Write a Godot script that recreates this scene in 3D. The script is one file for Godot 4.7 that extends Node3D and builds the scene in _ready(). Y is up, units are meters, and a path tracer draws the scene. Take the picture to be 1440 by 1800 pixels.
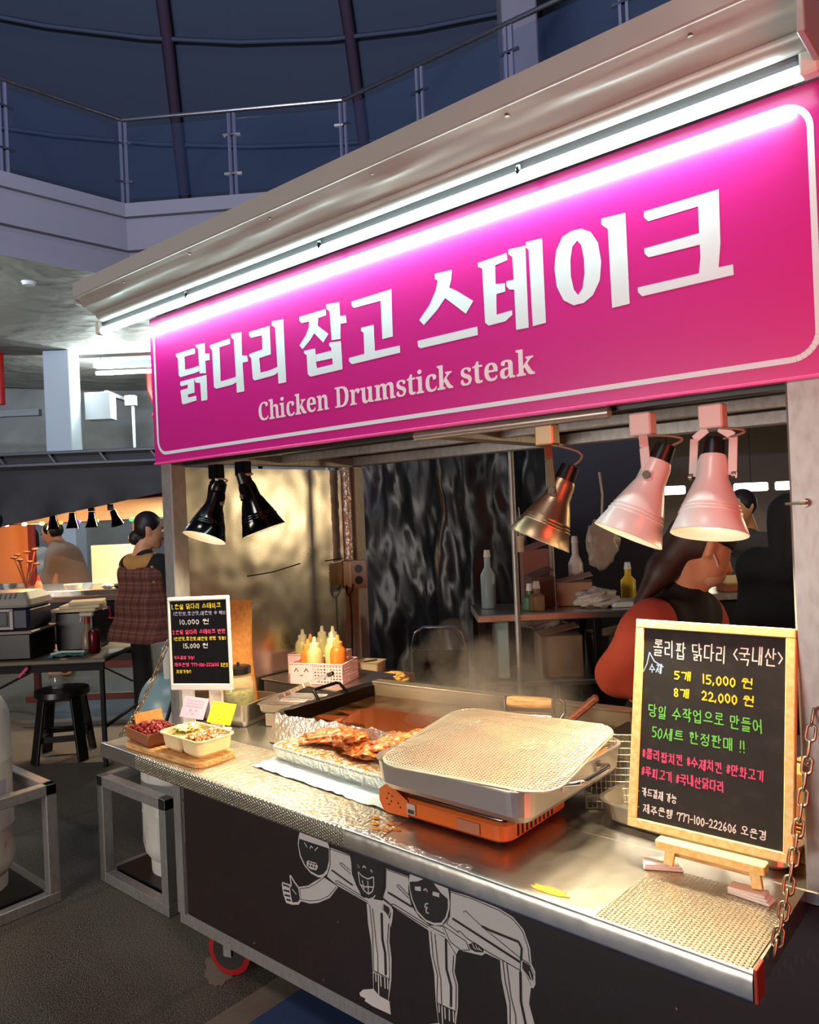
extends Node3D
# A street-food stall in a covered night market. x runs along the stall front, y up, z towards the customer.

var M := {}
var rng := RandomNumberGenerator.new()
const TURN := 0.7037        # objects that face the aisle

func _ready() -> void:
	rng.seed = 77
	camera_and_light()
	materials()
	hall()
	stall()
	sign_board()
	lamps()
	counter_things()
	boards()
	surroundings_left()
	surroundings_back()
	people()
	steam()

func camera_and_light() -> void:
	var cam := Camera3D.new()
	cam.name = "camera"
	cam.fov = 67.58
	cam.keep_aspect = Camera3D.KEEP_HEIGHT
	cam.near = 0.05
	cam.far = 80.0
	cam.basis = Basis(Vector3.UP, deg_to_rad(40.32)) * Basis(Vector3(0, 0, 1), deg_to_rad(-2.45))
	cam.position = Vector3(0, 1.54, 1.45)
	add_child(cam)
	cam.current = true
	var we := WorldEnvironment.new()
	we.name = "environment"
	var e := Environment.new()
	e.background_mode = Environment.BG_COLOR
	e.background_color = Color(0.02, 0.025, 0.04)
	e.tonemap_mode = Environment.TONE_MAPPER_LINEAR
	e.tonemap_exposure = 1.0
	e.sdfgi_enabled = true
	e.ssao_enabled = true
	e.ssil_enabled = true
	e.volumetric_fog_enabled = true
	e.volumetric_fog_density = 0.0
	we.environment = e
	add_child(we)
	# floodlight, low front fill and dome wash are unseen, added lights; then the red signboard of the next stall
	hall_light("high_fill_light", "floodlight added over the aisle for ambient brightness", "light", Vector3(-0.5, 9.0, 6.0), Vector3(-1.5, 0.8, -0.3), Vector2(2.4, 1.2), Color(1.0, 0.97, 0.93), 21.0)
	hall_light("low_fill_light", "pale fill panel added low across the aisle", "light", Vector3(-2.6, 1.15, 5.6), Vector3(-1.6, 1.0, 0.0), Vector2(2.4, 0.9), Color(1.0, 0.96, 0.92), 15.0)
	hall_light("dome_fill_light", "bluish fill light added to wash the dome and gallery", "light", Vector3(-1.0, 4.2, 3.2), Vector3(-4.5, 12.9, -0.3), Vector2(2.0, 1.0), Color(0.80, 0.84, 1.0), 150.0)
	hall_light("neon_signboard", "glowing red signboard of the neighbouring stall", "sign", Vector3(0.45, 1.72, 0.78), Vector3(-0.55, 1.62, -0.1), Vector2(0.5, 0.5), Color(1.0, 0.36, 0.26), 1.1)

func hall_light(called: String, label: String, category: String, at: Vector3, to: Vector3, size: Vector2, color: Color, energy: float) -> void:
	var t := thing(called, label, category, at)
	t.look_at_from_position(at, to, Vector3.UP)
	var m := StandardMaterial3D.new()
	m.albedo_color = Color(0.9, 0.9, 0.9)
	m.emission_enabled = true
	m.emission = color
	m.emission_energy_multiplier = 1.0
	obj("light_panel", MB.new().box(Vector3(0, 0, 0.03), Vector3(size.x, size.y, 0.02)), m, t)
	obj("housing", MB.new().box(Vector3(0, 0, 0.09), Vector3(size.x + 0.06, size.y + 0.06, 0.1), Basis(), 0.01), simple(Color(0.12, 0.12, 0.13), 0.6), t)
	area("panel_glow", Vector3(0, 0, 0.0), Vector3(0, 0, -1), size, color, energy, t)

func area(called: String, at: Vector3, dir: Vector3, size: Vector2, color: Color, energy: float, parent: Node) -> void:
	var l := AreaLight3D.new()
	l.name = called
	l.area_size = size
	l.light_color = color
	l.light_energy = energy
	l.area_normalize_energy = true
	l.area_range = 40.0
	l.shadow_enabled = true
	parent.add_child(l, true)
	var up := Vector3.UP if absf(dir.y) < 0.9 else Vector3(0, 0, 1)
	l.transform = Transform3D(Basis.looking_at(dir, up), at)

# ------------------------------------------------------------------ helpers
func thing(called: String, label: String, category: String, at := Vector3.ZERO, turn := 0.0, group := "") -> Node3D:
	var o := Node3D.new()
	o.name = numbered(called)
	add_child(o)
	o.position = at
	o.rotation.y = turn
	tag(o, label, category, group)
	return o

func tag(o: Node, label: String, category: String, group := "") -> Node:
	o.set_meta("label", label)
	o.set_meta("category", category)
	if group:
		o.set_meta("group", group)
	return o

var taken := {}
func numbered(called: String) -> String:
	if not taken.has(called):
		taken[called] = 0
		return called
	taken[called] += 1
	return "%s_%03d" % [called, taken[called]]

func obj(called: String, mb: MB, m: Material, parent: Node = self) -> MeshInstance3D:
	var o := MeshInstance3D.new()
	o.name = numbered(called) if parent == self else called
	o.mesh = mb.commit()
	o.material_override = null
	if o.mesh.get_surface_count():
		o.mesh.surface_set_material(0, m)
	o.cast_shadow = GeometryInstance3D.SHADOW_CASTING_SETTING_ON
	parent.add_child(o, true)
	return o

func meshed(called: String, mesh: Mesh, m: Material, parent: Node = self) -> MeshInstance3D:
	var o := MeshInstance3D.new()
	o.name = numbered(called) if parent == self else called
	o.mesh = mesh
	o.material_override = m
	parent.add_child(o, true)
	return o

func struct(called: String, mb: MB, m: Material) -> MeshInstance3D:
	var o := obj(called, mb, m)
	o.set_meta("kind", "structure")
	return o

func copy(o: Node3D, at: Vector3, turn: float, label := "") -> Node3D:
	var c := o.duplicate()
	c.name = numbered(String(o.name).get_slice("_0", 0))
	add_child(c)
	c.position = at
	c.rotation.y = turn
	if label:
		c.set_meta("label", label)
	return c

func simple(c: Color, rough := 0.6, metal := 0.0) -> StandardMaterial3D:
	var m := StandardMaterial3D.new()
	m.albedo_color = c
	m.roughness = rough
	m.metallic = metal
	return m

func glow(c: Color, e: float) -> StandardMaterial3D:
	var m := simple(Color(0.9, 0.9, 0.9), 0.4)
	m.emission_enabled = true
	m.emission = c
	m.emission_energy_multiplier = e
	return m

func glass(c: Color, rough := 0.05) -> StandardMaterial3D:
	var m := simple(c, rough)
	m.transparency = BaseMaterial3D.TRANSPARENCY_ALPHA
	return m

func noise(freq: float, stops: Array, kind := FastNoiseLite.TYPE_SIMPLEX_SMOOTH, size := 512, sd := 1, as_normal := 0.0, octaves := 4) -> NoiseTexture2D:
	var t := NoiseTexture2D.new()
	t.width = size
	t.height = size
	t.seamless = true
	var n := FastNoiseLite.new()
	n.seed = sd
	n.noise_type = kind
	n.frequency = freq
	n.fractal_octaves = octaves
	if kind == FastNoiseLite.TYPE_CELLULAR:
		n.cellular_return_type = FastNoiseLite.RETURN_DISTANCE2_SUB if octaves < 3 else FastNoiseLite.RETURN_DISTANCE
	t.noise = n
	if as_normal > 0.0:
		t.as_normal_map = true
		t.bump_strength = as_normal
	elif stops.size():
		var g := Gradient.new()
		g.offsets = PackedFloat32Array(stops.map(func(s): return s[0]))
		g.colors = PackedColorArray(stops.map(func(s): return s[1]))
		t.color_ramp = g
	return t

# relief of gentle dents, in floating point so that no steps show
func relief(m: StandardMaterial3D, freq: float, depth_cm: float, sd: int, octaves := 3) -> void:
	var n := FastNoiseLite.new()
	n.seed = sd
	n.frequency = 1.0
	n.fractal_octaves = octaves
	var im := Image.create(256, 256, false, Image.FORMAT_RF)
	for y in 256:
		for x in 256:
			var a := TAU * x / 256.0
			var b := TAU * y / 256.0
			var h := n.get_noise_3d(cos(a) * freq, sin(a) * freq, cos(b) * freq) + n.get_noise_3d(sin(b) * freq + 9.0, cos(a) * freq, sin(a) * freq + 5.0)
			im.set_pixel(x, y, Color(0.5 + 0.25 * h, 0, 0))
	m.heightmap_enabled = true
	m.heightmap_texture = ImageTexture.create_from_image(im)
	m.heightmap_scale = depth_cm

func tri(m: StandardMaterial3D, scale: Vector3, world := false) -> StandardMaterial3D:
	m.uv1_triplanar = true
	m.uv1_world_triplanar = world
	m.uv1_scale = scale
	m.uv1_triplanar_sharpness = 4.0
	return m

func v2(a: Array) -> PackedVector2Array:
	var p := PackedVector2Array()
	for i in range(0, a.size(), 2):
		p.append(Vector2(a[i], a[i + 1]))
	return p

# ------------------------------------------------------------------ mesh builder
class MB:
	var v := PackedVector3Array()
	var n := PackedVector3Array()
	var c := PackedColorArray()
	var uv := PackedVector2Array()
	var col := Color.WHITE
	var use_col := false
	var has_uv := false

	func commit() -> ArrayMesh:
		var m := ArrayMesh.new()
		if v.size() == 0:
			return m
		var a := []
		a.resize(Mesh.ARRAY_MAX)
		a[Mesh.ARRAY_VERTEX] = v
		a[Mesh.ARRAY_NORMAL] = n
		if use_col:
			a[Mesh.ARRAY_COLOR] = c
		if has_uv and uv.size() == v.size():
			a[Mesh.ARRAY_TEX_UV] = uv
		m.add_surface_from_arrays(Mesh.PRIMITIVE_TRIANGLES, a)
		return m

	func color(k: Color) -> MB:
		col = k
		use_col = true
		return self

	# corners given counter-clockwise seen from outside; Godot wants clockwise
	func t3(p: Vector3, q: Vector3, r: Vector3, a := Vector3.ZERO, b := Vector3.ZERO, d := Vector3.ZERO) -> void:
		var f := (q - p).cross(r - p).normalized()
		v.append(p); v.append(r); v.append(q)
		n.append(f if a == Vector3.ZERO else a)
		n.append(f if d == Vector3.ZERO else d)
		n.append(f if b == Vector3.ZERO else b)
		if use_col:
			c.append(col); c.append(col); c.append(col)

	func quad(p: Vector3, q: Vector3, r: Vector3, s: Vector3) -> MB:
		t3(p, q, r)
		t3(p, r, s)
		return self

	func box(o: Vector3, s: Vector3, b := Basis(), ch := 0.0) -> MB:
		var h := s / 2.0
		ch = minf(ch, minf(h.x, minf(h.y, h.z)) * 0.9)
		var axes := [b.x, b.y, b.z]
		var hh := [h.x, h.y, h.z]
		for i in 3:
			var j := (i + 1) % 3
			var k := (i + 2) % 3
			for sg in [-1.0, 1.0]:
				var base: Vector3 = o + axes[i] * hh[i] * sg
				var u: Vector3 = axes[j] * (hh[j] - ch)
				var w: Vector3 = axes[k] * (hh[k] - ch) * sg
				quad(base - u - w, base + u - w, base + u + w, base - u + w)
		if ch > 0.0:
			for i in 3:
				var j := (i + 1) % 3
				var k := (i + 2) % 3
				for sj in [-1.0, 1.0]:
					for sk in [-1.0, 1.0]:
						var along: Vector3 = axes[i] * (hh[i] - ch) * sj * sk
						var p: Vector3 = o + axes[j] * hh[j] * sj + axes[k] * (hh[k] - ch) * sk
						var q: Vector3 = o + axes[j] * (hh[j] - ch) * sj + axes[k] * hh[k] * sk
						quad(p - along, p + along, q + along, q - along)
			for sx in [-1.0, 1.0]:
				for sy in [-1.0, 1.0]:
					for sz in [-1.0, 1.0]:
						var p: Vector3 = o + axes[0] * hh[0] * sx + axes[1] * (hh[1] - ch) * sy + axes[2] * (hh[2] - ch) * sz
						var q: Vector3 = o + axes[0] * (hh[0] - ch) * sx + axes[1] * hh[1] * sy + axes[2] * (hh[2] - ch) * sz
						var r: Vector3 = o + axes[0] * (hh[0] - ch) * sx + axes[1] * (hh[1] - ch) * sy + axes[2] * hh[2] * sz
						if sx * sy * sz > 0:
							t3(p, q, r)
						else:
							t3(p, r, q)
		return self

	func bar(a: Vector3, b: Vector3, w: float, h: float, ch := 0.0, up := Vector3.UP) -> MB:
		var z := (b - a).normalized()
		if absf(z.dot(up)) > 0.99:
			up = Vector3(0, 0, 1)
		var x := up.cross(z).normalized()
		return box((a + b) / 2.0, Vector3(w, h, (b - a).length()), Basis(x, z.cross(x), z), ch)

	# surface of revolution round y; profile of Vector2(radius, height) running so that outside is to the right going up
	func lathe(prof: Array, xf := Transform3D(), seg := 24, from := 0.0, to := TAU) -> MB:
		var ns := []
		for i in prof.size() - 1:
			var d: Vector2 = (prof[i + 1] - prof[i])
			ns.append(Vector2(d.y, -d.x).normalized())
		for i in prof.size() - 1:
			var p0: Vector2 = prof[i]
			var p1: Vector2 = prof[i + 1]
			if (p1 - p0).length() < 1e-6:
				continue
			var n0: Vector2 = ns[i]
			var n1: Vector2 = ns[i]
			if i > 0 and ns[i - 1].dot(ns[i]) > 0.6:
				n0 = (ns[i - 1] + ns[i]).normalized()
			if i < ns.size() - 1 and ns[i + 1].dot(ns[i]) > 0.6:
				n1 = (ns[i + 1] + ns[i]).normalized()
			for k in seg:
				var a := from + (to - from) * k / seg
				var b := from + (to - from) * (k + 1) / seg
				var ca := Vector3(sin(a), 0, cos(a))
				var cb := Vector3(sin(b), 0, cos(b))
				var q00 := xf * (ca * p0.x + Vector3(0, p0.y, 0))
				var q01 := xf * (cb * p0.x + Vector3(0, p0.y, 0))
				var q10 := xf * (ca * p1.x + Vector3(0, p1.y, 0))
				var q11 := xf * (cb * p1.x + Vector3(0, p1.y, 0))
				var na0 := (xf.basis * (ca * n0.x + Vector3(0, n0.y, 0))).normalized()
				var nb0 := (xf.basis * (cb * n0.x + Vector3(0, n0.y, 0))).normalized()
				var na1 := (xf.basis * (ca * n1.x + Vector3(0, n1.y, 0))).normalized()
				var nb1 := (xf.basis * (cb * n1.x + Vector3(0, n1.y, 0))).normalized()
				if p0.x > 1e-6:
					t3(q00, q01, q11, na0, nb0, nb1)
				if p1.x > 1e-6:
					t3(q00, q11, q10, na0, nb1, na1)
		return self

	func cyl(a: Vector3, b: Vector3, r0: float, r1 := -1.0, seg := 16, caps := true) -> MB:
		if r1 < 0.0:
			r1 = r0
		var y := (b - a)
		var len := y.length()
		y /= len
		var x := y.cross(Vector3(0, 0, 1) if absf(y.z) < 0.9 else Vector3(1, 0, 0)).normalized()
		var xf := Transform3D(Basis(x, y, x.cross(y)), a)
		var prof := [Vector2(r0, 0), Vector2(r1, len)]
		if caps:
			prof = [Vector2(0, 0), Vector2(r0, 0), Vector2(r1, len), Vector2(0, len)]
		return lathe(prof, xf, seg)

	func tube(path: Array, r: float, seg := 8, closed := false) -> MB:
		var cnt := path.size()
		var rings := []
		var nrm := []
		var up := Vector3.UP
		for i in cnt:
			var prev: Vector3 = path[(i - 1 + cnt) % cnt] if (closed or i > 0) else path[i]
			var next: Vector3 = path[(i + 1) % cnt] if (closed or i < cnt - 1) else path[i]
			var d := (next - prev).normalized()
			if absf(up.dot(d)) > 0.95:
				up = Vector3(0.3, 0.2, 0.9).normalized()
			var x := up.cross(d).normalized()
			var y := d.cross(x)
			up = y
			var ring := []
			var rn := []
			for k in seg:
				var a := TAU * k / seg
				var w := x * cos(a) + y * sin(a)
				ring.append(path[i] + w * r)
				rn.append(w)
			rings.append(ring)
			nrm.append(rn)
		for i in (cnt if closed else cnt - 1):
			var j := (i + 1) % cnt
			for k in seg:
				var l := (k + 1) % seg
				t3(rings[i][k], rings[i][l], rings[j][l], nrm[i][k], nrm[i][l], nrm[j][l])
				t3(rings[i][k], rings[j][l], rings[j][k], nrm[i][k], nrm[j][l], nrm[j][k])
		if not closed:
			for k in range(1, seg - 1):
				t3(rings[0][0], rings[0][k + 1], rings[0][k])
				t3(rings[cnt - 1][0], rings[cnt - 1][k], rings[cnt - 1][k + 1])
		return self

	# flat polygon in the xy plane of xf, thickness from z0 to z1
	func prism(poly: PackedVector2Array, z0: float, z1: float, xf := Transform3D(), back := true) -> MB:
		if Geometry2D.is_polygon_clockwise(poly):
			poly = poly.duplicate()
			poly.reverse()
		var idx := Geometry2D.triangulate_polygon(poly)
		for i in range(0, idx.size(), 3):
			var p := poly[idx[i]]
			var q := poly[idx[i + 1]]
			var r := poly[idx[i + 2]]
			if (q - p).cross(r - p) < 0.0:
				var s := q
				q = r
				r = s
			t3(xf * Vector3(p.x, p.y, z1), xf * Vector3(q.x, q.y, z1), xf * Vector3(r.x, r.y, z1))
			if back and z1 > z0:
				t3(xf * Vector3(p.x, p.y, z0), xf * Vector3(r.x, r.y, z0), xf * Vector3(q.x, q.y, z0))
		if z1 > z0:
			for i in poly.size():
				var p := poly[i]
				var q := poly[(i + 1) % poly.size()]
				quad(xf * Vector3(p.x, p.y, z0), xf * Vector3(q.x, q.y, z0), xf * Vector3(q.x, q.y, z1), xf * Vector3(p.x, p.y, z1))
		return self

	# a drawn stroke of width w in the xy plane at height z
	func stroke(path: PackedVector2Array, w: float, z: float, xf := Transform3D(), ends := 6) -> MB:
		var h := w / 2.0
		for i in path.size() - 1:
			var d := (path[i + 1] - path[i])
			if d.length() < 1e-6:
				continue
			var o := Vector2(-d.y, d.x).normalized() * h
			var a := path[i] - o
			var b := path[i + 1] - o
			var e := path[i + 1] + o
			var f := path[i] + o
			quad(xf * Vector3(a.x, a.y, z), xf * Vector3(b.x, b.y, z), xf * Vector3(e.x, e.y, z), xf * Vector3(f.x, f.y, z))
		if ends > 0:
			for p in path:
				var zz := z + 0.00002
				for k in ends:
					var a := TAU * k / ends
					var b := TAU * (k + 1) / ends
					t3(xf * Vector3(p.x, p.y, zz), xf * Vector3(p.x + cos(a) * h, p.y + sin(a) * h, zz), xf * Vector3(p.x + cos(b) * h, p.y + sin(b) * h, zz))
		return self

	# smooth surface through a grid of points (rows of equal length)
	func grid(rows: Array, close_u := false, close_v := false, flip := false) -> MB:
		var nr := rows.size()
		var nc: int = rows[0].size()
		var nn := []
		for i in nr:
			var r := []
			for j in nc:
				var a: Vector3 = rows[i][(j + 1) % nc] if close_u or j < nc - 1 else rows[i][j]
				var b: Vector3 = rows[i][(j - 1 + nc) % nc] if close_u or j > 0 else rows[i][j]
				var d: Vector3 = rows[(i + 1) % nr][j] if close_v or i < nr - 1 else rows[i][j]
				var e: Vector3 = rows[(i - 1 + nr) % nr][j] if close_v or i > 0 else rows[i][j]
				var q := (a - b).cross(d - e).normalized()
				r.append(-q if flip else q)
			nn.append(r)
		for i in (nr if close_v else nr - 1):
			for j in (nc if close_u else nc - 1):
				var i2 := (i + 1) % nr
				var j2 := (j + 1) % nc
				if flip:
					t3(rows[i][j], rows[i2][j2], rows[i][j2], nn[i][j], nn[i2][j2], nn[i][j2])
					t3(rows[i][j], rows[i2][j], rows[i2][j2], nn[i][j], nn[i2][j], nn[i2][j2])
				else:
					t3(rows[i][j], rows[i][j2], rows[i2][j2], nn[i][j], nn[i][j2], nn[i2][j2])
					t3(rows[i][j], rows[i2][j2], rows[i2][j], nn[i][j], nn[i2][j2], nn[i2][j])
		return self

	# thin-walled tray with rounded corners: outline at the rim, at the base; wall of thickness th
	func tray(sx: float, sz: float, h: float, rad: float, inset: float, th: float, xf := Transform3D(), lip := 0.0, steps := 4) -> MB:
		var outs := [[inset, 0.0], [inset * 0.3, h * 0.25], [0.0, h]]
		if lip > 0.0:
			outs.append([-lip, h])
			outs.append([-lip, h + th])
		else:
			outs.append([0.0, h + th * 0.5])
		outs.append([th, h + (th if lip > 0.0 else th * 0.5)])
		outs.append([th + inset * 0.3, h * 0.25 + th])
		outs.append([inset + th, th])
		var rows := []
		for o in outs:
			rows.append(rr_ring(sx / 2 - o[0], sz / 2 - o[0], maxf(rad - o[0], 0.004), o[1], xf, steps))
		var cap0: Array = rows[0]
		var cap1: Array = rows[rows.size() - 1]
		for i in rows.size() - 1:
			for j in cap0.size():
				var k := (j + 1) % cap0.size()
				quad(rows[i][j], rows[i][k], rows[i + 1][k], rows[i + 1][j])
		var c0 := xf * Vector3(0, 0, 0)
		var c1 := xf * Vector3(0, th, 0)
		for j in cap0.size():
			var k := (j + 1) % cap0.size()
			t3(c0, cap0[k], cap0[j])
			t3(c1, cap1[j], cap1[k])
		return self

	# solid with rounded-rectangle sections: list of [half x, half z, corner radius, height]
	func loft(secs: Array, xf := Transform3D(), steps := 4) -> MB:
		var rows := []
		for s in secs:
			rows.append(rr_ring(s[0], s[1], s[2], s[3], xf, steps))
		for i in rows.size() - 1:
			for j in rows[0].size():
				var k: int = (j + 1) % rows[0].size()
				quad(rows[i][j], rows[i][k], rows[i + 1][k], rows[i + 1][j])
		var c0 := xf * Vector3(0, secs[0][3], 0)
		var c1 := xf * Vector3(0, secs[-1][3], 0)
		for j in rows[0].size():
			var k: int = (j + 1) % rows[0].size()
			t3(c0, rows[0][k], rows[0][j])
			t3(c1, rows[-1][j], rows[-1][k])
		return self

	func rr_ring(hx: float, hz: float, r: float, y: float, xf: Transform3D, steps: int) -> Array:
		r = minf(r, minf(hx, hz) - 0.0001)
		var ring := []
		# counter-clockwise seen from below-outside = going +z -> +x -> -z -> -x
		for q in 4:
			var cx: float = [hx - r, hx - r, -hx + r, -hx + r][q]
			var cz: float = [hz - r, -hz + r, -hz + r, hz - r][q]
			for k in steps + 1:
				var a := PI / 2 * q + PI / 2 * k / steps
				ring.append(xf * Vector3(cx + sin(a) * r, y, cz + cos(a) * r))
		return ring

	# lumpy closed blob: ellipsoid with noise
	func blob(o: Vector3, r: Vector3, amp: float, sd: int, freq := 3.0, seg := 14, b := Basis()) -> MB:
		var f := FastNoiseLite.new()
		f.seed = sd
		f.frequency = freq
		var rows := []
		for i in seg + 1:
			var th := PI * i / seg
			var row := []
			for j in seg * 2:
				var ph := TAU * j / (seg * 2)
				var d := Vector3(sin(th) * cos(ph), cos(th), sin(th) * sin(ph))
				var k := 1.0 + amp * f.get_noise_3dv(d)
				row.append(o + b * (d * r * k))
			rows.append(row)
		return grid(rows, true, false, false)

	func smooth_mesh(verts: PackedVector3Array, idx: PackedInt32Array) -> MB:
		var nn := PackedVector3Array()
		nn.resize(verts.size())
		for i in range(0, idx.size(), 3):
			var a := verts[idx[i]]
			var f := (verts[idx[i + 1]] - a).cross(verts[idx[i + 2]] - a)
			nn[idx[i]] += f
			nn[idx[i + 1]] += f
			nn[idx[i + 2]] += f
		for i in range(0, idx.size(), 3):
			t3(verts[idx[i]], verts[idx[i + 1]], verts[idx[i + 2]], nn[idx[i]].normalized(), nn[idx[i + 1]].normalized(), nn[idx[i + 2]].normalized())
		return self

# a body from tapered capsules [a, b, ra, rb] and ellipsoids [centre, radii], joined smoothly, meshed as surface nets; clip: planes [normal, distance] that keep n.p < distance
func body(bones: Array, cell: float, k := 0.03, clip := []) -> MB:
	var lo := Vector3(1e9, 1e9, 1e9)
	var hi := -lo
	var boxes := []
	for b in bones:
		var l: Vector3
		var h: Vector3
		if b.size() == 2:
			l = b[0] - b[1]
			h = b[0] + b[1]
		else:
			var ra: Vector3 = Vector3.ONE * b[2]
			var rb: Vector3 = Vector3.ONE * b[3]
			l = (b[0] - ra).min(b[1] - rb)
			h = (b[0] + ra).max(b[1] + rb)
		var pad := Vector3.ONE * (k + cell * 2.0)
		l -= pad
		h += pad
		boxes.append([l, h])
		lo = lo.min(l)
		hi = hi.max(h)
	var nx := int((hi.x - lo.x) / cell) + 2
	var ny := int((hi.y - lo.y) / cell) + 2
	var nz := int((hi.z - lo.z) / cell) + 2
	var d := PackedFloat32Array()
	d.resize(nx * ny * nz)
	d.fill(1.0)
	for bi in bones.size():
		var b: Array = bones[bi]
		var l: Vector3 = (boxes[bi][0] - lo) / cell
		var h: Vector3 = (boxes[bi][1] - lo) / cell
		var ell := b.size() == 2
		var a: Vector3 = b[0]
		var ba: Vector3 = b[1] if ell else b[1] - b[0]
		var len2 := maxf(ba.length_squared(), 1e-9)
		var mr := minf(ba.x, minf(ba.y, ba.z))
		var r0: float = 0.0 if ell else b[2]
		var dr: float = 0.0 if ell else b[3] - b[2]
		for iz in range(maxi(0, int(l.z)), mini(nz, int(h.z) + 2)):
			for iy in range(maxi(0, int(l.y)), mini(ny, int(h.y) + 2)):
				var row := (iz * ny + iy) * nx
				for ix in range(maxi(0, int(l.x)), mini(nx, int(h.x) + 2)):
					var p := lo + Vector3(ix, iy, iz) * cell
					var e: float
					if ell:
						e = (((p - a) / ba).length() - 1.0) * mr
					else:
						var t := clampf((p - a).dot(ba) / len2, 0.0, 1.0)
						e = (p - a - ba * t).length() - r0 - dr * t
					var o := d[row + ix]
					var g := maxf(k - absf(o - e), 0.0) / k
					d[row + ix] = minf(o, e) - g * g * k * 0.25
	for c in clip:
		for iz in nz:
			for iy in ny:
				for ix in nx:
					var e: float = c[0].dot(lo + Vector3(ix, iy, iz) * cell) - c[1]
					var at := (iz * ny + iy) * nx + ix
					if e > d[at]:
						d[at] = e
	var verts := PackedVector3Array()
	var id := {}
	var sx := 1
	var sy := nx
	var sz := nx * ny
	var off := [0, sx, sy, sx + sy, sz, sx + sz, sy + sz, sx + sy + sz]
	var corner := [Vector3(0, 0, 0), Vector3(1, 0, 0), Vector3(0, 1, 0), Vector3(1, 1, 0), Vector3(0, 0, 1), Vector3(1, 0, 1), Vector3(0, 1, 1), Vector3(1, 1, 1)]
	var edges := [[0, 1], [2, 3], [4, 5], [6, 7], [0, 2], [1, 3], [4, 6], [5, 7], [0, 4], [1, 5], [2, 6], [3, 7]]
	for iz in nz - 1:
		for iy in ny - 1:
			for ix in nx - 1:
				var at := (iz * ny + iy) * nx + ix
				var neg := 0
				for q in off:
					if d[at + q] < 0.0:
						neg += 1
				if neg == 0 or neg == 8:
					continue
				var s := Vector3.ZERO
				var cnt := 0
				for e in edges:
					var d0 := d[at + off[e[0]]]
					var d1 := d[at + off[e[1]]]
					if (d0 < 0.0) != (d1 < 0.0):
						s += corner[e[0]].lerp(corner[e[1]], d0 / (d0 - d1))
						cnt += 1
				id[at] = verts.size()
				verts.append(lo + (Vector3(ix, iy, iz) + s / cnt) * cell)
	var idx := PackedInt32Array()
	for at in id:
		for ax in 3:
			var st: int = [sx, sy, sz][ax]
			var u: int = [sy, sz, sx][ax]
			var w: int = [sz, sx, sy][ax]
			if not (id.has(at - u) and id.has(at - w) and id.has(at - u - w)):
				continue
			var d0 := d[at]
			var d1 := d[at + st]
			if (d0 < 0.0) == (d1 < 0.0):
				continue
			var q := [id[at], id[at - u], id[at - u - w], id[at - w]]
			if d0 < 0.0:
				idx.append_array(PackedInt32Array([q[0], q[1], q[2], q[0], q[2], q[3]]))
			else:
				idx.append_array(PackedInt32Array([q[0], q[2], q[1], q[0], q[3], q[2]]))
	return MB.new().smooth_mesh(verts, idx)

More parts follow.
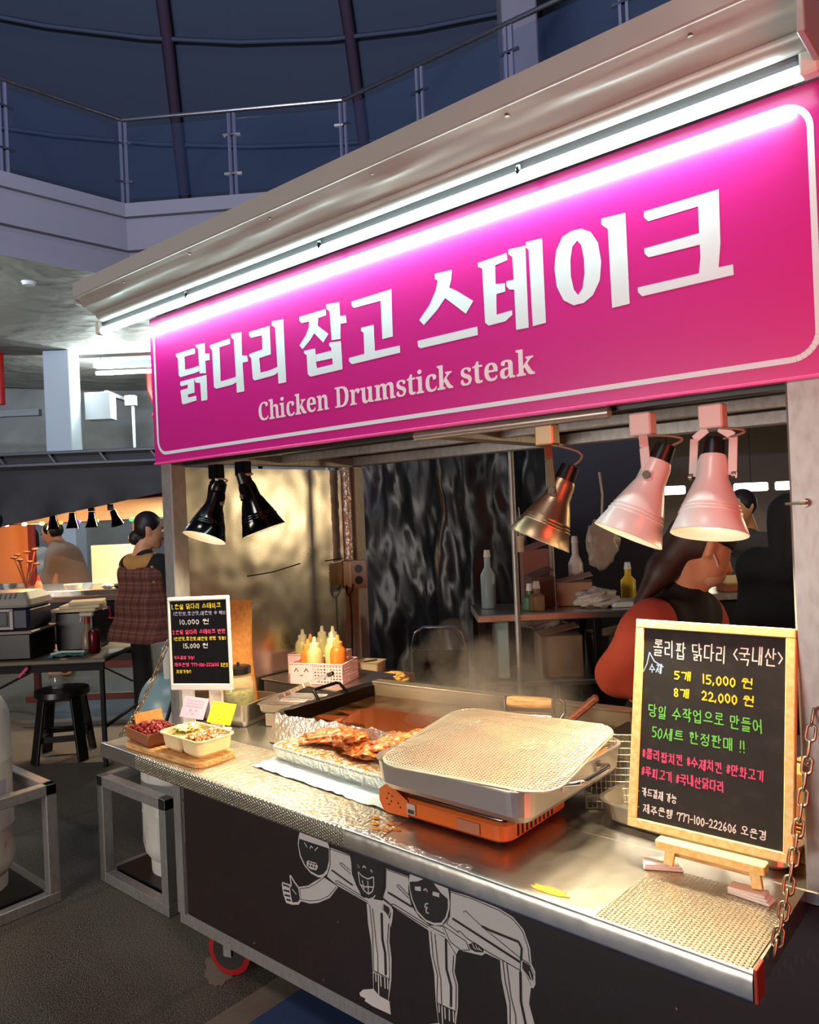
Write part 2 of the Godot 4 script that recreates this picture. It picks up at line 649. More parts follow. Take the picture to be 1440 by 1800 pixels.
const LETTERS := [
	[[.1927,.3496,.2959,.351,.301,.3462,.2991,.3327,.2413,.333,.241,.2906,.2776,.2895,.3165,.2914,.3197,.2746,.2946,.2718,.2154,.2702,.2054,.2771,.2035,.3343,.1944,.3412],[.3043,.3601,.3539,.3575,.3532,.3242,.3763,.3212,.3761,.2997,.3529,.3014,.3532,.2622,.3205,.2671,.318,.3433,.3041,.3575],[.2119,.2558,.2889,.2568,.2878,.2105,.2508,.2088,.2514,.1988,.2961,.1993,.2973,.1841,.2228,.1801,.2162,.1863,.2135,.2137,.2096,.225,.217,.2281,.2523,.2287,.2531,.2406,.2179,.2401,.2111,.2451],[.2921,.2563,.3563,.2566,.355,.1781,.324,.1789,.3214,.2362,.2969,.241,.2917,.251]],
	[[.3803,.3456,.4781,.3487,.4832,.3441,.4819,.3317,.4287,.3308,.4276,.2263,.4612,.2265,.5066,.2287,.5063,.2125,.4847,.2081,.4049,.2064,.3933,.2132,.3912,.3282,.3807,.3391],[.4892,.3605,.5397,.3575,.538,.2872,.5623,.2832,.565,.2656,.5393,.266,.5414,.1803,.5065,.1808,.5023,.3419,.4898,.3504]],
	[[.5767,.3506,.6699,.3513,.67,.269,.6173,.2669,.6202,.2241,.654,.2238,.6978,.229,.6982,.2135,.6825,.2076,.594,.2049,.5847,.2111,.5811,.2728,.5719,.2804,.5743,.2862,.634,.2895,.6349,.3302,.5833,.3323,.576,.341],[.681,.3622,.7304,.3585,.7313,.1805,.699,.1808,.6943,.3419,.6802,.3505]],
	[[.7982,.3513,.9027,.3517,.9039,.3348,.8724,.3332,.8695,.3136,.9097,.2838,.8892,.2642,.8553,.296,.8376,.28,.806,.2605,.7938,.2729,.8219,.2965,.8349,.3157,.8369,.3312,.8055,.3327,.7976,.3422],[.9057,.3633,.9553,.3595,.9561,.3222,.9776,.3201,.9788,.3004,.9564,.3014,.9541,.2626,.9213,.2647,.9181,.3419,.906,.3532],[.8108,.2551,.8559,.2542,.8585,.1998,.8586,.1813,.8331,.181,.8225,.1894,.8218,.2419,.8114,.2482],[.8575,.2371,.9196,.2378,.9209,.2171,.8586,.2178],[.9121,.2601,.9553,.2569,.9569,.1824,.9225,.182,.9221,.201,.9196,.2378,.9185,.2457,.9116,.2514],[.8585,.1998,.9221,.201,.9225,.182,.8586,.1813]],
	[[1.0001,.3511,1.1385,.3528,1.1365,.2361,1.1022,.2354,1.1016,.3318,1.0086,.3328,1.0007,.3403],[1.0306,.2776,1.0742,.2767,1.0747,.2105,1.1581,.2097,1.1585,.1923,.9926,.1899,.983,.1979,.9824,.2077,1.0384,.2092,1.0386,.2634,1.0301,.2692]],
	[[1.2765,.3586,1.3269,.3559,1.3234,.3338,1.3168,.317,1.3362,.3058,1.3833,.2719,1.3613,.2472,1.304,.2956,1.2793,.2729,1.2372,.2449,1.2236,.2594,1.2562,.2882,1.2773,.3188,1.2845,.3416,1.2767,.3457],[1.2153,.211,1.3911,.2122,1.3915,.1931,1.2235,.1917,1.2161,.1977]],
	[[1.4004,.354,1.4765,.3571,1.4783,.3415,1.4457,.3375,1.4449,.2961,1.4694,.2928,1.4693,.2744,1.4459,.274,1.4441,.2284,1.4841,.2301,1.4849,.2203,1.4665,.2098,1.4219,.2085,1.413,.2169,1.4113,.3392,1.4,.3452],[1.482,.3633,1.5245,.361,1.5244,.1848,1.4933,.1857,1.4927,.2735,1.4801,.2763,1.4729,.2855,1.4734,.2962,1.4925,.2951,1.4912,.3448,1.4815,.3537],[1.5268,.3678,1.566,.3659,1.5668,.1872,1.535,.186,1.5326,.3504,1.5262,.3563]],
	[[1.6569,.3613,1.6773,.3495,1.6923,.3239,1.6978,.2848,1.6932,.2482,1.6772,.222,1.6558,.2102,1.6431,.2106,1.644,.2286,1.6548,.2405,1.6607,.2693,1.6606,.2993,1.6559,.3279,1.6474,.3397,1.6497,.3619],[1.6497,.3619,1.6474,.3397,1.6357,.3303,1.6298,.3042,1.6292,.2711,1.6346,.2422,1.644,.2286,1.6431,.2106,1.633,.21,1.6105,.2252,1.5963,.2563,1.5926,.2965,1.5984,.3315,1.6137,.3555,1.6341,.3625],[1.7022,.3691,1.7527,.3664,1.7535,.1884,1.7169,.1875,1.715,.3447,1.7017,.3577]],
	[[1.7901,.3578,1.9307,.3582,1.9297,.2619,1.9248,.2182,1.9499,.2177,1.9505,.1989,1.7794,.1973,1.7717,.2067,1.7713,.2159,1.8892,.2156,1.8934,.2443,1.8932,.2678,1.796,.2685,1.7883,.2768,1.7875,.2874,1.8928,.2889,1.893,.3382,1.7977,.3371,1.7896,.3476]],
]
const FIGURES := [
	[0,1,0.0000,[.77,.62,.845,.619,.85,.599,.85,.573,.866,.542,.886,.517,.962,.529,.958,.501,.906,.505,.795,.519,.751,.534,.764,.566]],
	[0,1,0.0000,[.735,.529,.795,.518,.759,.477,.711,.449,.675,.436,.638,.432,.63,.471,.67,.486,.703,.509]],
	[0,1,0.0000,[.647,.638,.757,.638,.766,.619,.77,.604,.765,.571,.754,.544,.735,.528,.716,.522,.684,.525,.657,.54,.64,.562,.633,.596,.639,.622]],
	[0,1,0.0000,[.59,.494,.597,.496,.614,.481,.634,.468,.638,.433,.625,.418,.595,.409,.57,.407,.558,.429,.553,.458,.557,.465,.593,.467]],
	[0,1,0.0000,[.902,.504,.96,.505,.984,.478,.979,.428,.984,.387,.98,.33,.967,.271,.913,.281,.914,.327,.913,.398,.904,.453]],
	[0,1,0.0000,[.86,.25,.875,.265,.913,.281,.934,.271,.97,.27,.973,.236,.908,.233,.879,.236,.882,.244,.864,.243]],
	[0,0,0.0000,[.641,.613,.764,.616,.762,.581,.752,.554,.736,.537,.716,.528,.684,.531,.661,.543,.644,.566,.637,.594]],
	[0,0,0.0000,[.596,.49,.61,.477,.627,.466,.632,.436,.623,.425,.598,.417,.593,.436,.59,.456,.599,.466]],
	[0,0,0.0054,[.56,.458,.587,.459]],
	[0,0,0.0054,[.563,.442,.586,.445]],
	[0,0,0.0054,[.566,.429,.588,.432]],
	[0,0,0.0054,[.574,.418,.59,.42]],
	[0,0,0.0050,[.773,.558,.851,.539]],
	[0,0,0.0018,[.634,.467,.674,.482,.706,.503,.741,.53]],
	[0,0,0.0018,[.636,.437,.679,.445,.719,.46,.756,.482,.788,.516]],
	[0,0,0.0018,[.634,.465,.637,.436]],
	[0,0,0.0016,[.846,.577,.812,.589,.806,.587,.808,.583,.846,.567]],
	[0,0,0.0017,[.785,.528,.787,.533,.794,.534,.896,.518]],
	[0,0,0.0017,[.788,.527,.906,.511]],
	[0,0,0.0017,[.768,.616,.844,.617]],
	[0,0,0.0017,[.751,.534,.795,.519,.906,.506]],
	[0,0,0.0017,[.768,.616,.767,.571,.753,.54]],
	[0,1,0.0031,[.663,.608,.674,.598]],
	[0,1,0.0031,[.687,.597,.691,.605,.698,.602]],
	[0,1,0.0030,[.72,.608,.712,.602,.708,.596]],
	[0,1,0.0032,[.602,.456,.618,.447]],
	[0,1,0.0000,[.676,.56,.71,.562,.717,.553,.71,.541,.685,.538,.669,.544,.67,.555]],
	[0,0,0.0052,[.682,.556,.685,.556]],
	[0,0,0.0052,[.679,.547,.682,.547]],
	[0,0,0.0051,[.693,.556,.696,.556]],
	[0,0,0.0052,[.69,.548,.694,.547]],
	[0,0,0.0051,[.704,.557,.708,.557]],
	[0,0,0.0051,[.702,.548,.705,.548]],
	[0,0,0.0000,[.918,.326,.973,.327,.966,.273,.937,.272,.916,.284]],
	[0,1,0.0038,[.926,.33,.926,.307]],
	[0,1,0.0038,[.936,.331,.934,.272]],
	[0,1,0.0038,[.944,.33,.944,.301]],
	[0,1,0.0038,[.958,.331,.958,.301]],
	[0,1,0.0038,[.969,.33,.968,.303]],
	[0,0,0.0064,[.956,.494,.955,.427,.963,.394,.962,.338]],
	[0,0,0.0018,[.914,.504,.92,.436,.918,.332]],
	[0,0,0.0018,[.924,.498,.932,.405,.936,.378,.934,.331]],
	[0,0,0.0019,[.919,.332,.976,.329]],
	[0,0,0.0018,[.98,.476,.973,.425,.977,.385,.975,.332]],
	[1,1,0.0000,[.977,.618,1.054,.618,1.052,.574,1.06,.545,1.086,.524,1.119,.514,1.158,.524,1.166,.501,1.112,.501,.997,.523,.962,.536,.972,.566]],
	[1,1,0.0000,[1.113,.502,1.166,.499,1.197,.467,1.19,.426,1.199,.397,1.196,.344,1.182,.27,1.133,.276,1.127,.327,1.126,.397,1.116,.446]],
	[1,1,0.0000,[1.075,.243,1.089,.257,1.133,.278,1.153,.266,1.182,.27,1.186,.236,1.13,.232,1.105,.235,1.108,.243,1.079,.236]],
	[1,1,0.0000,[.837,.637,.842,.63,.848,.635,.878,.636,.886,.636,.965,.636,.97,.621,.978,.613,.976,.578,.963,.544,.941,.526,.906,.514,.879,.525,.855,.544,.844,.572,.844,.602,.847,.624]],
	[1,0,0.0000,[.849,.614,.88,.635,.907,.638,.934,.633,.95,.62,.95,.609,.96,.609,.97,.618,.971,.581,.956,.545,.938,.531,.935,.535,.928,.528,.91,.518,.89,.526,.866,.542,.851,.568]],
	[1,1,0.0000,[.962,.532,.991,.523,.997,.515,.992,.487,.986,.468,.981,.483,.961,.492]],
	[1,0,0.0000,[.964,.522,.983,.518,.989,.505,.984,.487,.975,.498,.963,.505]],
	[1,1,0.0022,[.97,.501,.978,.488]],
	[1,1,0.0022,[.987,.512,.981,.496]],
	[1,1,0.0032,[.875,.582,.889,.574,.91,.572,.932,.583,.932,.56,.925,.543,.911,.532,.894,.537,.88,.551,.875,.582]],
	[1,1,0.0032,[.89,.562,.895,.54]],
	[1,1,0.0032,[.91,.566,.911,.534]],
	[1,1,0.0033,[.881,.548,.898,.548,.93,.556]],
	[1,1,0.0032,[.894,.598,.899,.604,.905,.6]],
	[1,1,0.0032,[.935,.535,.928,.527,.906,.516]],
	[1,1,0.0077,[.877,.598,.878,.597]],
	[1,1,0.0076,[.925,.598,.927,.597]],
	[1,0,0.0055,[.983,.557,1.06,.544]],
	[1,0,0.0017,[1.053,.571,1.02,.588,1.014,.584,1.016,.581,1.053,.563]],
	[1,0,0.0017,[.993,.526,.994,.531,1.001,.532,1.112,.513,1.164,.508]],
	[1,0,0.0017,[.995,.525,1.112,.507]],
	[1,0,0.0017,[.977,.616,1.054,.616]],
	[1,0,0.0017,[.978,.616,.974,.567,.962,.538,.997,.526]],
	[1,0,0.0000,[1.131,.327,1.187,.327,1.181,.273,1.153,.271,1.135,.28]],
	[1,1,0.0036,[1.138,.329,1.138,.308]],
	[1,1,0.0036,[1.147,.328,1.147,.267]],
	[1,1,0.0036,[1.156,.328,1.156,.299]],
	[1,1,0.0036,[1.17,.329,1.169,.299]],
	[1,1,0.0036,[1.182,.328,1.182,.301]],
	[1,0,0.0060,[1.168,.496,1.166,.424,1.178,.386,1.175,.337]],
	[1,0,0.0017,[1.122,.501,1.125,.439,1.137,.397,1.131,.329]],
	[1,0,0.0017,[1.134,.498,1.139,.428,1.147,.391,1.146,.328]],
	[1,0,0.0018,[1.13,.328,1.189,.329]],
	[1,0,0.0017,[1.19,.465,1.185,.424,1.194,.395,1.19,.332]],
	[2,1,0.0000,[1.187,.62,1.256,.624,1.328,.62,1.366,.612,1.393,.592,1.408,.556,1.41,.521,1.419,.507,1.418,.478,1.412,.467,1.406,.467,1.382,.494,1.325,.5,1.284,.502,1.274,.493,1.256,.49,1.205,.483,1.198,.47,1.167,.498,1.159,.527,1.169,.537,1.182,.558]],
	[2,1,0.0000,[1.325,.502,1.38,.496,1.407,.473,1.399,.428,1.411,.387,1.41,.336,1.399,.274,1.349,.28,1.339,.322,1.339,.358,1.339,.399,1.327,.456]],
	[2,1,0.0000,[1.298,.242,1.312,.259,1.349,.28,1.365,.268,1.399,.274,1.402,.243,1.349,.24,1.324,.241,1.301,.236]],
	[2,1,0.0000,[1.062,.636,1.114,.636,1.132,.636,1.178,.636,1.183,.612,1.185,.582,1.175,.552,1.158,.528,1.135,.519,1.106,.52,1.077,.534,1.06,.565,1.054,.603]],
	[2,0,0.0000,[1.058,.606,1.084,.614,1.105,.626,1.114,.636,1.127,.636,1.141,.62,1.159,.606,1.179,.598,1.178,.575,1.169,.55,1.155,.533,1.132,.525,1.106,.525,1.08,.539,1.065,.564,1.058,.591]],
	[2,1,0.0000,[1.074,.598,1.094,.604,1.094,.592,1.075,.589]],
	[2,1,0.0000,[1.133,.603,1.153,.605,1.152,.594,1.131,.593]],
	[2,1,0.0033,[1.104,.598,1.11,.603,1.115,.598]],
	[2,1,0.0033,[1.115,.568,1.107,.564,1.105,.556,1.113,.557,1.108,.55,1.109,.544,1.116,.544]],
	[2,0,0.0060,[1.193,.554,1.379,.515]],
	[2,0,0.0059,[1.279,.563,1.299,.561,1.378,.56,1.386,.548,1.383,.521]],
	[2,0,0.0017,[1.226,.579,1.226,.582,1.232,.585,1.281,.561,1.325,.545,1.381,.524]],
	[2,0,0.0017,[1.188,.618,1.256,.62,1.328,.616,1.365,.607,1.39,.588,1.403,.554,1.405,.523]],
	[2,0,0.0017,[1.188,.618,1.183,.558,1.172,.536,1.207,.526]],
	[2,0,0.0017,[1.162,.527,1.2,.518,1.229,.512,1.238,.494,1.212,.485,1.18,.495,1.162,.527]],
	[2,0,0.0017,[1.206,.525,1.208,.53,1.214,.53,1.229,.521,1.284,.509,1.378,.496]],
	[2,0,0.0016,[1.382,.523,1.379,.493]],
	[2,0,0.0017,[1.167,.498,1.181,.487]],
	[2,0,0.0016,[1.385,.524,1.406,.519]],
	[2,0,0.0000,[1.236,.507,1.254,.518,1.281,.511,1.278,.502,1.256,.496,1.242,.498]],
	[2,1,0.0023,[1.249,.512,1.252,.505,1.258,.503]],
	[2,1,0.0023,[1.258,.513,1.262,.506,1.267,.505]],
	[2,1,0.0023,[1.267,.51,1.27,.506,1.275,.505]],
	[2,0,0.0000,[1.387,.52,1.407,.516,1.413,.505,1.413,.486,1.407,.484,1.393,.494,1.386,.5]],
	[2,1,0.0023,[1.408,.513,1.416,.497]],
	[2,1,0.0023,[1.404,.502,1.411,.483]],
	[2,1,0.0023,[1.391,.497,1.402,.489]],
	[2,1,0.0023,[1.387,.502,1.406,.472]],
	[2,0,0.0057,[1.38,.492,1.378,.426,1.388,.378,1.389,.334]],
	[2,0,0.0017,[1.333,.502,1.338,.454,1.348,.409,1.346,.361,1.348,.322]],
	[2,0,0.0017,[1.344,.499,1.351,.428,1.362,.389,1.362,.367,1.362,.322]],
]
# ------------------------------------------------------------------ materials
func materials() -> void:
	var W := Color.WHITE
	# brushed stainless steel
	var st := simple(Color(0.80, 0.78, 0.74), 0.36, 1.0)
	st.roughness_texture = noise(0.02, [[0.0, Color(0.86, 0.86, 0.86)], [0.5, Color(0.94, 0.94, 0.94)], [1.0, W]], FastNoiseLite.TYPE_SIMPLEX_SMOOTH, 512, 4)
	relief(st, 1.6, 0.18, 5)
	M.steel = tri(st, Vector3(1.6, 1.6, 1.6))
	var sp: StandardMaterial3D = st.duplicate()
	sp.roughness = 0.28
	relief(sp, 0.7, 0.5, 15, 2)
	M.steel_sheet = tri(sp, Vector3(1.3, 1.3, 1.3))
	# box-section frame, dull and scuffed
	var al := simple(Color(0.66, 0.65, 0.64), 0.48, 0.7)
	al.albedo_texture = noise(0.03, [[0.0, Color(0.88, 0.86, 0.84)], [0.45, Color(0.95, 0.95, 0.95)], [1.0, W]], FastNoiseLite.TYPE_SIMPLEX_SMOOTH, 512, 8)
	M.frame = tri(al, Vector3(3, 1.2, 3))
	# zinc-coated canopy sheet
	var zc := simple(Color(0.66, 0.65, 0.63), 0.38, 0.2)
	relief(zc, 0.8, 0.6, 21, 2)
	M.canopy = tri(zc, Vector3(1.0, 2.0, 2.0))
	# crumpled foil
	var fo := simple(Color(0.90, 0.89, 0.87), 0.30, 0.85)
	fo.normal_enabled = true
	fo.normal_texture = noise(0.03, [], FastNoiseLite.TYPE_CELLULAR, 512, 31, 9.0, 3)
	fo.normal_scale = 0.9
	M.foil = tri(fo, Vector3(5, 5, 5))
	var fs: StandardMaterial3D = fo.duplicate()
	fs.normal_enabled = false
	relief(fs, 4.0, 0.5, 33, 5)
	fs.roughness = 0.34
	fs.albedo_color = Color(0.86, 0.83, 0.78)
	fs.albedo_texture = noise(0.008, [[0.0, Color(0.92, 0.87, 0.76)], [0.35, Color(0.97, 0.95, 0.92)], [1.0, W]], FastNoiseLite.TYPE_SIMPLEX_SMOOTH, 512, 34)
	M.foil_sheet = tri(fs, Vector3(3, 3, 3))
	var greasy: StandardMaterial3D = fs.duplicate()
	greasy.albedo_texture = noise(0.012, [[0.0, Color(0.75, 0.42, 0.12)], [0.4, Color(0.93, 0.80, 0.55)], [0.6, W], [1.0, W]], FastNoiseLite.TYPE_SIMPLEX_SMOOTH, 512, 37)
	M.foil_greasy = tri(greasy, Vector3(6, 6, 6))
	# embossed sheet: rows of little bumps
	var im := Image.create(128, 128, false, Image.FORMAT_RGB8)
	for y in 128:
		for x in 128:
			var a := (x % 32) / 32.0 - 0.5
			var b := ((y + (16 if (x / 32) % 2 else 0)) % 32) / 32.0 - 0.5
			var h := clampf(1.0 - (absf(a) + absf(b)) * 2.1, 0.0, 1.0)
			im.set_pixel(x, y, Color(h, h, h))
	var em := simple(Color(0.85, 0.81, 0.72), 0.3, 1.0)
	em.heightmap_enabled = true
	em.heightmap_texture = ImageTexture.create_from_image(im)
	em.heightmap_scale = 0.25
	M.emboss = tri(em, Vector3(34, 34, 34))
	# painted / plastic / print
	M.black_plastic = simple(Color(0.05, 0.05, 0.055), 0.35)
	M.black_gloss = simple(Color(0.02, 0.022, 0.026), 0.12)
	M.black_matte = simple(Color(0.045, 0.045, 0.05), 0.8)
	M.white_plastic = simple(Color(0.86, 0.85, 0.82), 0.4)
	M.cream = simple(Color(0.86, 0.80, 0.66), 0.45)
	M.pink_plastic = simple(Color(0.93, 0.76, 0.76), 0.4)
	M.chrome = simple(Color(0.85, 0.85, 0.86), 0.14, 1.0)
	M.chain = simple(Color(0.66, 0.62, 0.52), 0.32, 1.0)
	M.pink_board = simple(Color(0.74, 0.09, 0.49), 0.3)
	M.pink_board.clearcoat_enabled = true
	M.pink_board.clearcoat = 1.0
	M.pink_board.clearcoat_roughness = 0.20
	M.letter = simple(Color(0.80, 0.84, 0.86), 0.4)
	M.red_pipe = simple(Color(0.70, 0.07, 0.06), 0.45)
	M.red_frame = tri(simple(Color(0.42, 0.06, 0.04), 0.5), Vector3.ONE)
	M.grey_paint = simple(Color(0.55, 0.56, 0.57), 0.6)
	M.dark_steel = simple(Color(0.16, 0.16, 0.17), 0.4, 0.8)
	M.rust_screw = simple(Color(0.55, 0.5, 0.45), 0.4, 0.9)
	# the panel under the counter: dark brown laminate with a faint print of rings and slanted rows
	var pm := Image.create(1024, 512, false, Image.FORMAT_RGB8)
	pm.fill(Color(0.135, 0.092, 0.09))
	var pr := RandomNumberGenerator.new()
	pr.seed = 12
	var tone := Color(0.235, 0.145, 0.115)
	for gy in 3:
		for gx in 6:
			var cx := 80 + gx * 170 + (85 if gy % 2 else 0)
			var cy := 90 + gy * 170
			for k in 700:
				var a := pr.randf() * TAU
				var r := 34.0 + pr.randf() * 6.0 if k % 3 else 18.0 * sqrt(pr.randf())
				var x := int(cx + cos(a) * r)
				var y := int(cy + sin(a) * r)
				if x >= 0 and x < 1024 and y >= 0 and y < 512:
					pm.set_pixel(x, y, tone)
			for k in 9:            # slanted row of short strokes beside each ring
				for s in 16:
					var x := int(cx + 50 + k * 9 + s * 0.2)
					var y := int(cy - 40 - k * 7 + s * (1 if k % 2 else -1) * 0.8 + (pr.randi() % 3))
					for w in 3:
						if x + w >= 0 and x + w < 1024 and y >= 0 and y < 512:
							pm.set_pixel(x + w, y, tone)
	var pl := simple(W, 0.42)
	pl.albedo_texture = ImageTexture.create_from_image(pm)
	M.panel = tri(pl, Vector3(0.9, 1.8, 1.0))
	# wood
	var wd := simple(W, 0.5)
	wd.albedo_texture = noise(0.02, [[0.0, Color(0.60, 0.38, 0.18)], [0.5, Color(0.80, 0.60, 0.36)], [1.0, Color(0.88, 0.72, 0.48)]], FastNoiseLite.TYPE_SIMPLEX_SMOOTH, 512, 41)
	M.wood = tri(wd, Vector3(1.5, 10, 10))
	var pine := simple(W, 0.55)
	pine.albedo_texture = noise(0.02, [[0.0, Color(0.90, 0.73, 0.40)], [0.5, Color(0.95, 0.82, 0.52)], [1.0, Color(0.97, 0.88, 0.64)]], FastNoiseLite.TYPE_SIMPLEX_SMOOTH, 512, 43)
	M.pine = tri(pine, Vector3(6, 6, 6))
	var dw := simple(W, 0.45)
	dw.albedo_texture = noise(0.03, [[0.0, Color(0.36, 0.16, 0.10)], [1.0, Color(0.58, 0.32, 0.22)]], FastNoiseLite.TYPE_SIMPLEX_SMOOTH, 256, 44)
	M.dark_wood = tri(dw, Vector3(4, 14, 14))
	var cb := simple(W, 0.85)
	cb.albedo_texture = noise(0.05, [[0.0, Color(0.68, 0.42, 0.18)], [1.0, Color(0.80, 0.55, 0.28)]], FastNoiseLite.TYPE_SIMPLEX_SMOOTH, 256, 46)
	M.cardboard = tri(cb, Vector3(3, 3, 3))
	var kraft := simple(Color(0.55, 0.33, 0.20), 0.7)
	M.kraft = kraft
	M.pulp = simple(Color(0.90, 0.80, 0.60), 0.75)
	# floor, plaster
	var fl := simple(W, 0.7)
	fl.albedo_texture = noise(0.16, [[0.0, Color(0.08, 0.075, 0.07)], [0.45, Color(0.17, 0.16, 0.15)], [0.62, Color(0.34, 0.31, 0.27)], [0.78, Color(0.66, 0.60, 0.50)]], FastNoiseLite.TYPE_SIMPLEX, 1024, 51, 0.0, 2)
	fl.normal_enabled = true
	fl.normal_texture = noise(0.3, [], FastNoiseLite.TYPE_SIMPLEX, 1024, 52, 4.0, 2)
	fl.normal_scale = 0.6
	fl.roughness = 0.55
	M.floor = tri(fl, Vector3(1.1, 1.1, 1.1), true)
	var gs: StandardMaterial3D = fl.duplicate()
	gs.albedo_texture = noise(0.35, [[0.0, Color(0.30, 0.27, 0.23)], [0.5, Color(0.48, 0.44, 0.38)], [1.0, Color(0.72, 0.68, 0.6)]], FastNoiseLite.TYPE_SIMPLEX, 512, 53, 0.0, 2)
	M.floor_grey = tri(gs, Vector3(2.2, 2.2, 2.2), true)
	var bs: StandardMaterial3D = fl.duplicate()
	bs.albedo_texture = noise(0.35, [[0.0, Color(0.12, 0.19, 0.34)], [0.5, Color(0.21, 0.31, 0.50)], [1.0, Color(0.38, 0.48, 0.66)]], FastNoiseLite.TYPE_SIMPLEX, 512, 54, 0.0, 2)
	M.floor_blue = tri(bs, Vector3(2.2, 2.2, 2.2), true)
	var ce := simple(Color(0.66, 0.65, 0.63), 0.6)
	ce.heightmap_enabled = true
	ce.heightmap_texture = noise(0.008, [], FastNoiseLite.TYPE_CELLULAR, 512, 55, 0.0, 3)
	ce.heightmap_scale = 3.0
	M.ceiling = tri(ce, Vector3(0.45, 0.45, 0.45), true)
	var wl := simple(W, 0.8)
	wl.albedo_texture = noise(0.01, [[0.0, Color(0.46, 0.46, 0.46)], [1.0, Color(0.56, 0.56, 0.56)]], FastNoiseLite.TYPE_SIMPLEX_SMOOTH, 512, 56)
	M.wall = tri(wl, Vector3(0.3, 0.3, 0.3), true)
	M.fascia = simple(Color(0.47, 0.455, 0.47), 0.75)
	M.dome = simple(Color(0.25, 0.29, 0.34), 0.7)
	M.dome_rib = simple(Color(0.27, 0.20, 0.25), 0.7)
	M.glass_pane = glass(Color(0.20, 0.26, 0.36, 0.14), 0.04)
	M.rail = simple(Color(0.72, 0.72, 0.74), 0.25, 1.0)
	# cloth
	M.tarp = simple(Color(0.075, 0.078, 0.095), 0.38)
	relief(M.tarp, 0.8, 0.6, 61, 2)
	M.tarp = tri(M.tarp, Vector3(1.2, 1.2, 1.2))
	M.canvas = simple(Color(0.06, 0.065, 0.08), 0.6)
	# lp gas bottles
	var ta := simple(W, 0.4)
	ta.albedo_texture = noise(0.012, [[0.0, Color(0.48, 0.26, 0.14)], [0.22, Color(0.66, 0.58, 0.50)], [0.32, Color(0.76, 0.75, 0.72)], [1.0, Color(0.82, 0.81, 0.79)]], FastNoiseLite.TYPE_SIMPLEX_SMOOTH, 512, 63, 0.0, 5)
	M.tank = tri(ta, Vector3(2.0, 0.9, 2.0))
	M.tank_blue = tri(simple(Color(0.50, 0.60, 0.62), 0.35), Vector3.ONE)

# ------------------------------------------------------------------ the hall
const EDGE := [Vector2(-8.6, 6.0), Vector2(-8.05, 1.6), Vector2(-7.886, -1.839), Vector2(-7.794, -3.078), Vector2(-5.775, -4.511), Vector2(-3.75, -4.651), Vector2(-0.5, -4.9), Vector2(3.5, -3.6), Vector2(6.5, 0.5)]
const HUB := Vector2(-2.0, 1.5)

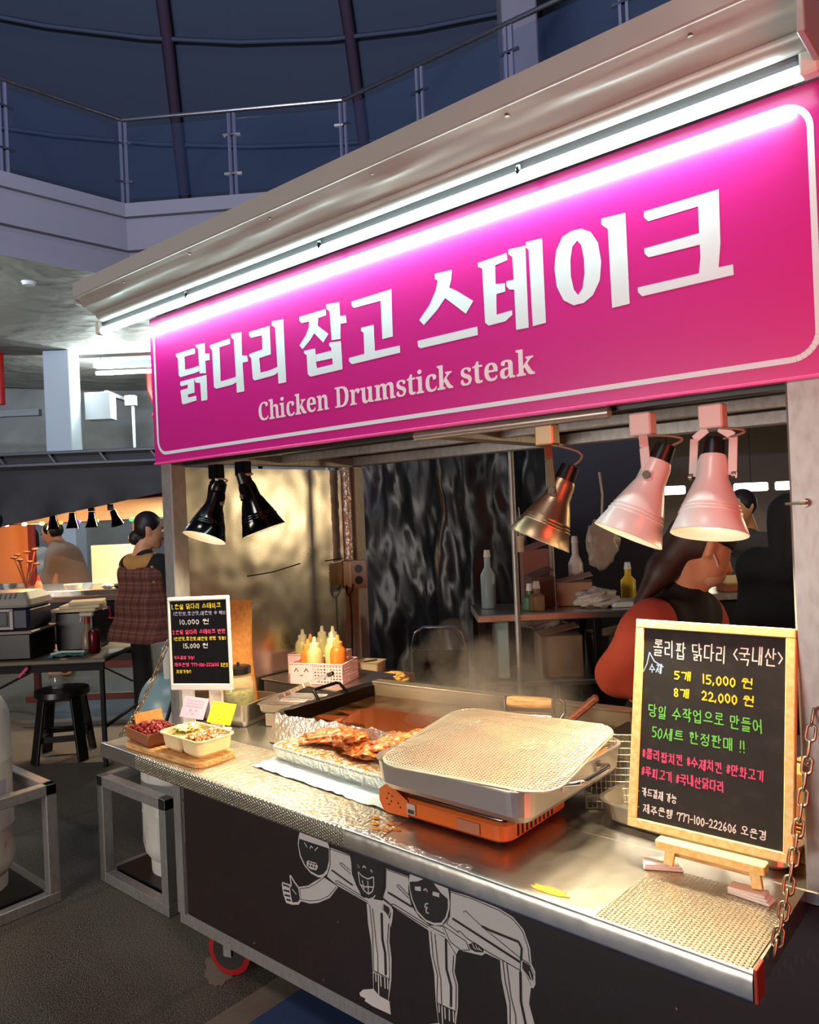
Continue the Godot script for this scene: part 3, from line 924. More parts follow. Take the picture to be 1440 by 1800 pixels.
func hall() -> void:
	# floor with its painted markings
	var f := struct("floor", MB.new().box(Vector3(-2, -0.1, 0), Vector3(34, 0.2, 34)), M.floor)
	obj("painted_stripe", MB.new().box(Vector3(-1.99, 0.0012, 0.9), Vector3(0.11, 0.0024, 4.6)), M.floor_grey, f)
	obj("painted_bay", MB.new().box(Vector3(-0.8, 0.001, 0.9), Vector3(2.27, 0.002, 4.6)), M.floor_blue, f)
	obj("painted_lit_patch", MB.new().prism(ragged(0.10, 0.045, 28, 66, 0.15), -0.0018, 0.0, Transform3D(Basis(Vector3(1, 0, 0), Vector3(0, 0, 1), Vector3(0, -1, 0)), Vector3(-2.25, 0.0, -0.085)).rotated_local(Vector3(0, 0, 1), 0.5)), M.floor_grey, f)  # patch of light on the floor, painted in as grey
	# outer walls and dome
	var c := Transform3D(Basis(), Vector3(HUB.x, 0, HUB.y))
	struct("wall_outer", MB.new().lathe([Vector2(15.2, 4.4), Vector2(15.2, -0.05), Vector2(15.5, -0.05), Vector2(15.5, 4.4)], c, 48), M.wall)
	var dome := struct("ceiling_dome", MB.new().lathe([Vector2(0, 13.0), Vector2(4, 12.6), Vector2(8, 11.5), Vector2(11.5, 9.6), Vector2(14, 7.2), Vector2(15.4, 4.3), Vector2(15.7, 4.3), Vector2(14.3, 7.4), Vector2(11.7, 9.9), Vector2(8, 11.8), Vector2(4, 12.9), Vector2(0, 13.3)], c, 48), M.dome)
	for k in 24:
		var a := TAU * k / 24.0 + 0.1
		var d := Vector3(sin(a), 0, cos(a))
		var o := Vector3(HUB.x, 0, HUB.y)
		obj("rib", MB.new().tube([o + d * 15.2 + Vector3(0, 4.6, 0), o + d * 13.85 + Vector3(0, 7.1, 0), o + d * 11.35 + Vector3(0, 9.45, 0), o + d * 7.95 + Vector3(0, 11.35, 0), o + d * 4.0 + Vector3(0, 12.4, 0)], 0.10, 6), M.dome_rib, dome)
	for h in [[15.0, 5.0], [14.5, 5.9], [13.9, 7.0], [12.7, 8.3], [11.4, 9.4], [9.8, 10.4], [8.0, 11.3]]:
		var ring := []
		for k in 48:
			var a := TAU * k / 48.0
			ring.append(Vector3(HUB.x + sin(a) * h[0], h[1], HUB.y + cos(a) * h[0]))
		obj("ring_beam", MB.new().tube(ring, 0.04, 5, true), M.dome, dome)
	# the gallery: ceiling below it, stepped fascia, glass balustrade
	var slab := MB.new()
	var fas := [MB.new(), MB.new(), MB.new()]
	var steps := [[0.0, 5.1, 4.95], [-0.07, 4.95, 4.6], [-0.16, 4.6, 4.3]]
	for i in EDGE.size() - 1:
		var p: Vector2 = EDGE[i]
		var q: Vector2 = EDGE[i + 1]
		var po: Vector2 = HUB + (p - HUB).normalized() * 15.2
		var qo: Vector2 = HUB + (q - HUB).normalized() * 15.2
		var pi2: Vector2 = p + (p - HUB).normalized() * 0.16
		var qi2: Vector2 = q + (q - HUB).normalized() * 0.16
		slab.quad(v3(pi2, 4.3), v3(po, 4.3), v3(qo, 4.3), v3(qi2, 4.3))
		slab.quad(v3(p, 5.1), v3(q, 5.1), v3(qo, 5.1), v3(po, 5.1))
		for s in 3:
			var e: Array = steps[s]
			var a: Vector2 = p - (p - HUB).normalized() * e[0]
			var b: Vector2 = q - (q - HUB).normalized() * e[0]
			fas[s].quad(v3(b, e[1]), v3(a, e[1]), v3(a, e[2]), v3(b, e[2]))
			if s < 2:
				var nx: float = steps[s + 1][0]
				var a2: Vector2 = p - (p - HUB).normalized() * nx
				var b2: Vector2 = q - (q - HUB).normalized() * nx
				fas[s].quad(v3(b, e[2]), v3(a, e[2]), v3(a2, e[2]), v3(b2, e[2]))
	struct("ceiling", slab, M.ceiling)
	for s in 3:
		struct("trim_%d" % (s + 1), fas[s], M.fascia)
	var bal := thing("glass_balustrade", "glass balustrade with steel handrail round the dark upper gallery", "railing", Vector3(-7.8, 5.1, -3.0))
	var o := -bal.position
	for i in EDGE.size() - 1:
		var p := v3(EDGE[i] + (EDGE[i] - HUB).normalized() * 0.05, 5.1) + o
		var q := v3(EDGE[i + 1] + (EDGE[i + 1] - HUB).normalized() * 0.05, 5.1) + o
		obj("handrail", MB.new().tube([p + Vector3(0, 0.95, 0), q + Vector3(0, 0.95, 0)], 0.024, 8), M.rail, bal)
		var cnt := maxi(1, int(round(p.distance_to(q) / 1.25)))
		for k in cnt:
			var a := p.lerp(q, float(k) / cnt)
			var b := p.lerp(q, float(k + 1) / cnt)
			var d := (b - a).normalized()
			var a2 := a + d * 0.05
			var b2 := b - d * 0.05
			obj("glass_pane", MB.new().bar(a2 + Vector3(0, 0.46, 0), b2 + Vector3(0, 0.46, 0), 0.012, 0.80), M.glass_pane, bal)
			for e in [a2 - d * 0.02, b2 + d * 0.02]:
				obj("post", MB.new().box(e + Vector3(0, 0.46, 0), Vector3(0.026, 0.92, 0.026)), simple(Color(0.38, 0.38, 0.44), 0.5), bal)
				for y in [0.25, 0.68]:
					obj("clamp", MB.new().bar(e + Vector3(0, y, 0) - d * 0.07, e + Vector3(0, y, 0) + d * 0.07, 0.03, 0.025), M.rail, bal)
	var gc := thing("gallery_column", "violet-grey column standing on the dark upper gallery", "column", Vector3(-4.8, 5.1, -6.6), TURN)
	obj("shaft", MB.new().box(Vector3(0, 2.2, 0), Vector3(0.42, 4.4, 0.42), Basis(), 0.02), M.fascia, gc)
	obj("capital", MB.new().box(Vector3(0, 4.45, 0), Vector3(0.56, 0.12, 0.56), Basis(), 0.02), M.fascia, gc)
	# column, boxes, pipes and lights under the gallery
	var col := thing("concrete_column", "pale square column rising to the plaster ceiling", "column", Vector3(-11.95, 0, -4.28), TURN)
	obj("shaft", MB.new().box(Vector3(0, 2.14, 0), Vector3(0.40, 4.3, 0.40), Basis(), 0.01), simple(Color(0.72, 0.76, 0.80), 0.6), col)
	var bx := thing("electrical_cabinet", "white wall cabinet beside the square column", "cabinet", Vector3(-11.85, 3.25, -4.85), TURN)
	obj("case", MB.new().box(Vector3(0.0, 0.22, 0), Vector3(0.42, 0.44, 0.25), Basis(), 0.008), simple(Color(0.85, 0.87, 0.86), 0.5), bx)
	obj("arm", MB.new().box(Vector3(0.1, 0.45, -0.4), Vector3(0.06, 0.06, 0.8)), M.grey_paint, bx)
	var jb := thing("junction_box", "small white box at the head of a conduit", "box", Vector3(-11.95, 3.55, -5.45), TURN)
	obj("case", MB.new().box(Vector3(0, 0.08, 0), Vector3(0.18, 0.17, 0.10), Basis(), 0.006), simple(Color(0.8, 0.82, 0.82), 0.5), jb)
	obj("conduit", MB.new().cyl(Vector3(0.03, 0.0, 0), Vector3(0.03, -1.4, 0), 0.025), simple(Color(0.8, 0.84, 0.85), 0.4), jb)
	var gb := thing("steel_beam", "pale horizontal steel beam fixed to the column", "beam", Vector3(-12.35, 3.36, -3.9), TURN)
	obj("bar", MB.new().box(Vector3(-0.55, 0, 0), Vector3(1.5, 0.10, 0.10)), M.grey_paint, gb)
	var rp := thing("sprinkler_pipes", "red sprinkler pipes bending below the ceiling", "pipe", Vector3(-11.7, 3.2, -5.9), TURN)
	obj("riser", MB.new().tube([Vector3(-0.2, 1.08, 0), Vector3(-0.2, 0.62, 0), Vector3(-0.12, 0.45, 0.05), Vector3(0.3, 0.2, 0.2), Vector3(0.8, -0.05, 0.4)], 0.06, 10), M.red_pipe, rp)
	obj("riser", MB.new().tube([Vector3(0.05, 1.08, 0), Vector3(0.05, 0.55, 0), Vector3(0.2, 0.38, 0.1), Vector3(0.9, 0.05, 0.4)], 0.06, 10), M.red_pipe, rp)
	obj("branch", MB.new().tube([Vector3(-0.15, 0.2, 0), Vector3(0.25, 0.0, 0.2), Vector3(0.8, -0.2, 0.5)], 0.06, 10), M.red_pipe, rp)
	var rv := thing("pipe_stub", "short red pipe dropping from the ceiling", "pipe", Vector3(-12.6, 3.5, -3.6))
	obj("pipe", MB.new().cyl(Vector3(0, 0, 0), Vector3(0, 0.8, 0), 0.07), M.red_pipe, rv)
	for k in 3:
		var at: Vector3 = [Vector3(-11.45, 4.02, -5.2), Vector3(-9.6, 4.02, -0.4), Vector3(-5.0, 4.02, -9.0)][k]  # second tube is unseen, added to brighten the plaster ceiling
		var lt := thing("ceiling_tube_light", ["short white tube light hanging under the plaster ceiling by the red pipes", "white tube light added out of view under the gallery", "white tube light under the gallery behind the stalls"][k], "light", at, TURN)
		obj("housing", MB.new().box(Vector3(0, 0.13, 0), Vector3(1.2, 0.10, 0.16), Basis(), 0.01), simple(Color(0.85, 0.9, 0.92), 0.4), lt)
		obj("tube", MB.new().cyl(Vector3(-0.58, 0.0, 0), Vector3(0.58, 0.0, 0), 0.035, -1, 12), glow(Color(0.92, 1.0, 1.0), 3.0), lt)
		for s in [-0.5, 0.5]:
			obj("hanger", MB.new().cyl(Vector3(s, 0.17, 0), Vector3(s, 0.28, 0), 0.008, -1, 6), M.grey_paint, lt)
		for s in [-0.4, 0.4]:
			var om := OmniLight3D.new()
			om.name = "tube_glow"
			om.light_color = Color(0.94, 1.0, 0.98)
			om.light_energy = 2.3
			om.light_size = 0.05
			om.omni_range = 40.0
			om.omni_attenuation = 2.0
			om.shadow_enabled = true
			lt.add_child(om, true)
			om.position = Vector3(s, -0.10, 0)
	var sp := thing("smoke_detector", "round white detector on the plaster ceiling", "detector", Vector3(-8.72, 4.3, -2.4))
	obj("disc", MB.new().cyl(Vector3(0, -0.04, 0), Vector3(0, 0, 0), 0.06, 0.08, 16), M.white_plastic, sp)

func v3(p: Vector2, y: float) -> Vector3:
	return Vector3(p.x, y, p.y)
# ------------------------------------------------------------------ the stall
const X0 := -2.34
const X1 := -0.27
const DEEP := -0.94
const TOP := 0.85

func stall() -> void:
	var t := thing("food_stall", "wheeled steel food stall with fold-down counter and dark printed front panel", "food stall", Vector3(-1.3, 0, -0.45))
	var o := -t.position
	var fr: Material = M.frame
	# posts
	for p in [[X0 + 0.03, -0.03, 0.06], [X1 - 0.045, -0.035, 0.09], [X0 + 0.03, DEEP + 0.03, 0.06], [X1 - 0.03, DEEP + 0.03, 0.06]]:
		var h := 1.745 - 0.17
		obj("post", MB.new().box(o + Vector3(p[0], 0.17 + h / 2, p[1]), Vector3(p[2], h, 0.06), Basis(), 0.004), fr, t)
	# lower frame
	obj("bottom_rail", MB.new().box(o + Vector3((X0 + X1) / 2, 0.192, -0.026), Vector3(X1 - X0 - 0.002, 0.045, 0.05), Basis(), 0.003), fr, t)
	obj("bottom_rail", MB.new().box(o + Vector3((X0 + X1) / 2, 0.192, DEEP + 0.03), Vector3(X1 - X0 - 0.002, 0.045, 0.05), Basis(), 0.003), fr, t)
	for x in [X0 + 0.026, X1 - 0.026]:
		obj("bottom_rail", MB.new().box(o + Vector3(x, 0.192, (DEEP) / 2), Vector3(0.05, 0.045, -DEEP - 0.11), Basis(), 0.003), fr, t)
	obj("corner_trim", MB.new().box(o + Vector3(X0 + 0.022, 0.51, 0.003), Vector3(0.042, 0.60, 0.006), Basis(), 0.001), fr, t)
	obj("base_plate", MB.new().box(o + Vector3((X0 + X1) / 2, 0.212, DEEP / 2), Vector3(X1 - X0 - 0.12, 0.004, -DEEP - 0.12)), M.dark_steel, t)
	# front panel with its print
	var fp := obj("front_panel", MB.new().box(o + Vector3((X0 + X1) / 2 + 0.02, 0.52, -0.004), Vector3(X1 - X0 - 0.05, 0.61, 0.008)), M.panel, t)
	fp.set_meta("label", "dark brown laminate panel with faint ring print")
	var names := ["print of a joined figure giving a thumbs-up", "print of the grinning middle figure", "print of the figure with raised hips"]
	var pm := simple(Color.WHITE, 0.55)
	pm.vertex_color_use_as_albedo = true
	for k in 3:
		var mb := MB.new()
		var lay := 0
		for e in FIGURES:
			if e[0] != k:
				continue
			mb.color(Color(0.60, 0.56, 0.53) if e[1] else Color(0.012, 0.010, 0.009))
			lay += 1
			var z := 0.0002 + lay * 0.00006
			var xf := Transform3D(Basis(), o + Vector3(X0, 0, 0))
			if e[2] == 0.0:
				mb.prism(v2(e[3]), z, z, xf, false)
			else:
				mb.stroke(v2(e[3]), e[2], z, xf)
		var pf := obj("printed_figure", mb, pm, fp)
		pf.set_meta("label", names[k])
	for p in [[-2.288, 0.60], [-2.285, 0.235], [-1.93, 0.235], [-1.62, 0.235], [-1.30, 0.235], [-1.55, 0.42], [-1.0, 0.236], [-0.62, 0.40], [-0.60, 0.55]]:
		obj("screw", MB.new().cyl(o + Vector3(p[0], p[1], 0), o + Vector3(p[0], p[1], 0.003), 0.004, 0.003, 8), M.rust_screw, fp)
	# side panels: left is steel from counter to roof
	var sp := obj("side_panel", MB.new().box(o + Vector3(X0 + 0.008, 1.29, (DEEP) / 2), Vector3(0.006, 0.88, -DEEP - 0.12)), M.steel_sheet, t)
	sp.set_meta("label", "dented greasy steel side wall")
	obj("scratch", MB.new().tube([o + Vector3(X0 + 0.0125, 1.325, -0.34), o + Vector3(X0 + 0.0125, 1.33, -0.46), o + Vector3(X0 + 0.0125, 1.352, -0.60)], 0.0022, 5), M.dark_steel, sp)
	obj("scratch", MB.new().tube([o + Vector3(X0 + 0.0125, 1.352, -0.74), o + Vector3(X0 + 0.0125, 1.355, -0.84)], 0.0022, 5), M.dark_steel, sp)
	obj("side_panel", MB.new().box(o + Vector3(X0 + 0.008, 0.53, DEEP / 2), Vector3(0.006, 0.63, -DEEP - 0.12)), M.steel_sheet, t)
	obj("side_panel", MB.new().box(o + Vector3(X1 - 0.008, 0.53, DEEP / 2), Vector3(0.006, 0.63, -DEEP - 0.12)), M.steel_sheet, t)
	obj("foil_wrap", foil_pole(o), M.foil, t)
	# worktop and fold-down counter
	obj("worktop", MB.new().box(o + Vector3((X0 + X1) / 2, TOP - 0.012, DEEP / 2 + 0.0), Vector3(X1 - X0 - 0.135, 0.024, -DEEP - 0.0), Basis(), 0.002), M.steel, t)
	var xfl := Transform3D(Basis(Vector3(1, 0, 0), Vector3(0, 0, 1), Vector3(0, -1, 0)), o + Vector3(0, TOP, 0))
	var shelf := PackedVector2Array([Vector2(X0, 0.002), Vector2(X0, 0.250), Vector2(X1 - 0.09, 0.300), Vector2(X1 - 0.09, 0.002)])
	obj("fold_down_counter", MB.new().prism(shelf, 0.001, 0.04, xfl), M.steel, t)
	obj("counter_apron", MB.new().prism(PackedVector2Array([Vector2(X0 + 0.01, -0.0), Vector2(X0 + 0.01, 0.002), Vector2(X1 - 0.1, 0.002), Vector2(X1 - 0.1, 0.0)]), 0.002, 0.03, xfl), M.steel, t)
	# sheets laid over the counter
	var sheets := [[[-2.335, 0.004, -2.335, 0.249, -1.86, 0.259, -1.90, 0.004], "foil_sheet"], [[-1.905, 0.004, -1.855, 0.261, -1.12, 0.279, -1.16, 0.004], "foil_sheet"], [[-1.165, 0.004, -1.115, 0.28, -0.615, 0.292, -0.60, 0.20, -0.60, 0.004], "steel"], [[-0.60, 0.06, -0.615, 0.292, -0.366, 0.298, -0.362, 0.10, -0.40, 0.06], "emboss"]]
	for s in sheets.size():
		var top := 0.0006 + 0.0004 * s
		var sh := obj("counter_sheet", MB.new().prism(v2(sheets[s][0]), -top, 0.0, xfl), M[sheets[s][1]], t)
		if s == 3:
			sh.set_meta("label", "embossed steel sheet with rows of bumps")
	# the front lip: embossed strip on the left, plain rolled strip on the right
	lip(t, o, X0, -2.12, "steel")
	lip(t, o, -2.12, -1.22, "emboss")
	lip(t, o, -1.22, X1 - 0.09, "steel")
	# torn foil edging where the cover peels
	var torn := MB.new()
	var r := RandomNumberGenerator.new()
	r.seed = 5
	var pts := PackedVector2Array()
	var last := PackedVector2Array()
	for k in 26:
		var x := -1.28 + k * 0.016
		pts.append(Vector2(x, 0.276 + (x + 1.28) * 0.025))
		last.append(Vector2(x, 0.252 + (x + 1.28) * 0.025 + r.randf() * 0.014))
	last.reverse()
	pts.append_array(last)
	torn.prism(pts, -0.0028, 0.0, xfl)
	obj("torn_foil", torn, M.foil, t)
	# rust at the counter's right corner
	obj("corner_bracket", MB.new().box(o + Vector3(-0.357, 0.832, 0.285), Vector3(0.006, 0.05, 0.035), Basis(), 0.001), simple(Color(0.62, 0.25, 0.17), 0.6, 0.3), t)
	# chains that hold the counter
	chain(t, o, Vector3(-0.333, 1.172, 0.006), Vector3(-0.352, 0.842, 0.225), 0.03, "bright steel chain holding the right end of the counter")
	chain(t, o, Vector3(-2.325, 1.14, 0.006), Vector3(-2.345, 0.853, 0.185), 0.028, "bright steel chain holding the left end of the counter")
	for p in [[-0.335, 1.526], [-0.348, 1.076]]:
		var b := obj("hook_bolt", MB.new().cyl(o + Vector3(p[0] - 0.03, p[1], -0.0), o + Vector3(p[0] + 0.005, p[1], 0.012), 0.0025, -1, 8).lathe([Vector2(0, 0), Vector2(0.008, 0), Vector2(0.008, 0.005), Vector2(0, 0.005)], Transform3D(Basis(Vector3(1, 0, 0), PI / 2), o + Vector3(p[0], p[1], 0.0)), 6), M.rust_screw, t)
		b.set_meta("label", "small bolt on the right post")
	# roof, beams, canopy
	obj("top_beam", MB.new().box(o + Vector3((X0 + X1) / 2, 1.765, -0.03), Vector3(X1 - X0, 0.04, 0.05), Basis(), 0.003), fr, t)
	obj("top_beam", MB.new().box(o + Vector3((X0 + X1) / 2, 1.765, DEEP + 0.03), Vector3(X1 - X0, 0.04, 0.05), Basis(), 0.003), fr, t)
	obj("top_beam", MB.new().box(o + Vector3((X0 + X1) / 2, 1.765, -0.5), Vector3(X1 - X0 - 0.12, 0.03, 0.03), Basis(), 0.003), fr, t)
	for x in [X0 + 0.03, -1.3, X1 - 0.03]:
		obj("top_beam", MB.new().box(o + Vector3(x, 1.76, DEEP / 2), Vector3(0.05, 0.04, -DEEP - 0.11), Basis(), 0.003), fr, t)
	obj("lamp_track", MB.new().box(o + Vector3((X0 + X1) / 2, 1.7375, -0.06), Vector3(X1 - X0 - 0.14, 0.014, 0.03), Basis(), 0.002), M.black_plastic, t)
	obj("inner_tube", MB.new().cyl(o + Vector3(-1.22, 1.728, -0.025), o + Vector3(-0.70, 1.728, -0.025), 0.012, -1, 12), simple(Color(0.62, 0.60, 0.57), 0.3, 0.6), t)
	for x in [X0 + 0.03, X1 - 0.03]:
		for z in [-0.03, DEEP + 0.03]:
			obj("roof_post", MB.new().box(o + Vector3(x, 2.052, z), Vector3(0.05, 0.53, 0.05)), fr, t)
	obj("roof", MB.new().box(o + Vector3((X0 + X1) / 2, 2.34, -0.50), Vector3(X1 - X0 + 0.06, 0.045, 0.98), Basis(), 0.003), M.canopy, t)
	obj("roof_lining", MB.new().box(o + Vector3((X0 + X1) / 2, 1.79, -0.48), Vector3(X1 - X0 - 0.02, 0.006, 0.86)), M.black_matte, t)
	# canopy over the sign: front lip, sloping sheet, rolled gutter
	var cl := -2.545
	var cr := X1 + 0.0
	obj("canopy_fascia", MB.new().box(o + Vector3((cl + cr) / 2, 2.343, 0.176), Vector3(cr - cl, 0.050, 0.010), Basis(), 0.003), M.canopy, t)
	obj("canopy_sheet", wavy_sheet(o, cl, cr), M.canopy, t)
	obj("canopy_top", MB.new().box(o + Vector3((cl + cr) / 2, 2.366, 0.0), Vector3(cr - cl, 0.004, 0.36)), M.canopy, t)
	var gm := MB.new()
	var rows := []
	for s in 2:
		var row := []
		for k in 13:
			var a := PI * k / 12.0
			row.append(o + Vector3(lerpf(cl + 0.02, cr - 0.01, s), 2.272 - sin(a) * 0.022, 0.090 - cos(a) * 0.022))
		rows.append(row)
	gm.grid(rows)
	obj("rolled_gutter", gm, M.canopy, t)
	obj("canopy_soffit", MB.new().box(o + Vector3((cl + cr) / 2 + 0.02, 2.268, 0.042), Vector3(cr - cl - 0.06, 0.010, 0.05)), simple(Color(0.30, 0.30, 0.31), 0.6), t)
	obj("canopy_end", MB.new().box(o + Vector3(cl + 0.003, 2.330, 0.11), Vector3(0.006, 0.066, 0.135), Basis(), 0.002), M.frame, t)
	obj("canopy_end", MB.new().box(o + Vector3(cr, 2.30, 0.10), Vector3(0.012, 0.14, 0.17), Basis(), 0.002), M.canopy, t)
	for k in 6:
		obj("rivet", MB.new().cyl(o + Vector3(X0 + 0.1 + k * 0.36, 2.307, 0.160), o + Vector3(X0 + 0.1 + k * 0.36, 2.313, 0.160), 0.005, -1, 8), M.rust_screw, t)
	# castors
	for p in [[-2.19, -0.10], [X1 - 0.15, -0.10], [-2.19, DEEP + 0.1], [X1 - 0.15, DEEP + 0.1]]:
		var w := o + Vector3(p[0], 0.086, p[1])
		var ax := Vector3(0.35, 0, 1).normalized()
		var bs := Basis(ax.cross(Vector3.UP), ax, Vector3.UP)
		var hub := obj("castor_wheel", MB.new().lathe([Vector2(0, -0.02), Vector2(0.062, -0.02), Vector2(0.062, 0.02), Vector2(0, 0.02)], Transform3D(bs, w), 24), simple(Color(0.16, 0.14, 0.14), 0.4), t)
		obj("tyre", MB.new().lathe([Vector2(0.060, -0.019), Vector2(0.083, -0.015), Vector2(0.086, 0.0), Vector2(0.083, 0.015), Vector2(0.060, 0.019)], Transform3D(bs, w), 28), simple(Color(0.62, 0.05, 0.06), 0.5), hub)
		obj("fork", MB.new().box(w + Vector3(0, 0.03, 0) + ax * 0.026, Vector3(0.03, 0.09, 0.003), Basis(ax.cross(Vector3.UP), Vector3.UP, -ax)).box(w + Vector3(0, 0.03, 0) - ax * 0.026, Vector3(0.03, 0.09, 0.003), Basis(ax.cross(Vector3.UP), Vector3.UP, -ax)).cyl(w + Vector3(0, 0.087, 0), w + Vector3(0, 0.10, 0), 0.03, -1, 16), M.frame, hub)
	# sockets on the back post, with their cables
	for k in 2:
		var at := Vector3([-2.30, -2.255][k], 1.235, [-0.87, -0.855][k])
		var s := thing("outlet_box", ["plain cream outlet box on the far corner post", "cream double socket box with two round outlets on the far post"][k], "outlet", at, [0.35, 0.5][k])
		obj("case", MB.new().box(Vector3(0, 0.055, 0), Vector3(0.07, 0.11, 0.045), Basis(), 0.004), M.cream, s)
		if k == 1:
			obj("face_plate", MB.new().box(Vector3(0.012, 0.055, 0.026), Vector3(0.066, 0.118, 0.008), Basis(), 0.002), simple(Color(0.66, 0.58, 0.54), 0.4), s)
			for y in [0.031, 0.079]:
				obj("socket", MB.new().cyl(Vector3(0.012, y, 0.029), Vector3(0.012, y, 0.0315), 0.017, -1, 20), M.black_plastic, s)
	var cab := thing("power_cable", "dark cables looping under the outlet boxes", "cable", Vector3(-2.28, 0.86, -0.85))
	obj("cord", MB.new().tube([Vector3(-0.03, 0.38, 0.01), Vector3(-0.02, 0.35, 0.02), Vector3(0.0, 0.34, 0.03), Vector3(0.02, 0.36, 0.03), Vector3(0.03, 0.39, 0.03)], 0.004, 8), M.black_plastic, cab)
	obj("cord", MB.new().tube([Vector3(0.0, 0.34, 0.02), Vector3(0.002, 0.2, 0.02), Vector3(-0.004, 0.1, 0.02), Vector3(0.0, 0.0, 0.02)], 0.004, 8), M.black_plastic, cab)

func foil_pole(o: Vector3) -> MB:
	var f := FastNoiseLite.new()
	f.seed = 9
	f.frequency = 9.0
	var rows := []
	for i in 40:
		var y := 1.35 + i * 0.39 / 39.0
		var row := []
		for k in 12:
			var a := TAU * k / 12
			var r := 0.018 * (1.0 + 0.35 * f.get_noise_3d(cos(a), y * 4.0, sin(a)))
			row.append(o + Vector3(X0 + 0.055 + sin(a) * r, y, DEEP + 0.10 + cos(a) * r))
		rows.append(row)
	return MB.new().grid(rows, true)

func wavy_sheet(o: Vector3, cl: float, cr: float) -> MB:
	var f := FastNoiseLite.new()
	f.seed = 4
	f.frequency = 1.0
	var rows := []
	for i in 9:
		var q := i / 8.0
		var row := []
		for k in 81:
			var x := lerpf(cl + 0.004, cr - 0.004, k / 80.0)
			var drop := 0.0
			if i > 0 and i < 8:
				drop = 0.010 * f.get_noise_2d(x * 1.6, q * 1.2) * sin(PI * q) - (0.004 if i == 3 else 0.0)
			row.append(o + Vector3(x, 2.318 - q * 0.046 + drop, 0.174 - q * 0.066))
		rows.append(row)
	return MB.new().grid(rows)

func lip(t: Node3D, o: Vector3, xa: float, xb: float, m: String) -> void:
	var za := 0.250 + (xa - X0) / (X1 - 0.09 - X0) * 0.05
	var zb := 0.250 + (xb - X0) / (X1 - 0.09 - X0) * 0.05
	var prof := [Vector2(-0.010, 0.0015), Vector2(0.0, 0.0015), Vector2(0.004, -0.002), Vector2(0.006, -0.012), Vector2(0.006, -0.036), Vector2(0.003, -0.044), Vector2(-0.006, -0.045), Vector2(-0.012, -0.041)]
	var rows := []
	for p in prof:
		var row := []
		for k in 13:
			var s := k / 12.0
			row.append(o + Vector3(lerpf(xa, xb, s), TOP + p.y, lerpf(za, zb, s) + p.x))
		rows.append(row)
	var e := obj("counter_edge", MB.new().grid(rows, false, false, true), M[m], t)
	if m == "emboss":
		e.set_meta("label", "embossed steel edge strip")

func chain(t: Node3D, o: Vector3, a: Vector3, b: Vector3, link: float, label: String) -> void:
	var c := Node3D.new()
	c.name = "chain"
	t.add_child(c, true)
	c.set_meta("label", label)
	var n := int(a.distance_to(b) / (link * 0.74))
	var d := (b - a).normalized()
	var side := d.cross(Vector3(0.2, 0.1, 1)).normalized()
	for k in n:
		var s := (k + 0.5) / n
		var p := a.lerp(b, s) - Vector3(0, 0.03 * sin(PI * s), 0) + o
		var w := side if k % 2 else d.cross(side)
		var ring := []
		for j in 16:
			var g := TAU * j / 16
			var lx := cos(g) * link * 0.24
			var ly := sin(g) * link * 0.24 + signf(sin(g)) * link * 0.24
			ring.append(p + w * lx + d * ly)
		obj("link", MB.new().tube(ring, 0.0026, 7, true), M.chain, c)

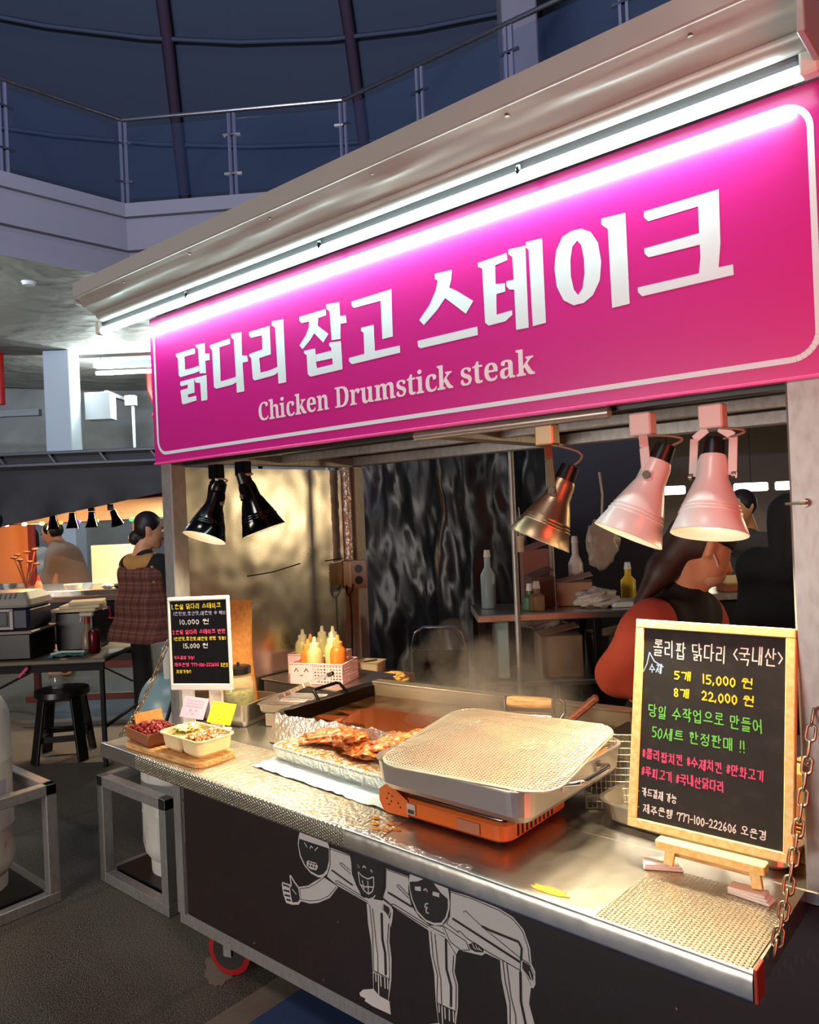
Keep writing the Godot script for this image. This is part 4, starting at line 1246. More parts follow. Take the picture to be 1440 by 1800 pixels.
# ------------------------------------------------------------------ sign and its tube
func sign_board() -> void:
	var t := thing("shop_sign", "bright pink shop sign with white Korean lettering above the counter", "sign", Vector3(-2.38, 1.74, 0))
	obj("board", MB.new().box(Vector3(1.095, 0.247, 0.01), Vector3(2.11, 0.49, 0.02), Basis(), 0.002), M.pink_board, t)
	obj("edge_trim", MB.new().box(Vector3(1.095, 0.0, 0.012), Vector3(2.112, 0.006, 0.024), Basis(), 0.001), simple(Color(0.88, 0.3, 0.6), 0.3), t)
	for l in LETTERS:
		var mb := MB.new()
		for p in l:
			mb.prism(v2(p), 0.0199, 0.0208, Transform3D(), false)
		obj("letter", mb, M.letter, t)
	# the rounded frame line
	var path := PackedVector2Array()
	var x0 := 0.066
	var x1 := 2.083
	var y0 := 0.032
	var y1 := 0.462
	var r := 0.045
	for q in 4:
		var c := Vector2([x1 - r, x0 + r, x0 + r, x1 - r][q], [y1 - r, y1 - r, y0 + r, y0 + r][q])
		for k in 9:
			var a := PI / 2 * q + PI / 2 * k / 8.0
			path.append(c + Vector2(cos(a), sin(a)) * r)
	path.append(path[0])
	obj("frame_line", MB.new().stroke(path, 0.0105, 0.0206, Transform3D(), 0), M.letter, t)
	var tm := TextMesh.new()
	var fnt := SystemFont.new()
	fnt.font_names = PackedStringArray(["Droid Serif"])
	fnt.font_weight = 700
	tm.font = fnt
	tm.font_size = 64
	tm.pixel_size = 0.001
	tm.depth = 0.0008
	tm.text = "Chicken Drumstick steak"
	tm.horizontal_alignment = HORIZONTAL_ALIGNMENT_LEFT
	tm.vertical_alignment = VERTICAL_ALIGNMENT_BOTTOM
	var ab := tm.get_aabb()
	var tx := meshed("lettering", tm, simple(Color(0.86, 0.80, 0.83), 0.4), t)
	var sx := 0.93 / ab.size.x
	var sy := 0.0585 / ab.size.y
	tx.scale = Vector3(sx, sy, 1)
	tx.position = Vector3(0.605 - ab.position.x * sx, 0.083 - ab.position.y * sy, 0.0204)
	# LED tube above it
	var l := thing("tube_light", "long glowing white tube light under the canopy above the pink sign", "light", Vector3(-1.43, 2.226, 0.070))
	obj("tube", MB.new().cyl(Vector3(-1.13, 0, 0), Vector3(1.135, 0, 0), 0.0125, -1, 16), glow(Color(0.84, 1.0, 0.98), 2.6), l)
	obj("batten", MB.new().box(Vector3(0.0, 0.027, -0.008), Vector3(2.26, 0.020, 0.024), Basis(), 0.003), simple(Color(0.36, 0.36, 0.38), 0.5), l)
	for s in [-1.14, 1.148]:
		obj("end_cap", MB.new().box(Vector3(s, 0.012, 0), Vector3(0.03, 0.045, 0.03), Basis(), 0.004), M.white_plastic, l)
	for s in [-0.6, 0.0, 0.6]:
		obj("clip", MB.new().box(Vector3(s, 0.010, -0.003), Vector3(0.012, 0.026, 0.030), Basis(), 0.003), M.chrome, l)
	area("tube_glow_down", Vector3(0, -0.014, 0), Vector3(0, -1, -0.15), Vector2(2.2, 0.022), Color(0.84, 1.0, 0.98), 0.9, l)
	area("tube_glow_front", Vector3(0, 0.006, 0.014), Vector3(0, 0.55, 1), Vector2(2.2, 0.022), Color(0.84, 1.0, 0.98), 0.34, l)
# ------------------------------------------------------------------ track lamps over the counter
func lamps() -> void:
	var black := simple(Color(0.02, 0.022, 0.026), 0.14)
	var white := simple(Color(0.86, 0.80, 0.78), 0.28)
	var brass := simple(Color(0.64, 0.54, 0.42), 0.36, 0.9)
	# label, box point, neck, mouth, style, light energy
	track_lamp("black cone lamp with a cream inside, beside the left post", Vector3(-2.106, 1.723, -0.060), Vector3(-2.108, 1.631, -0.065), Vector3(-2.109, 1.485, -0.005), black, "fork", 0.42)
	track_lamp("black cone lamp tilted right towards the griddle", Vector3(-1.965, 1.723, -0.060), Vector3(-1.954, 1.653, -0.060), Vector3(-1.916, 1.503, -0.093), black, "arm", 0.9)
	track_lamp("ribbed brass-coloured cone lamp tilted left over the griddle", Vector3(-0.868, 1.723, -0.060), Vector3(-0.837, 1.596, -0.074), Vector3(-0.886, 1.465, -0.037), brass, "arm", 0.9)
	track_lamp("pale pink cone lamp tilted left on a flat arm", Vector3(-0.645, 1.723, -0.060), Vector3(-0.613, 1.621, -0.060), Vector3(-0.667, 1.473, -0.015), white, "arm", 1.0)
	track_lamp("pale pink cone lamp hanging upright in a fork beside the right post", Vector3(-0.504, 1.723, -0.060), Vector3(-0.506, 1.623, -0.060), Vector3(-0.507, 1.474, -0.022), white, "fork", 1.0)

func track_lamp(label: String, at: Vector3, neck: Vector3, mouth: Vector3, m: Material, style: String, energy: float) -> void:
	var t := thing("track_lamp", label, "lamp", at, 0.0, "track lamps over the counter")
	var a := neck - at
	var b := mouth - at
	var ax := (b - a).normalized()
	var len := a.distance_to(b)
	var x := ax.cross(Vector3(0, 0, 1)).normalized()
	var z := x.cross(ax)
	var xf := Transform3D(Basis(x, ax, z), a)
	obj("adapter_box", MB.new().box(Vector3(0, -0.024, 0), Vector3(0.046, 0.046, 0.034), Basis(), 0.003), m, t)
	# shade: outer wall down to the mouth, back up the inside
	var prof := [Vector2(0.0, 0.0), Vector2(0.024, 0.0), Vector2(0.028, 0.012), Vector2(0.030, len * 0.3), Vector2(0.038, len * 0.42)]
	for k in 3:
		var s := len * (0.66 + k * 0.045)
		var r := 0.038 + 0.0332 * (s / len - 0.42) / 0.58
		prof.append_array([Vector2(r, s - 0.003), Vector2(r + 0.0018, s), Vector2(r + 0.0006, s + 0.003)])
	prof.append_array([Vector2(0.0712, len), Vector2(0.0704, len + 0.001)])
	obj("shade", MB.new().lathe(flipped(prof), xf, 36), m, t)
	obj("shade_lining", MB.new().lathe([Vector2(0.0704, len + 0.0005), Vector2(0.0628, len - 0.012), Vector2(0.034, len * 0.42), Vector2(0.0, len * 0.40)], xf, 36), simple(Color(0.93, 0.90, 0.84), 0.5), t)
	obj("socket", MB.new().cyl(a - ax * 0.034, a + ax * 0.002, 0.020, 0.023, 18), M.black_plastic, t)
	obj("bulb", MB.new().lathe(flipped([Vector2(0.0, len * 0.45), Vector2(0.026, len * 0.5), Vector2(0.050, len * 0.80), Vector2(0.046, len * 0.86), Vector2(0.025, len * 0.90), Vector2(0.0, len * 0.91)]), xf, 24), glow(Color(1.0, 0.90, 0.72), 3.0), t)
	var box := Vector3(0, -0.047, 0)
	if style == "arm":
		var piv := a + ax * len * 0.24
		var off := z * 0.031 * (1.0 if z.z > 0 else -1.0)
		obj("arm", MB.new().bar(box + Vector3(0, 0.004, 0), box.lerp(piv + off, 0.3), 0.018, 0.004, 0.001).bar(box.lerp(piv + off, 0.3), piv + off - Vector3(0, 0.012, 0), 0.02, 0.004, 0.001, Vector3(0, 0, 1)), m, t)
		obj("pivot_screw", MB.new().cyl(piv + off, piv + off + z * 0.006 * signf(z.z), 0.008, -1, 12), M.rust_screw, t)
	else:
		var piv := a + ax * len * 0.26
		for s in [-1.0, 1.0]:
			var o: Vector3 = x * 0.037 * s
			obj("fork_arm", MB.new().bar(box + x * 0.012 * s, box + x * 0.037 * s - Vector3(0, 0.018, 0), 0.016, 0.003, 0.0008, Vector3(0, 0, 1)).bar(box + x * 0.037 * s - Vector3(0, 0.017, 0), piv + o, 0.016, 0.003, 0.0008, Vector3(0, 0, 1)), m, t)
			obj("pivot_screw", MB.new().cyl(piv + o, piv + o + x * 0.007 * s, 0.007, -1, 10), M.rust_screw, t)
	var c0 := box + Vector3(0.012, 0.0, 0)
	var c1 := a - ax * 0.03
	obj("cord", MB.new().tube(arc3(c0, c1, Vector3(0.055, 0.0, 0.01), 12), 0.0028, 7), simple(Color(0.55, 0.42, 0.34), 0.5), t)
	var l := SpotLight3D.new()
	l.name = "lamp_glow"
	l.light_color = Color(1.0, 0.92, 0.76)
	l.light_energy = energy
	l.light_size = 0.04
	l.spot_angle = 62.0
	l.spot_angle_attenuation = 0.6
	l.spot_range = 12.0
	l.spot_attenuation = 2.0
	l.shadow_enabled = true
	t.add_child(l, true)
	l.transform = Transform3D(Basis.looking_at(ax, Vector3(0, 0, 1)), a + ax * len * 0.925)

func flipped(p: Array) -> Array:
	# profiles drawn downwards along the axis: outside must lie to the right going up the profile
	return p

func arc3(a: Vector3, b: Vector3, bulge: Vector3, n: int) -> Array:
	var out := []
	for k in n + 1:
		var s := float(k) / n
		out.append(a.lerp(b, s) + bulge * sin(PI * s))
	return out
# ------------------------------------------------------------------ things on the counter
func counter_things() -> void:
	griddle()
	stove_and_pan()
	foil_tray()
	food_trays()
	back_left()
	right_end()

func griddle() -> void:
	var t := thing("griddle", "large dark steel griddle with oily plate and foil along its front", "griddle", Vector3(-1.39, TOP, -0.335), 0.09)
	var sx := 0.92
	var sz := 0.44
	var plate := simple(Color.WHITE, 0.16, 0.75)
	plate.albedo_texture = noise(0.01, [[0.0, Color(0.16, 0.09, 0.05)], [0.5, Color(0.42, 0.27, 0.16)], [1.0, Color(0.62, 0.45, 0.27)]], FastNoiseLite.TYPE_SIMPLEX_SMOOTH, 512, 71)
	obj("plate", MB.new().box(Vector3(0, 0.045, 0), Vector3(sx - 0.01, 0.012, sz - 0.01)), tri(plate, Vector3(2, 2, 2)), t)
	var dark := simple(Color(0.08, 0.06, 0.05), 0.3, 0.7)
	obj("burner_box", MB.new().box(Vector3(0, 0.021, 0), Vector3(sx - 0.06, 0.034, sz - 0.04), Basis(), 0.004), M.dark_steel, t)
	obj("side_wall", MB.new().prism(PackedVector2Array([Vector2(-sz / 2, 0.035), Vector2(sz / 2, 0.035), Vector2(sz / 2, 0.085), Vector2(-sz / 2, 0.098)]), -0.004, 0.004, Transform3D(Basis(Vector3(0, 0, -1), Vector3(0, 1, 0), Vector3(1, 0, 0)), Vector3(-sx / 2, 0, 0))), dark, t)
	obj("side_wall", MB.new().prism(PackedVector2Array([Vector2(-sz / 2, 0.035), Vector2(sz / 2, 0.035), Vector2(sz / 2, 0.068), Vector2(-sz / 2, 0.098)]), -0.004, 0.004, Transform3D(Basis(Vector3(0, 0, -1), Vector3(0, 1, 0), Vector3(1, 0, 0)), Vector3(sx / 2, 0, 0))), dark, t)
	var bw := simple(Color(0.86, 0.78, 0.64), 0.34, 0.8)
	obj("back_wall", MB.new().box(Vector3(0, 0.064, -sz / 2 - 0.004), Vector3(sx + 0.008, 0.062, 0.008), Basis(), 0.002).box(Vector3(0, 0.0955, -sz / 2 - 0.020), Vector3(sx + 0.008, 0.005, 0.046), Basis(), 0.001), bw, t)
	obj("handle", MB.new().tube([Vector3(-sx / 2 - 0.002, 0.088, 0.06), Vector3(-sx / 2 - 0.03, 0.118, 0.055), Vector3(-sx / 2 - 0.034, 0.122, 0.04), Vector3(-sx / 2 - 0.034, 0.122, -0.06), Vector3(-sx / 2 - 0.03, 0.118, -0.075), Vector3(-sx / 2 - 0.002, 0.088, -0.08)], 0.0055, 10), dark, t)
	# crumpled foil shield round the front left corner
	var f := FastNoiseLite.new()
	f.seed = 3
	f.frequency = 6.0
	var path := [Vector3(-0.49, 0, -0.1), Vector3(-0.50, 0, 0.10), Vector3(-0.50, 0, 0.20), Vector3(-0.485, 0, 0.238), Vector3(-0.40, 0, 0.238), Vector3(-0.30, 0, 0.236), Vector3(-0.15, 0, 0.234), Vector3(0.02, 0, 0.234)]
	var rows := []
	for i in 9:
		var h := i / 8.0
		var row := []
		for k in 65:
			var s := k / 64.0 * (path.size() - 1)
			var j := mini(int(s), path.size() - 2)
			var p: Vector3 = path[j].lerp(path[j + 1], s - j)
			var w := 0.007 * f.get_noise_3d(k * 0.06, h * 1.6, 0.0)
			var out := Vector3(p.x, 0, p.z).normalized()
			row.append(p + Vector3(0, 0.004 + h * (0.088 + 0.012 * f.get_noise_2d(k * 0.1, 5.0)), 0) + out * (w + (1.0 - h) * 0.025))
		rows.append(row)
	var fo := obj("foil_shield", MB.new().grid(rows), M.foil, t)
	fo.set_meta("label", "crumpled foil windshield")
	# sauce pooled on the plate
	obj("oil_film", MB.new().prism(ragged(0.36, 0.13, 40, 8), -0.0008, 0.0, Transform3D(Basis(Vector3(1, 0, 0), Vector3(0, 0, 1), Vector3(0, -1, 0)), Vector3(-0.05, 0.0512, 0.03))), simple(Color(0.42, 0.20, 0.08), 0.08), t)

func ragged(rx: float, ry: float, n: int, sd: int, rough := 0.25) -> PackedVector2Array:
	var f := FastNoiseLite.new()
	f.seed = sd
	f.frequency = 1.0
	var p := PackedVector2Array()
	for k in n:
		var a := TAU * k / n
		var s := 1.0 + rough * f.get_noise_2d(cos(a) * 2.0, sin(a) * 2.0) * 2.0
		p.append(Vector2(cos(a) * rx * s, sin(a) * ry * s))
	return p

func stove_and_pan() -> void:
	# portable gas stove
	var t := thing("gas_stove", "orange portable gas stove on the steel counter under the roasting pan", "stove", Vector3(-1.03, TOP + 0.001, 0.045))
	var orange := simple(Color(0.82, 0.40, 0.13), 0.3)
	orange.clearcoat_enabled = true
	orange.clearcoat = 0.6
	orange.clearcoat_roughness = 0.2
	obj("body", MB.new().loft([[0.160, 0.122, 0.03, 0.010], [0.166, 0.128, 0.03, 0.016], [0.167, 0.129, 0.03, 0.046], [0.162, 0.124, 0.028, 0.052]], Transform3D(), 5), orange, t)
	# raised cartridge end
	var end := PackedVector2Array()
	for p in [[-0.166, 0.014], [-0.178, 0.034], [-0.177, 0.060], [-0.160, 0.072], [-0.132, 0.070], [-0.108, 0.056], [-0.092, 0.048], [-0.092, 0.012], [-0.155, 0.010]]:
		end.append(Vector2(p[0], p[1]))
	obj("cartridge_cover", MB.new().prism(end, -0.122, 0.1315), orange, t)
	obj("drip_tray", MB.new().box(Vector3(0.03, 0.0535, 0.0), Vector3(0.252, 0.003, 0.232), Basis(), 0.001), M.black_gloss, t)
	obj("tray_rim", MB.new().tube([Vector3(-0.098, 0.055, 0.117), Vector3(0.146, 0.055, 0.117), Vector3(0.157, 0.055, 0.106), Vector3(0.157, 0.055, -0.106), Vector3(0.146, 0.055, -0.117), Vector3(-0.098, 0.055, -0.117)], 0.0028, 8, true), M.chrome, t)
	for a in 4:
		var d := Vector3(cos(a * PI / 2 + 0.7), 0, sin(a * PI / 2 + 0.7))
		obj("pan_support", MB.new().bar(Vector3(0.04, 0.066, 0) + d * 0.03, Vector3(0.04, 0.066, 0) + d * 0.125, 0.004, 0.0225), M.black_matte, t)
	obj("burner", MB.new().cyl(Vector3(0.04, 0.055, 0), Vector3(0.04, 0.070, 0), 0.035, 0.03, 20), M.dark_steel, t)
	for k in 9:
		obj("vent_slot", MB.new().box(Vector3(0.1668, 0.031, 0.088 - k * 0.017), Vector3(0.002, 0.024, 0.0055), Basis(Vector3(0, 0, 1), 0.0)), M.black_matte, t)
	for p in [[-0.154, 0.042], [-0.149, 0.054], [-0.138, 0.050], [-0.141, 0.038], [-0.148, 0.030], [-0.120, 0.038], [-0.114, 0.030]]:
		obj("speaker_hole", MB.new().cyl(Vector3(p[0], p[1], 0.1313), Vector3(p[0], p[1], 0.1322), 0.0022, -1, 8), M.black_matte, t)
	var lb := obj("rating_label", MB.new().box(Vector3(-0.083, 0.032, 0.1305), Vector3(0.024, 0.024, 0.004)), simple(Color(0.75, 0.72, 0.68), 0.35, 0.4), t)
	obj("label_bar", MB.new().box(Vector3(-0.083, 0.027, 0.1328), Vector3(0.018, 0.009, 0.0006)), simple(Color(0.2, 0.18, 0.16), 0.5), lb)
	obj("warning_label", MB.new().box(Vector3(0.072, 0.030, 0.1302), Vector3(0.058, 0.024, 0.003)), simple(Color(0.66, 0.42, 0.30), 0.4), t)
	for sx in [-0.12, 0.13]:
		for sz in [-0.1, 0.1]:
			obj("foot", MB.new().cyl(Vector3(sx, 0.0, sz), Vector3(sx, 0.014, sz), 0.009, 0.011, 12), M.black_matte, t)
	# roasting pan
	var pan := thing("roasting_pan", "shallow aluminium roasting pan with a loop handle standing on the orange stove", "pan", Vector3(-0.984, TOP + 0.0785, 0.012), -0.02)
	var alu := simple(Color(0.78, 0.74, 0.71), 0.36, 0.9)
	obj("pan_body", MB.new().tray(0.415, 0.42, 0.066, 0.05, 0.022, 0.003, Transform3D(), 0.004, 6), alu, pan)
	for s in [-1.0, 1.0]:
		var x: float = 0.2055 * s
		obj("handle", MB.new().tube([Vector3(x, 0.048, 0.07), Vector3(x + 0.030 * s, 0.055, 0.062), Vector3(x + 0.036 * s, 0.056, 0.045), Vector3(x + 0.036 * s, 0.056, -0.045), Vector3(x + 0.030 * s, 0.055, -0.062), Vector3(x, 0.048, -0.07)], 0.0055, 10), M.chrome, pan)
		for z in [-0.07, 0.07]:
			obj("rivet_plate", MB.new().box(Vector3(x + 0.0015 * s, 0.047, z), Vector3(0.005, 0.022, 0.022), Basis(), 0.001), M.chrome, pan)
	obj("sauce", MB.new().loft([[0.168, 0.178, 0.04, 0.006], [0.186, 0.196, 0.045, 0.050]]), simple(Color(0.62, 0.36, 0.14), 0.3), pan)
	# wire rack in the pan
	var rack := MB.new()
	for k in 28:
		var x := -0.18 + k * 0.36 / 27.0
		rack.cyl(Vector3(x, 0.062, -0.19), Vector3(x, 0.062, 0.197), 0.0013, -1, 5, false)
	var rk := thing("wire_rack", "wire rack lying in the aluminium roasting pan", "rack", pan.position, -0.02)
	var wires := obj("wires", rack, M.chrome, rk)
	wires.set_meta("kind", "stuff")
	obj("rack_frame", MB.new().tube([Vector3(-0.182, 0.0625, 0.19), Vector3(0.182, 0.0625, 0.19), Vector3(0.182, 0.0625, -0.19), Vector3(-0.182, 0.0625, -0.19)], 0.002, 6, true), M.chrome, rk)
	# woven mesh lid on top, propped a little at the back
	var cov := thing("mesh_lid", "woven wire mesh lid with bent rim covering the roasting pan", "lid", Vector3(-0.963, TOP + 0.166, 0.042), 0.0)
	cov.rotation = Vector3(0.085, 0.10, 0.0)
	var mm := MB.new()
	var steel := simple(Color(0.90, 0.86, 0.76), 0.34, 0.9)
	var hx := 0.210
	var hz := 0.190
	for k in 56:
		var x := -hx + (k + 0.5) * hx / 28.0
		var lim := hz - corner_cut(x, hx, 0.06)
		mm.tube(sag(Vector3(x, 0, -lim), Vector3(x, 0, lim), 5, 0.0006), 0.0010, 5)
	for k in 50:
		var z := -hz + (k + 0.5) * hz / 25.0
		var lim := hx - corner_cut(z, hz, 0.06)
		mm.tube(sag(Vector3(-lim, 0.0012, z), Vector3(lim, 0.0016, z), 5, 0.0006), 0.0010, 5)
	var wm := obj("wire_mesh", mm, steel, cov)
	wm.set_meta("kind", "stuff")
	var rim := []
	for q in 4:
		var c := Vector3([hx - 0.06, -hx + 0.06, -hx + 0.06, hx - 0.06][q], 0.0004, [hz - 0.06, hz - 0.06, -hz + 0.06, -hz + 0.06][q])
		for k in 6:
			var a := PI / 2 * q + PI / 2 * k / 5.0
			rim.append(c + Vector3(cos(a), 0, sin(a)) * 0.06)
	obj("rim", MB.new().tube(rim, 0.0022, 7, true), steel, cov)
	# food under the mesh keeps it up
	for k in 3:
		var s := thing("drumstick_pack", ["browned chicken piece at the back of the roasting pan", "browned chicken piece in the middle of the roasting pan", "browned chicken piece beside the pan's right rim"][k], "chicken", pan.position + Vector3([-0.09, 0.02, 0.1][k], 0.03, [-0.12, -0.06, -0.10][k]), k * 0.7, "chicken in the roasting pan")
		obj("meat", MB.new().blob(Vector3(0, 0.024, 0), Vector3(0.055, 0.026, 0.038), 0.35, 60 + k, 1.2), meat_mat(), s)

func corner_cut(p: float, h: float, r: float) -> float:
	var d := absf(p) - (h - r)
	if d <= 0.0:
		return 0.0
	return r - sqrt(maxf(r * r - d * d, 0.0))

func sag(a: Vector3, b: Vector3, n: int, w: float) -> Array:
	var out := []
	for k in n + 1:
		var p := a.lerp(b, float(k) / n)
		out.append(p + Vector3(0, 0.004 * (1.0 - pow(p.z / 0.21, 2.0)) + w * (1 if k % 2 else -1), 0))
	return out

var meat_cache: StandardMaterial3D
func meat_mat() -> StandardMaterial3D:
	if meat_cache == null:
		var m := simple(Color.WHITE, 0.32)
		m.albedo_texture = noise(0.012, [[0.0, Color(0.30, 0.10, 0.04)], [0.35, Color(0.66, 0.30, 0.11)], [0.65, Color(0.85, 0.52, 0.24)], [1.0, Color(0.94, 0.74, 0.45)]], FastNoiseLite.TYPE_SIMPLEX_SMOOTH, 512, 81, 0.0, 5)
		m.normal_enabled = true
		m.normal_texture = noise(0.03, [], FastNoiseLite.TYPE_SIMPLEX_SMOOTH, 512, 82, 6.0, 4)
		m.clearcoat_enabled = true
		m.clearcoat = 0.4
		m.clearcoat_roughness = 0.25
		meat_cache = tri(m, Vector3(9, 9, 9))
	return meat_cache

func foil_tray() -> void:
	var t := thing("foil_tray", "foil-wrapped tray with greasy lining in front of the griddle", "tray", Vector3(-1.455, TOP + 0.002, -0.005), -0.05)
	obj("wrapped_body", MB.new().loft([[0.265, 0.072, 0.02, 0.0], [0.275, 0.080, 0.03, 0.012], [0.282, 0.087, 0.035, 0.038], [0.280, 0.085, 0.034, 0.042]], Transform3D(), 5), M.foil, t)
	obj("lining", MB.new().loft([[0.272, 0.078, 0.03, 0.0415], [0.268, 0.074, 0.03, 0.0445]], Transform3D(), 5), M.foil_greasy, t)
	for x in [-0.17, -0.02, 0.11, 0.2]:
		obj("seam", MB.new().box(Vector3(x, 0.022, 0.0848), Vector3(0.0016, 0.028, 0.003)), M.foil, t)
	# paper towel tucked beneath
	var pt := thing("paper_towel", "damp white paper towel tucked under the foil tray", "towel", Vector3(-1.43, TOP + 0.002, 0.105), -0.06)
	obj("sheet", wrinkled(0.60, 0.085, 0.010, 14, 0.4), simple(Color(0.80, 0.84, 0.82), 0.5), pt)
	# pieces of grilled chicken
	var spots := [[Vector3(-1.60, 0.916, -0.035), Vector3(0.085, 0.016, 0.05), 0.4, 0.10, "grilled chicken thigh at the left of the foil tray, darkest at its edge"], [Vector3(-1.50, 0.926, -0.025), Vector3(0.075, 0.018, 0.045), -0.5, 0.25, "golden grilled chicken thigh leaning over the first piece"], [Vector3(-1.44, 0.912, -0.01), Vector3(0.085, 0.016, 0.04), -0.3, 0.05, "grilled chicken thigh with charred lower rim at the middle of the tray"], [Vector3(-1.36, 0.930, -0.05), Vector3(0.07, 0.02, 0.045), 0.8, 0.2, "reddish grilled chicken thigh nearest the mesh-covered pan"], [Vector3(-1.29, 0.914, -0.02), Vector3(0.06, 0.018, 0.045), 0.1, 0.0, "grilled chicken thigh half hidden behind the roasting pan"]]
	for k in spots.size():
		var s: Array = spots[k]
		var c := thing("grilled_chicken", s[4], "chicken", s[0], s[2], "grilled chicken on the foil tray")
		obj("meat", MB.new().blob(Vector3.ZERO, s[1], 0.7, 90 + k, 1.3, 18, Basis(Vector3(0, 0, 1), s[3])), meat_mat(), c)

func wrinkled(w: float, d: float, amp: float, sd: int, freq := 1.0) -> MB:
	var f := FastNoiseLite.new()
	f.seed = sd
	f.frequency = 1.0
	var top := []
	for i in 9:
		var row := []
		for k in 33:
			var x := -w / 2 + w * k / 32.0
			var z := d / 2 - d * i / 8.0
			var e := 1.0 + 0.15 * f.get_noise_1d(k * 0.9)
			row.append(Vector3(x, 0.0015 + amp * absf(f.get_noise_2d(x * 14.0 * freq * 2.0, z * 20.0)), z * e))
		top.append(row)
	var bot := []
	for row in top:
		var r := []
		for p in row:
			r.append(Vector3(p.x, maxf(p.y - 0.0012, 0.0), p.z))
		bot.append(r)
	return MB.new().grid(top).grid(bot, false, false, true)

func food_trays() -> void:
	var b := thing("wooden_board", "small rounded wooden serving board at the left end of the counter", "board", Vector3(-2.035, TOP + 0.0012, 0.168), 0.02)
	obj("slab", MB.new().loft([[0.198, 0.066, 0.03, 0.0], [0.201, 0.069, 0.032, 0.004], [0.201, 0.069, 0.032, 0.014], [0.197, 0.065, 0.03, 0.018]], Transform3D(), 5), M.wood, b)
	obj("groove", MB.new().box(Vector3(-0.03, 0.0182, 0.0), Vector3(0.10, 0.001, 0.006), Basis(Vector3.UP, 0.5)), M.dark_wood, b)
	# kraft tray with diced red meat
	var k := thing("kraft_tray", "brown kraft tray heaped with diced red sauced meat", "food tray", Vector3(-2.155, TOP + 0.0195, 0.180), -0.12)
	obj("tray_body", MB.new().tray(0.165, 0.112, 0.042, 0.006, 0.014, 0.002, Transform3D(), 0.0, 2), M.kraft, k)
	obj("flap", MB.new().box(Vector3(-0.07, 0.052, -0.02), Vector3(0.004, 0.045, 0.09), Basis(Vector3(0, 0, 1), 0.35), 0.001), M.cardboard, k)
	var dices := MB.new()
	var r := RandomNumberGenerator.new()
	r.seed = 31
	for i in 130:
		var x := r.randf_range(-0.066, 0.066)
		var z := r.randf_range(-0.044, 0.044)
		var h := 0.034 + 0.014 * (1.0 - pow(x / 0.075, 2)) * (1.0 - pow(z / 0.055, 2)) + r.randf() * 0.006
		dices.box(Vector3(x, h, z), Vector3(0.011, 0.008, 0.010), Basis.from_euler(Vector3(r.randf() * 3, r.randf() * 3, r.randf() * 3)), 0.002)
	var dm := simple(Color(0.52, 0.10, 0.08), 0.25)
	dm.albedo_texture = noise(0.05, [[0.0, Color(0.55, 0.2, 0.15)], [0.7, Color.WHITE], [1.0, Color(1.0, 0.9, 0.8)]], FastNoiseLite.TYPE_SIMPLEX_SMOOTH, 256, 83)
	dm.albedo_color = Color(0.56, 0.19, 0.17)
	var ds := obj("diced_meat", dices, tri(dm, Vector3(12, 12, 12)), k)
	ds.set_meta("kind", "stuff")
	obj("meat_bed", MB.new().loft([[0.066, 0.041, 0.006, 0.003], [0.078, 0.052, 0.006, 0.036]]), dm, k)
	# moulded-pulp tray in two bays
	var p := thing("pulp_tray", "cream moulded-pulp tray in two bays holding salad and minced meat", "food tray", Vector3(-1.945, TOP + 0.0195, 0.163), -0.02)
	for s in [-1.0, 1.0]:
		obj("bay", MB.new().tray(0.103, 0.122, 0.052, 0.024, 0.022, 0.0022, Transform3D(Basis(), Vector3(0.050 * s, 0, 0)), 0.0, 5), M.pulp, p)
	var rim := []
	for q in 4:
		var c := Vector3([0.082, -0.082, -0.082, 0.082][q], 0.0535, [0.038, 0.038, -0.038, -0.038][q])
		for j in 6:
			var a := PI / 2 * q + PI / 2 * j / 5.0
			rim.append(c + Vector3(cos(a), 0, sin(a)) * 0.025)
	obj("rolled_rim", MB.new().tube(rim, 0.0032, 8, true), M.pulp, p)
	obj("divider", MB.new().box(Vector3(0, 0.049, 0), Vector3(0.014, 0.006, 0.112), Basis(), 0.002), M.pulp, p)
	obj("salad_bed", MB.new().blob(Vector3(-0.05, 0.04, 0), Vector3(0.044, 0.016, 0.048), 0.4, 12, 2.0), simple(Color(0.72, 0.66, 0.30), 0.5), p)
	var sal := MB.new()
	sal.use_col = true
	for i in 60:
		var tone := r.randf()
		sal.color(Color(0.45, 0.52, 0.14) if tone < 0.4 else (Color(0.80, 0.78, 0.42) if tone < 0.75 else Color(0.62, 0.30, 0.12)))
		var a := r.randf() * TAU
		var q := sqrt(r.randf()) * 0.036
		sal.box(Vector3(-0.05 + cos(a) * q, 0.056 + 0.012 * (1 - q / 0.04) + r.randf() * 0.004, sin(a) * q), Vector3(0.016, 0.003, 0.010), Basis.from_euler(Vector3(r.randf_range(-0.6, 0.6), r.randf() * 3, r.randf_range(-0.6, 0.6))), 0.001)
	var sm := simple(Color.WHITE, 0.4)
	sm.vertex_color_use_as_albedo = true
	obj("salad", sal, sm, p).set_meta("kind", "stuff")
	var mi := MB.new()
	mi.use_col = true
	for i in 150:
		var tone := r.randf()
		mi.color(Color(0.42, 0.16, 0.05) if tone < 0.55 else (Color(0.62, 0.32, 0.10) if tone < 0.9 else Color(0.85, 0.80, 0.65)))
		var x := r.randf_range(-0.042, 0.042)
		var z := r.randf_range(-0.046, 0.046)
		mi.box(Vector3(0.05 + x, 0.046 + r.randf() * 0.008, z), Vector3(0.009, 0.006, 0.008), Basis.from_euler(Vector3(r.randf() * 3, r.randf() * 3, r.randf() * 3)), 0.0015)
	obj("minced_meat", mi, sm, p).set_meta("kind", "stuff")
	obj("mince_bed", MB.new().blob(Vector3(0.05, 0.036, 0), Vector3(0.044, 0.013, 0.048), 0.3, 14, 2.0), simple(Color(0.48, 0.22, 0.08), 0.4), p)

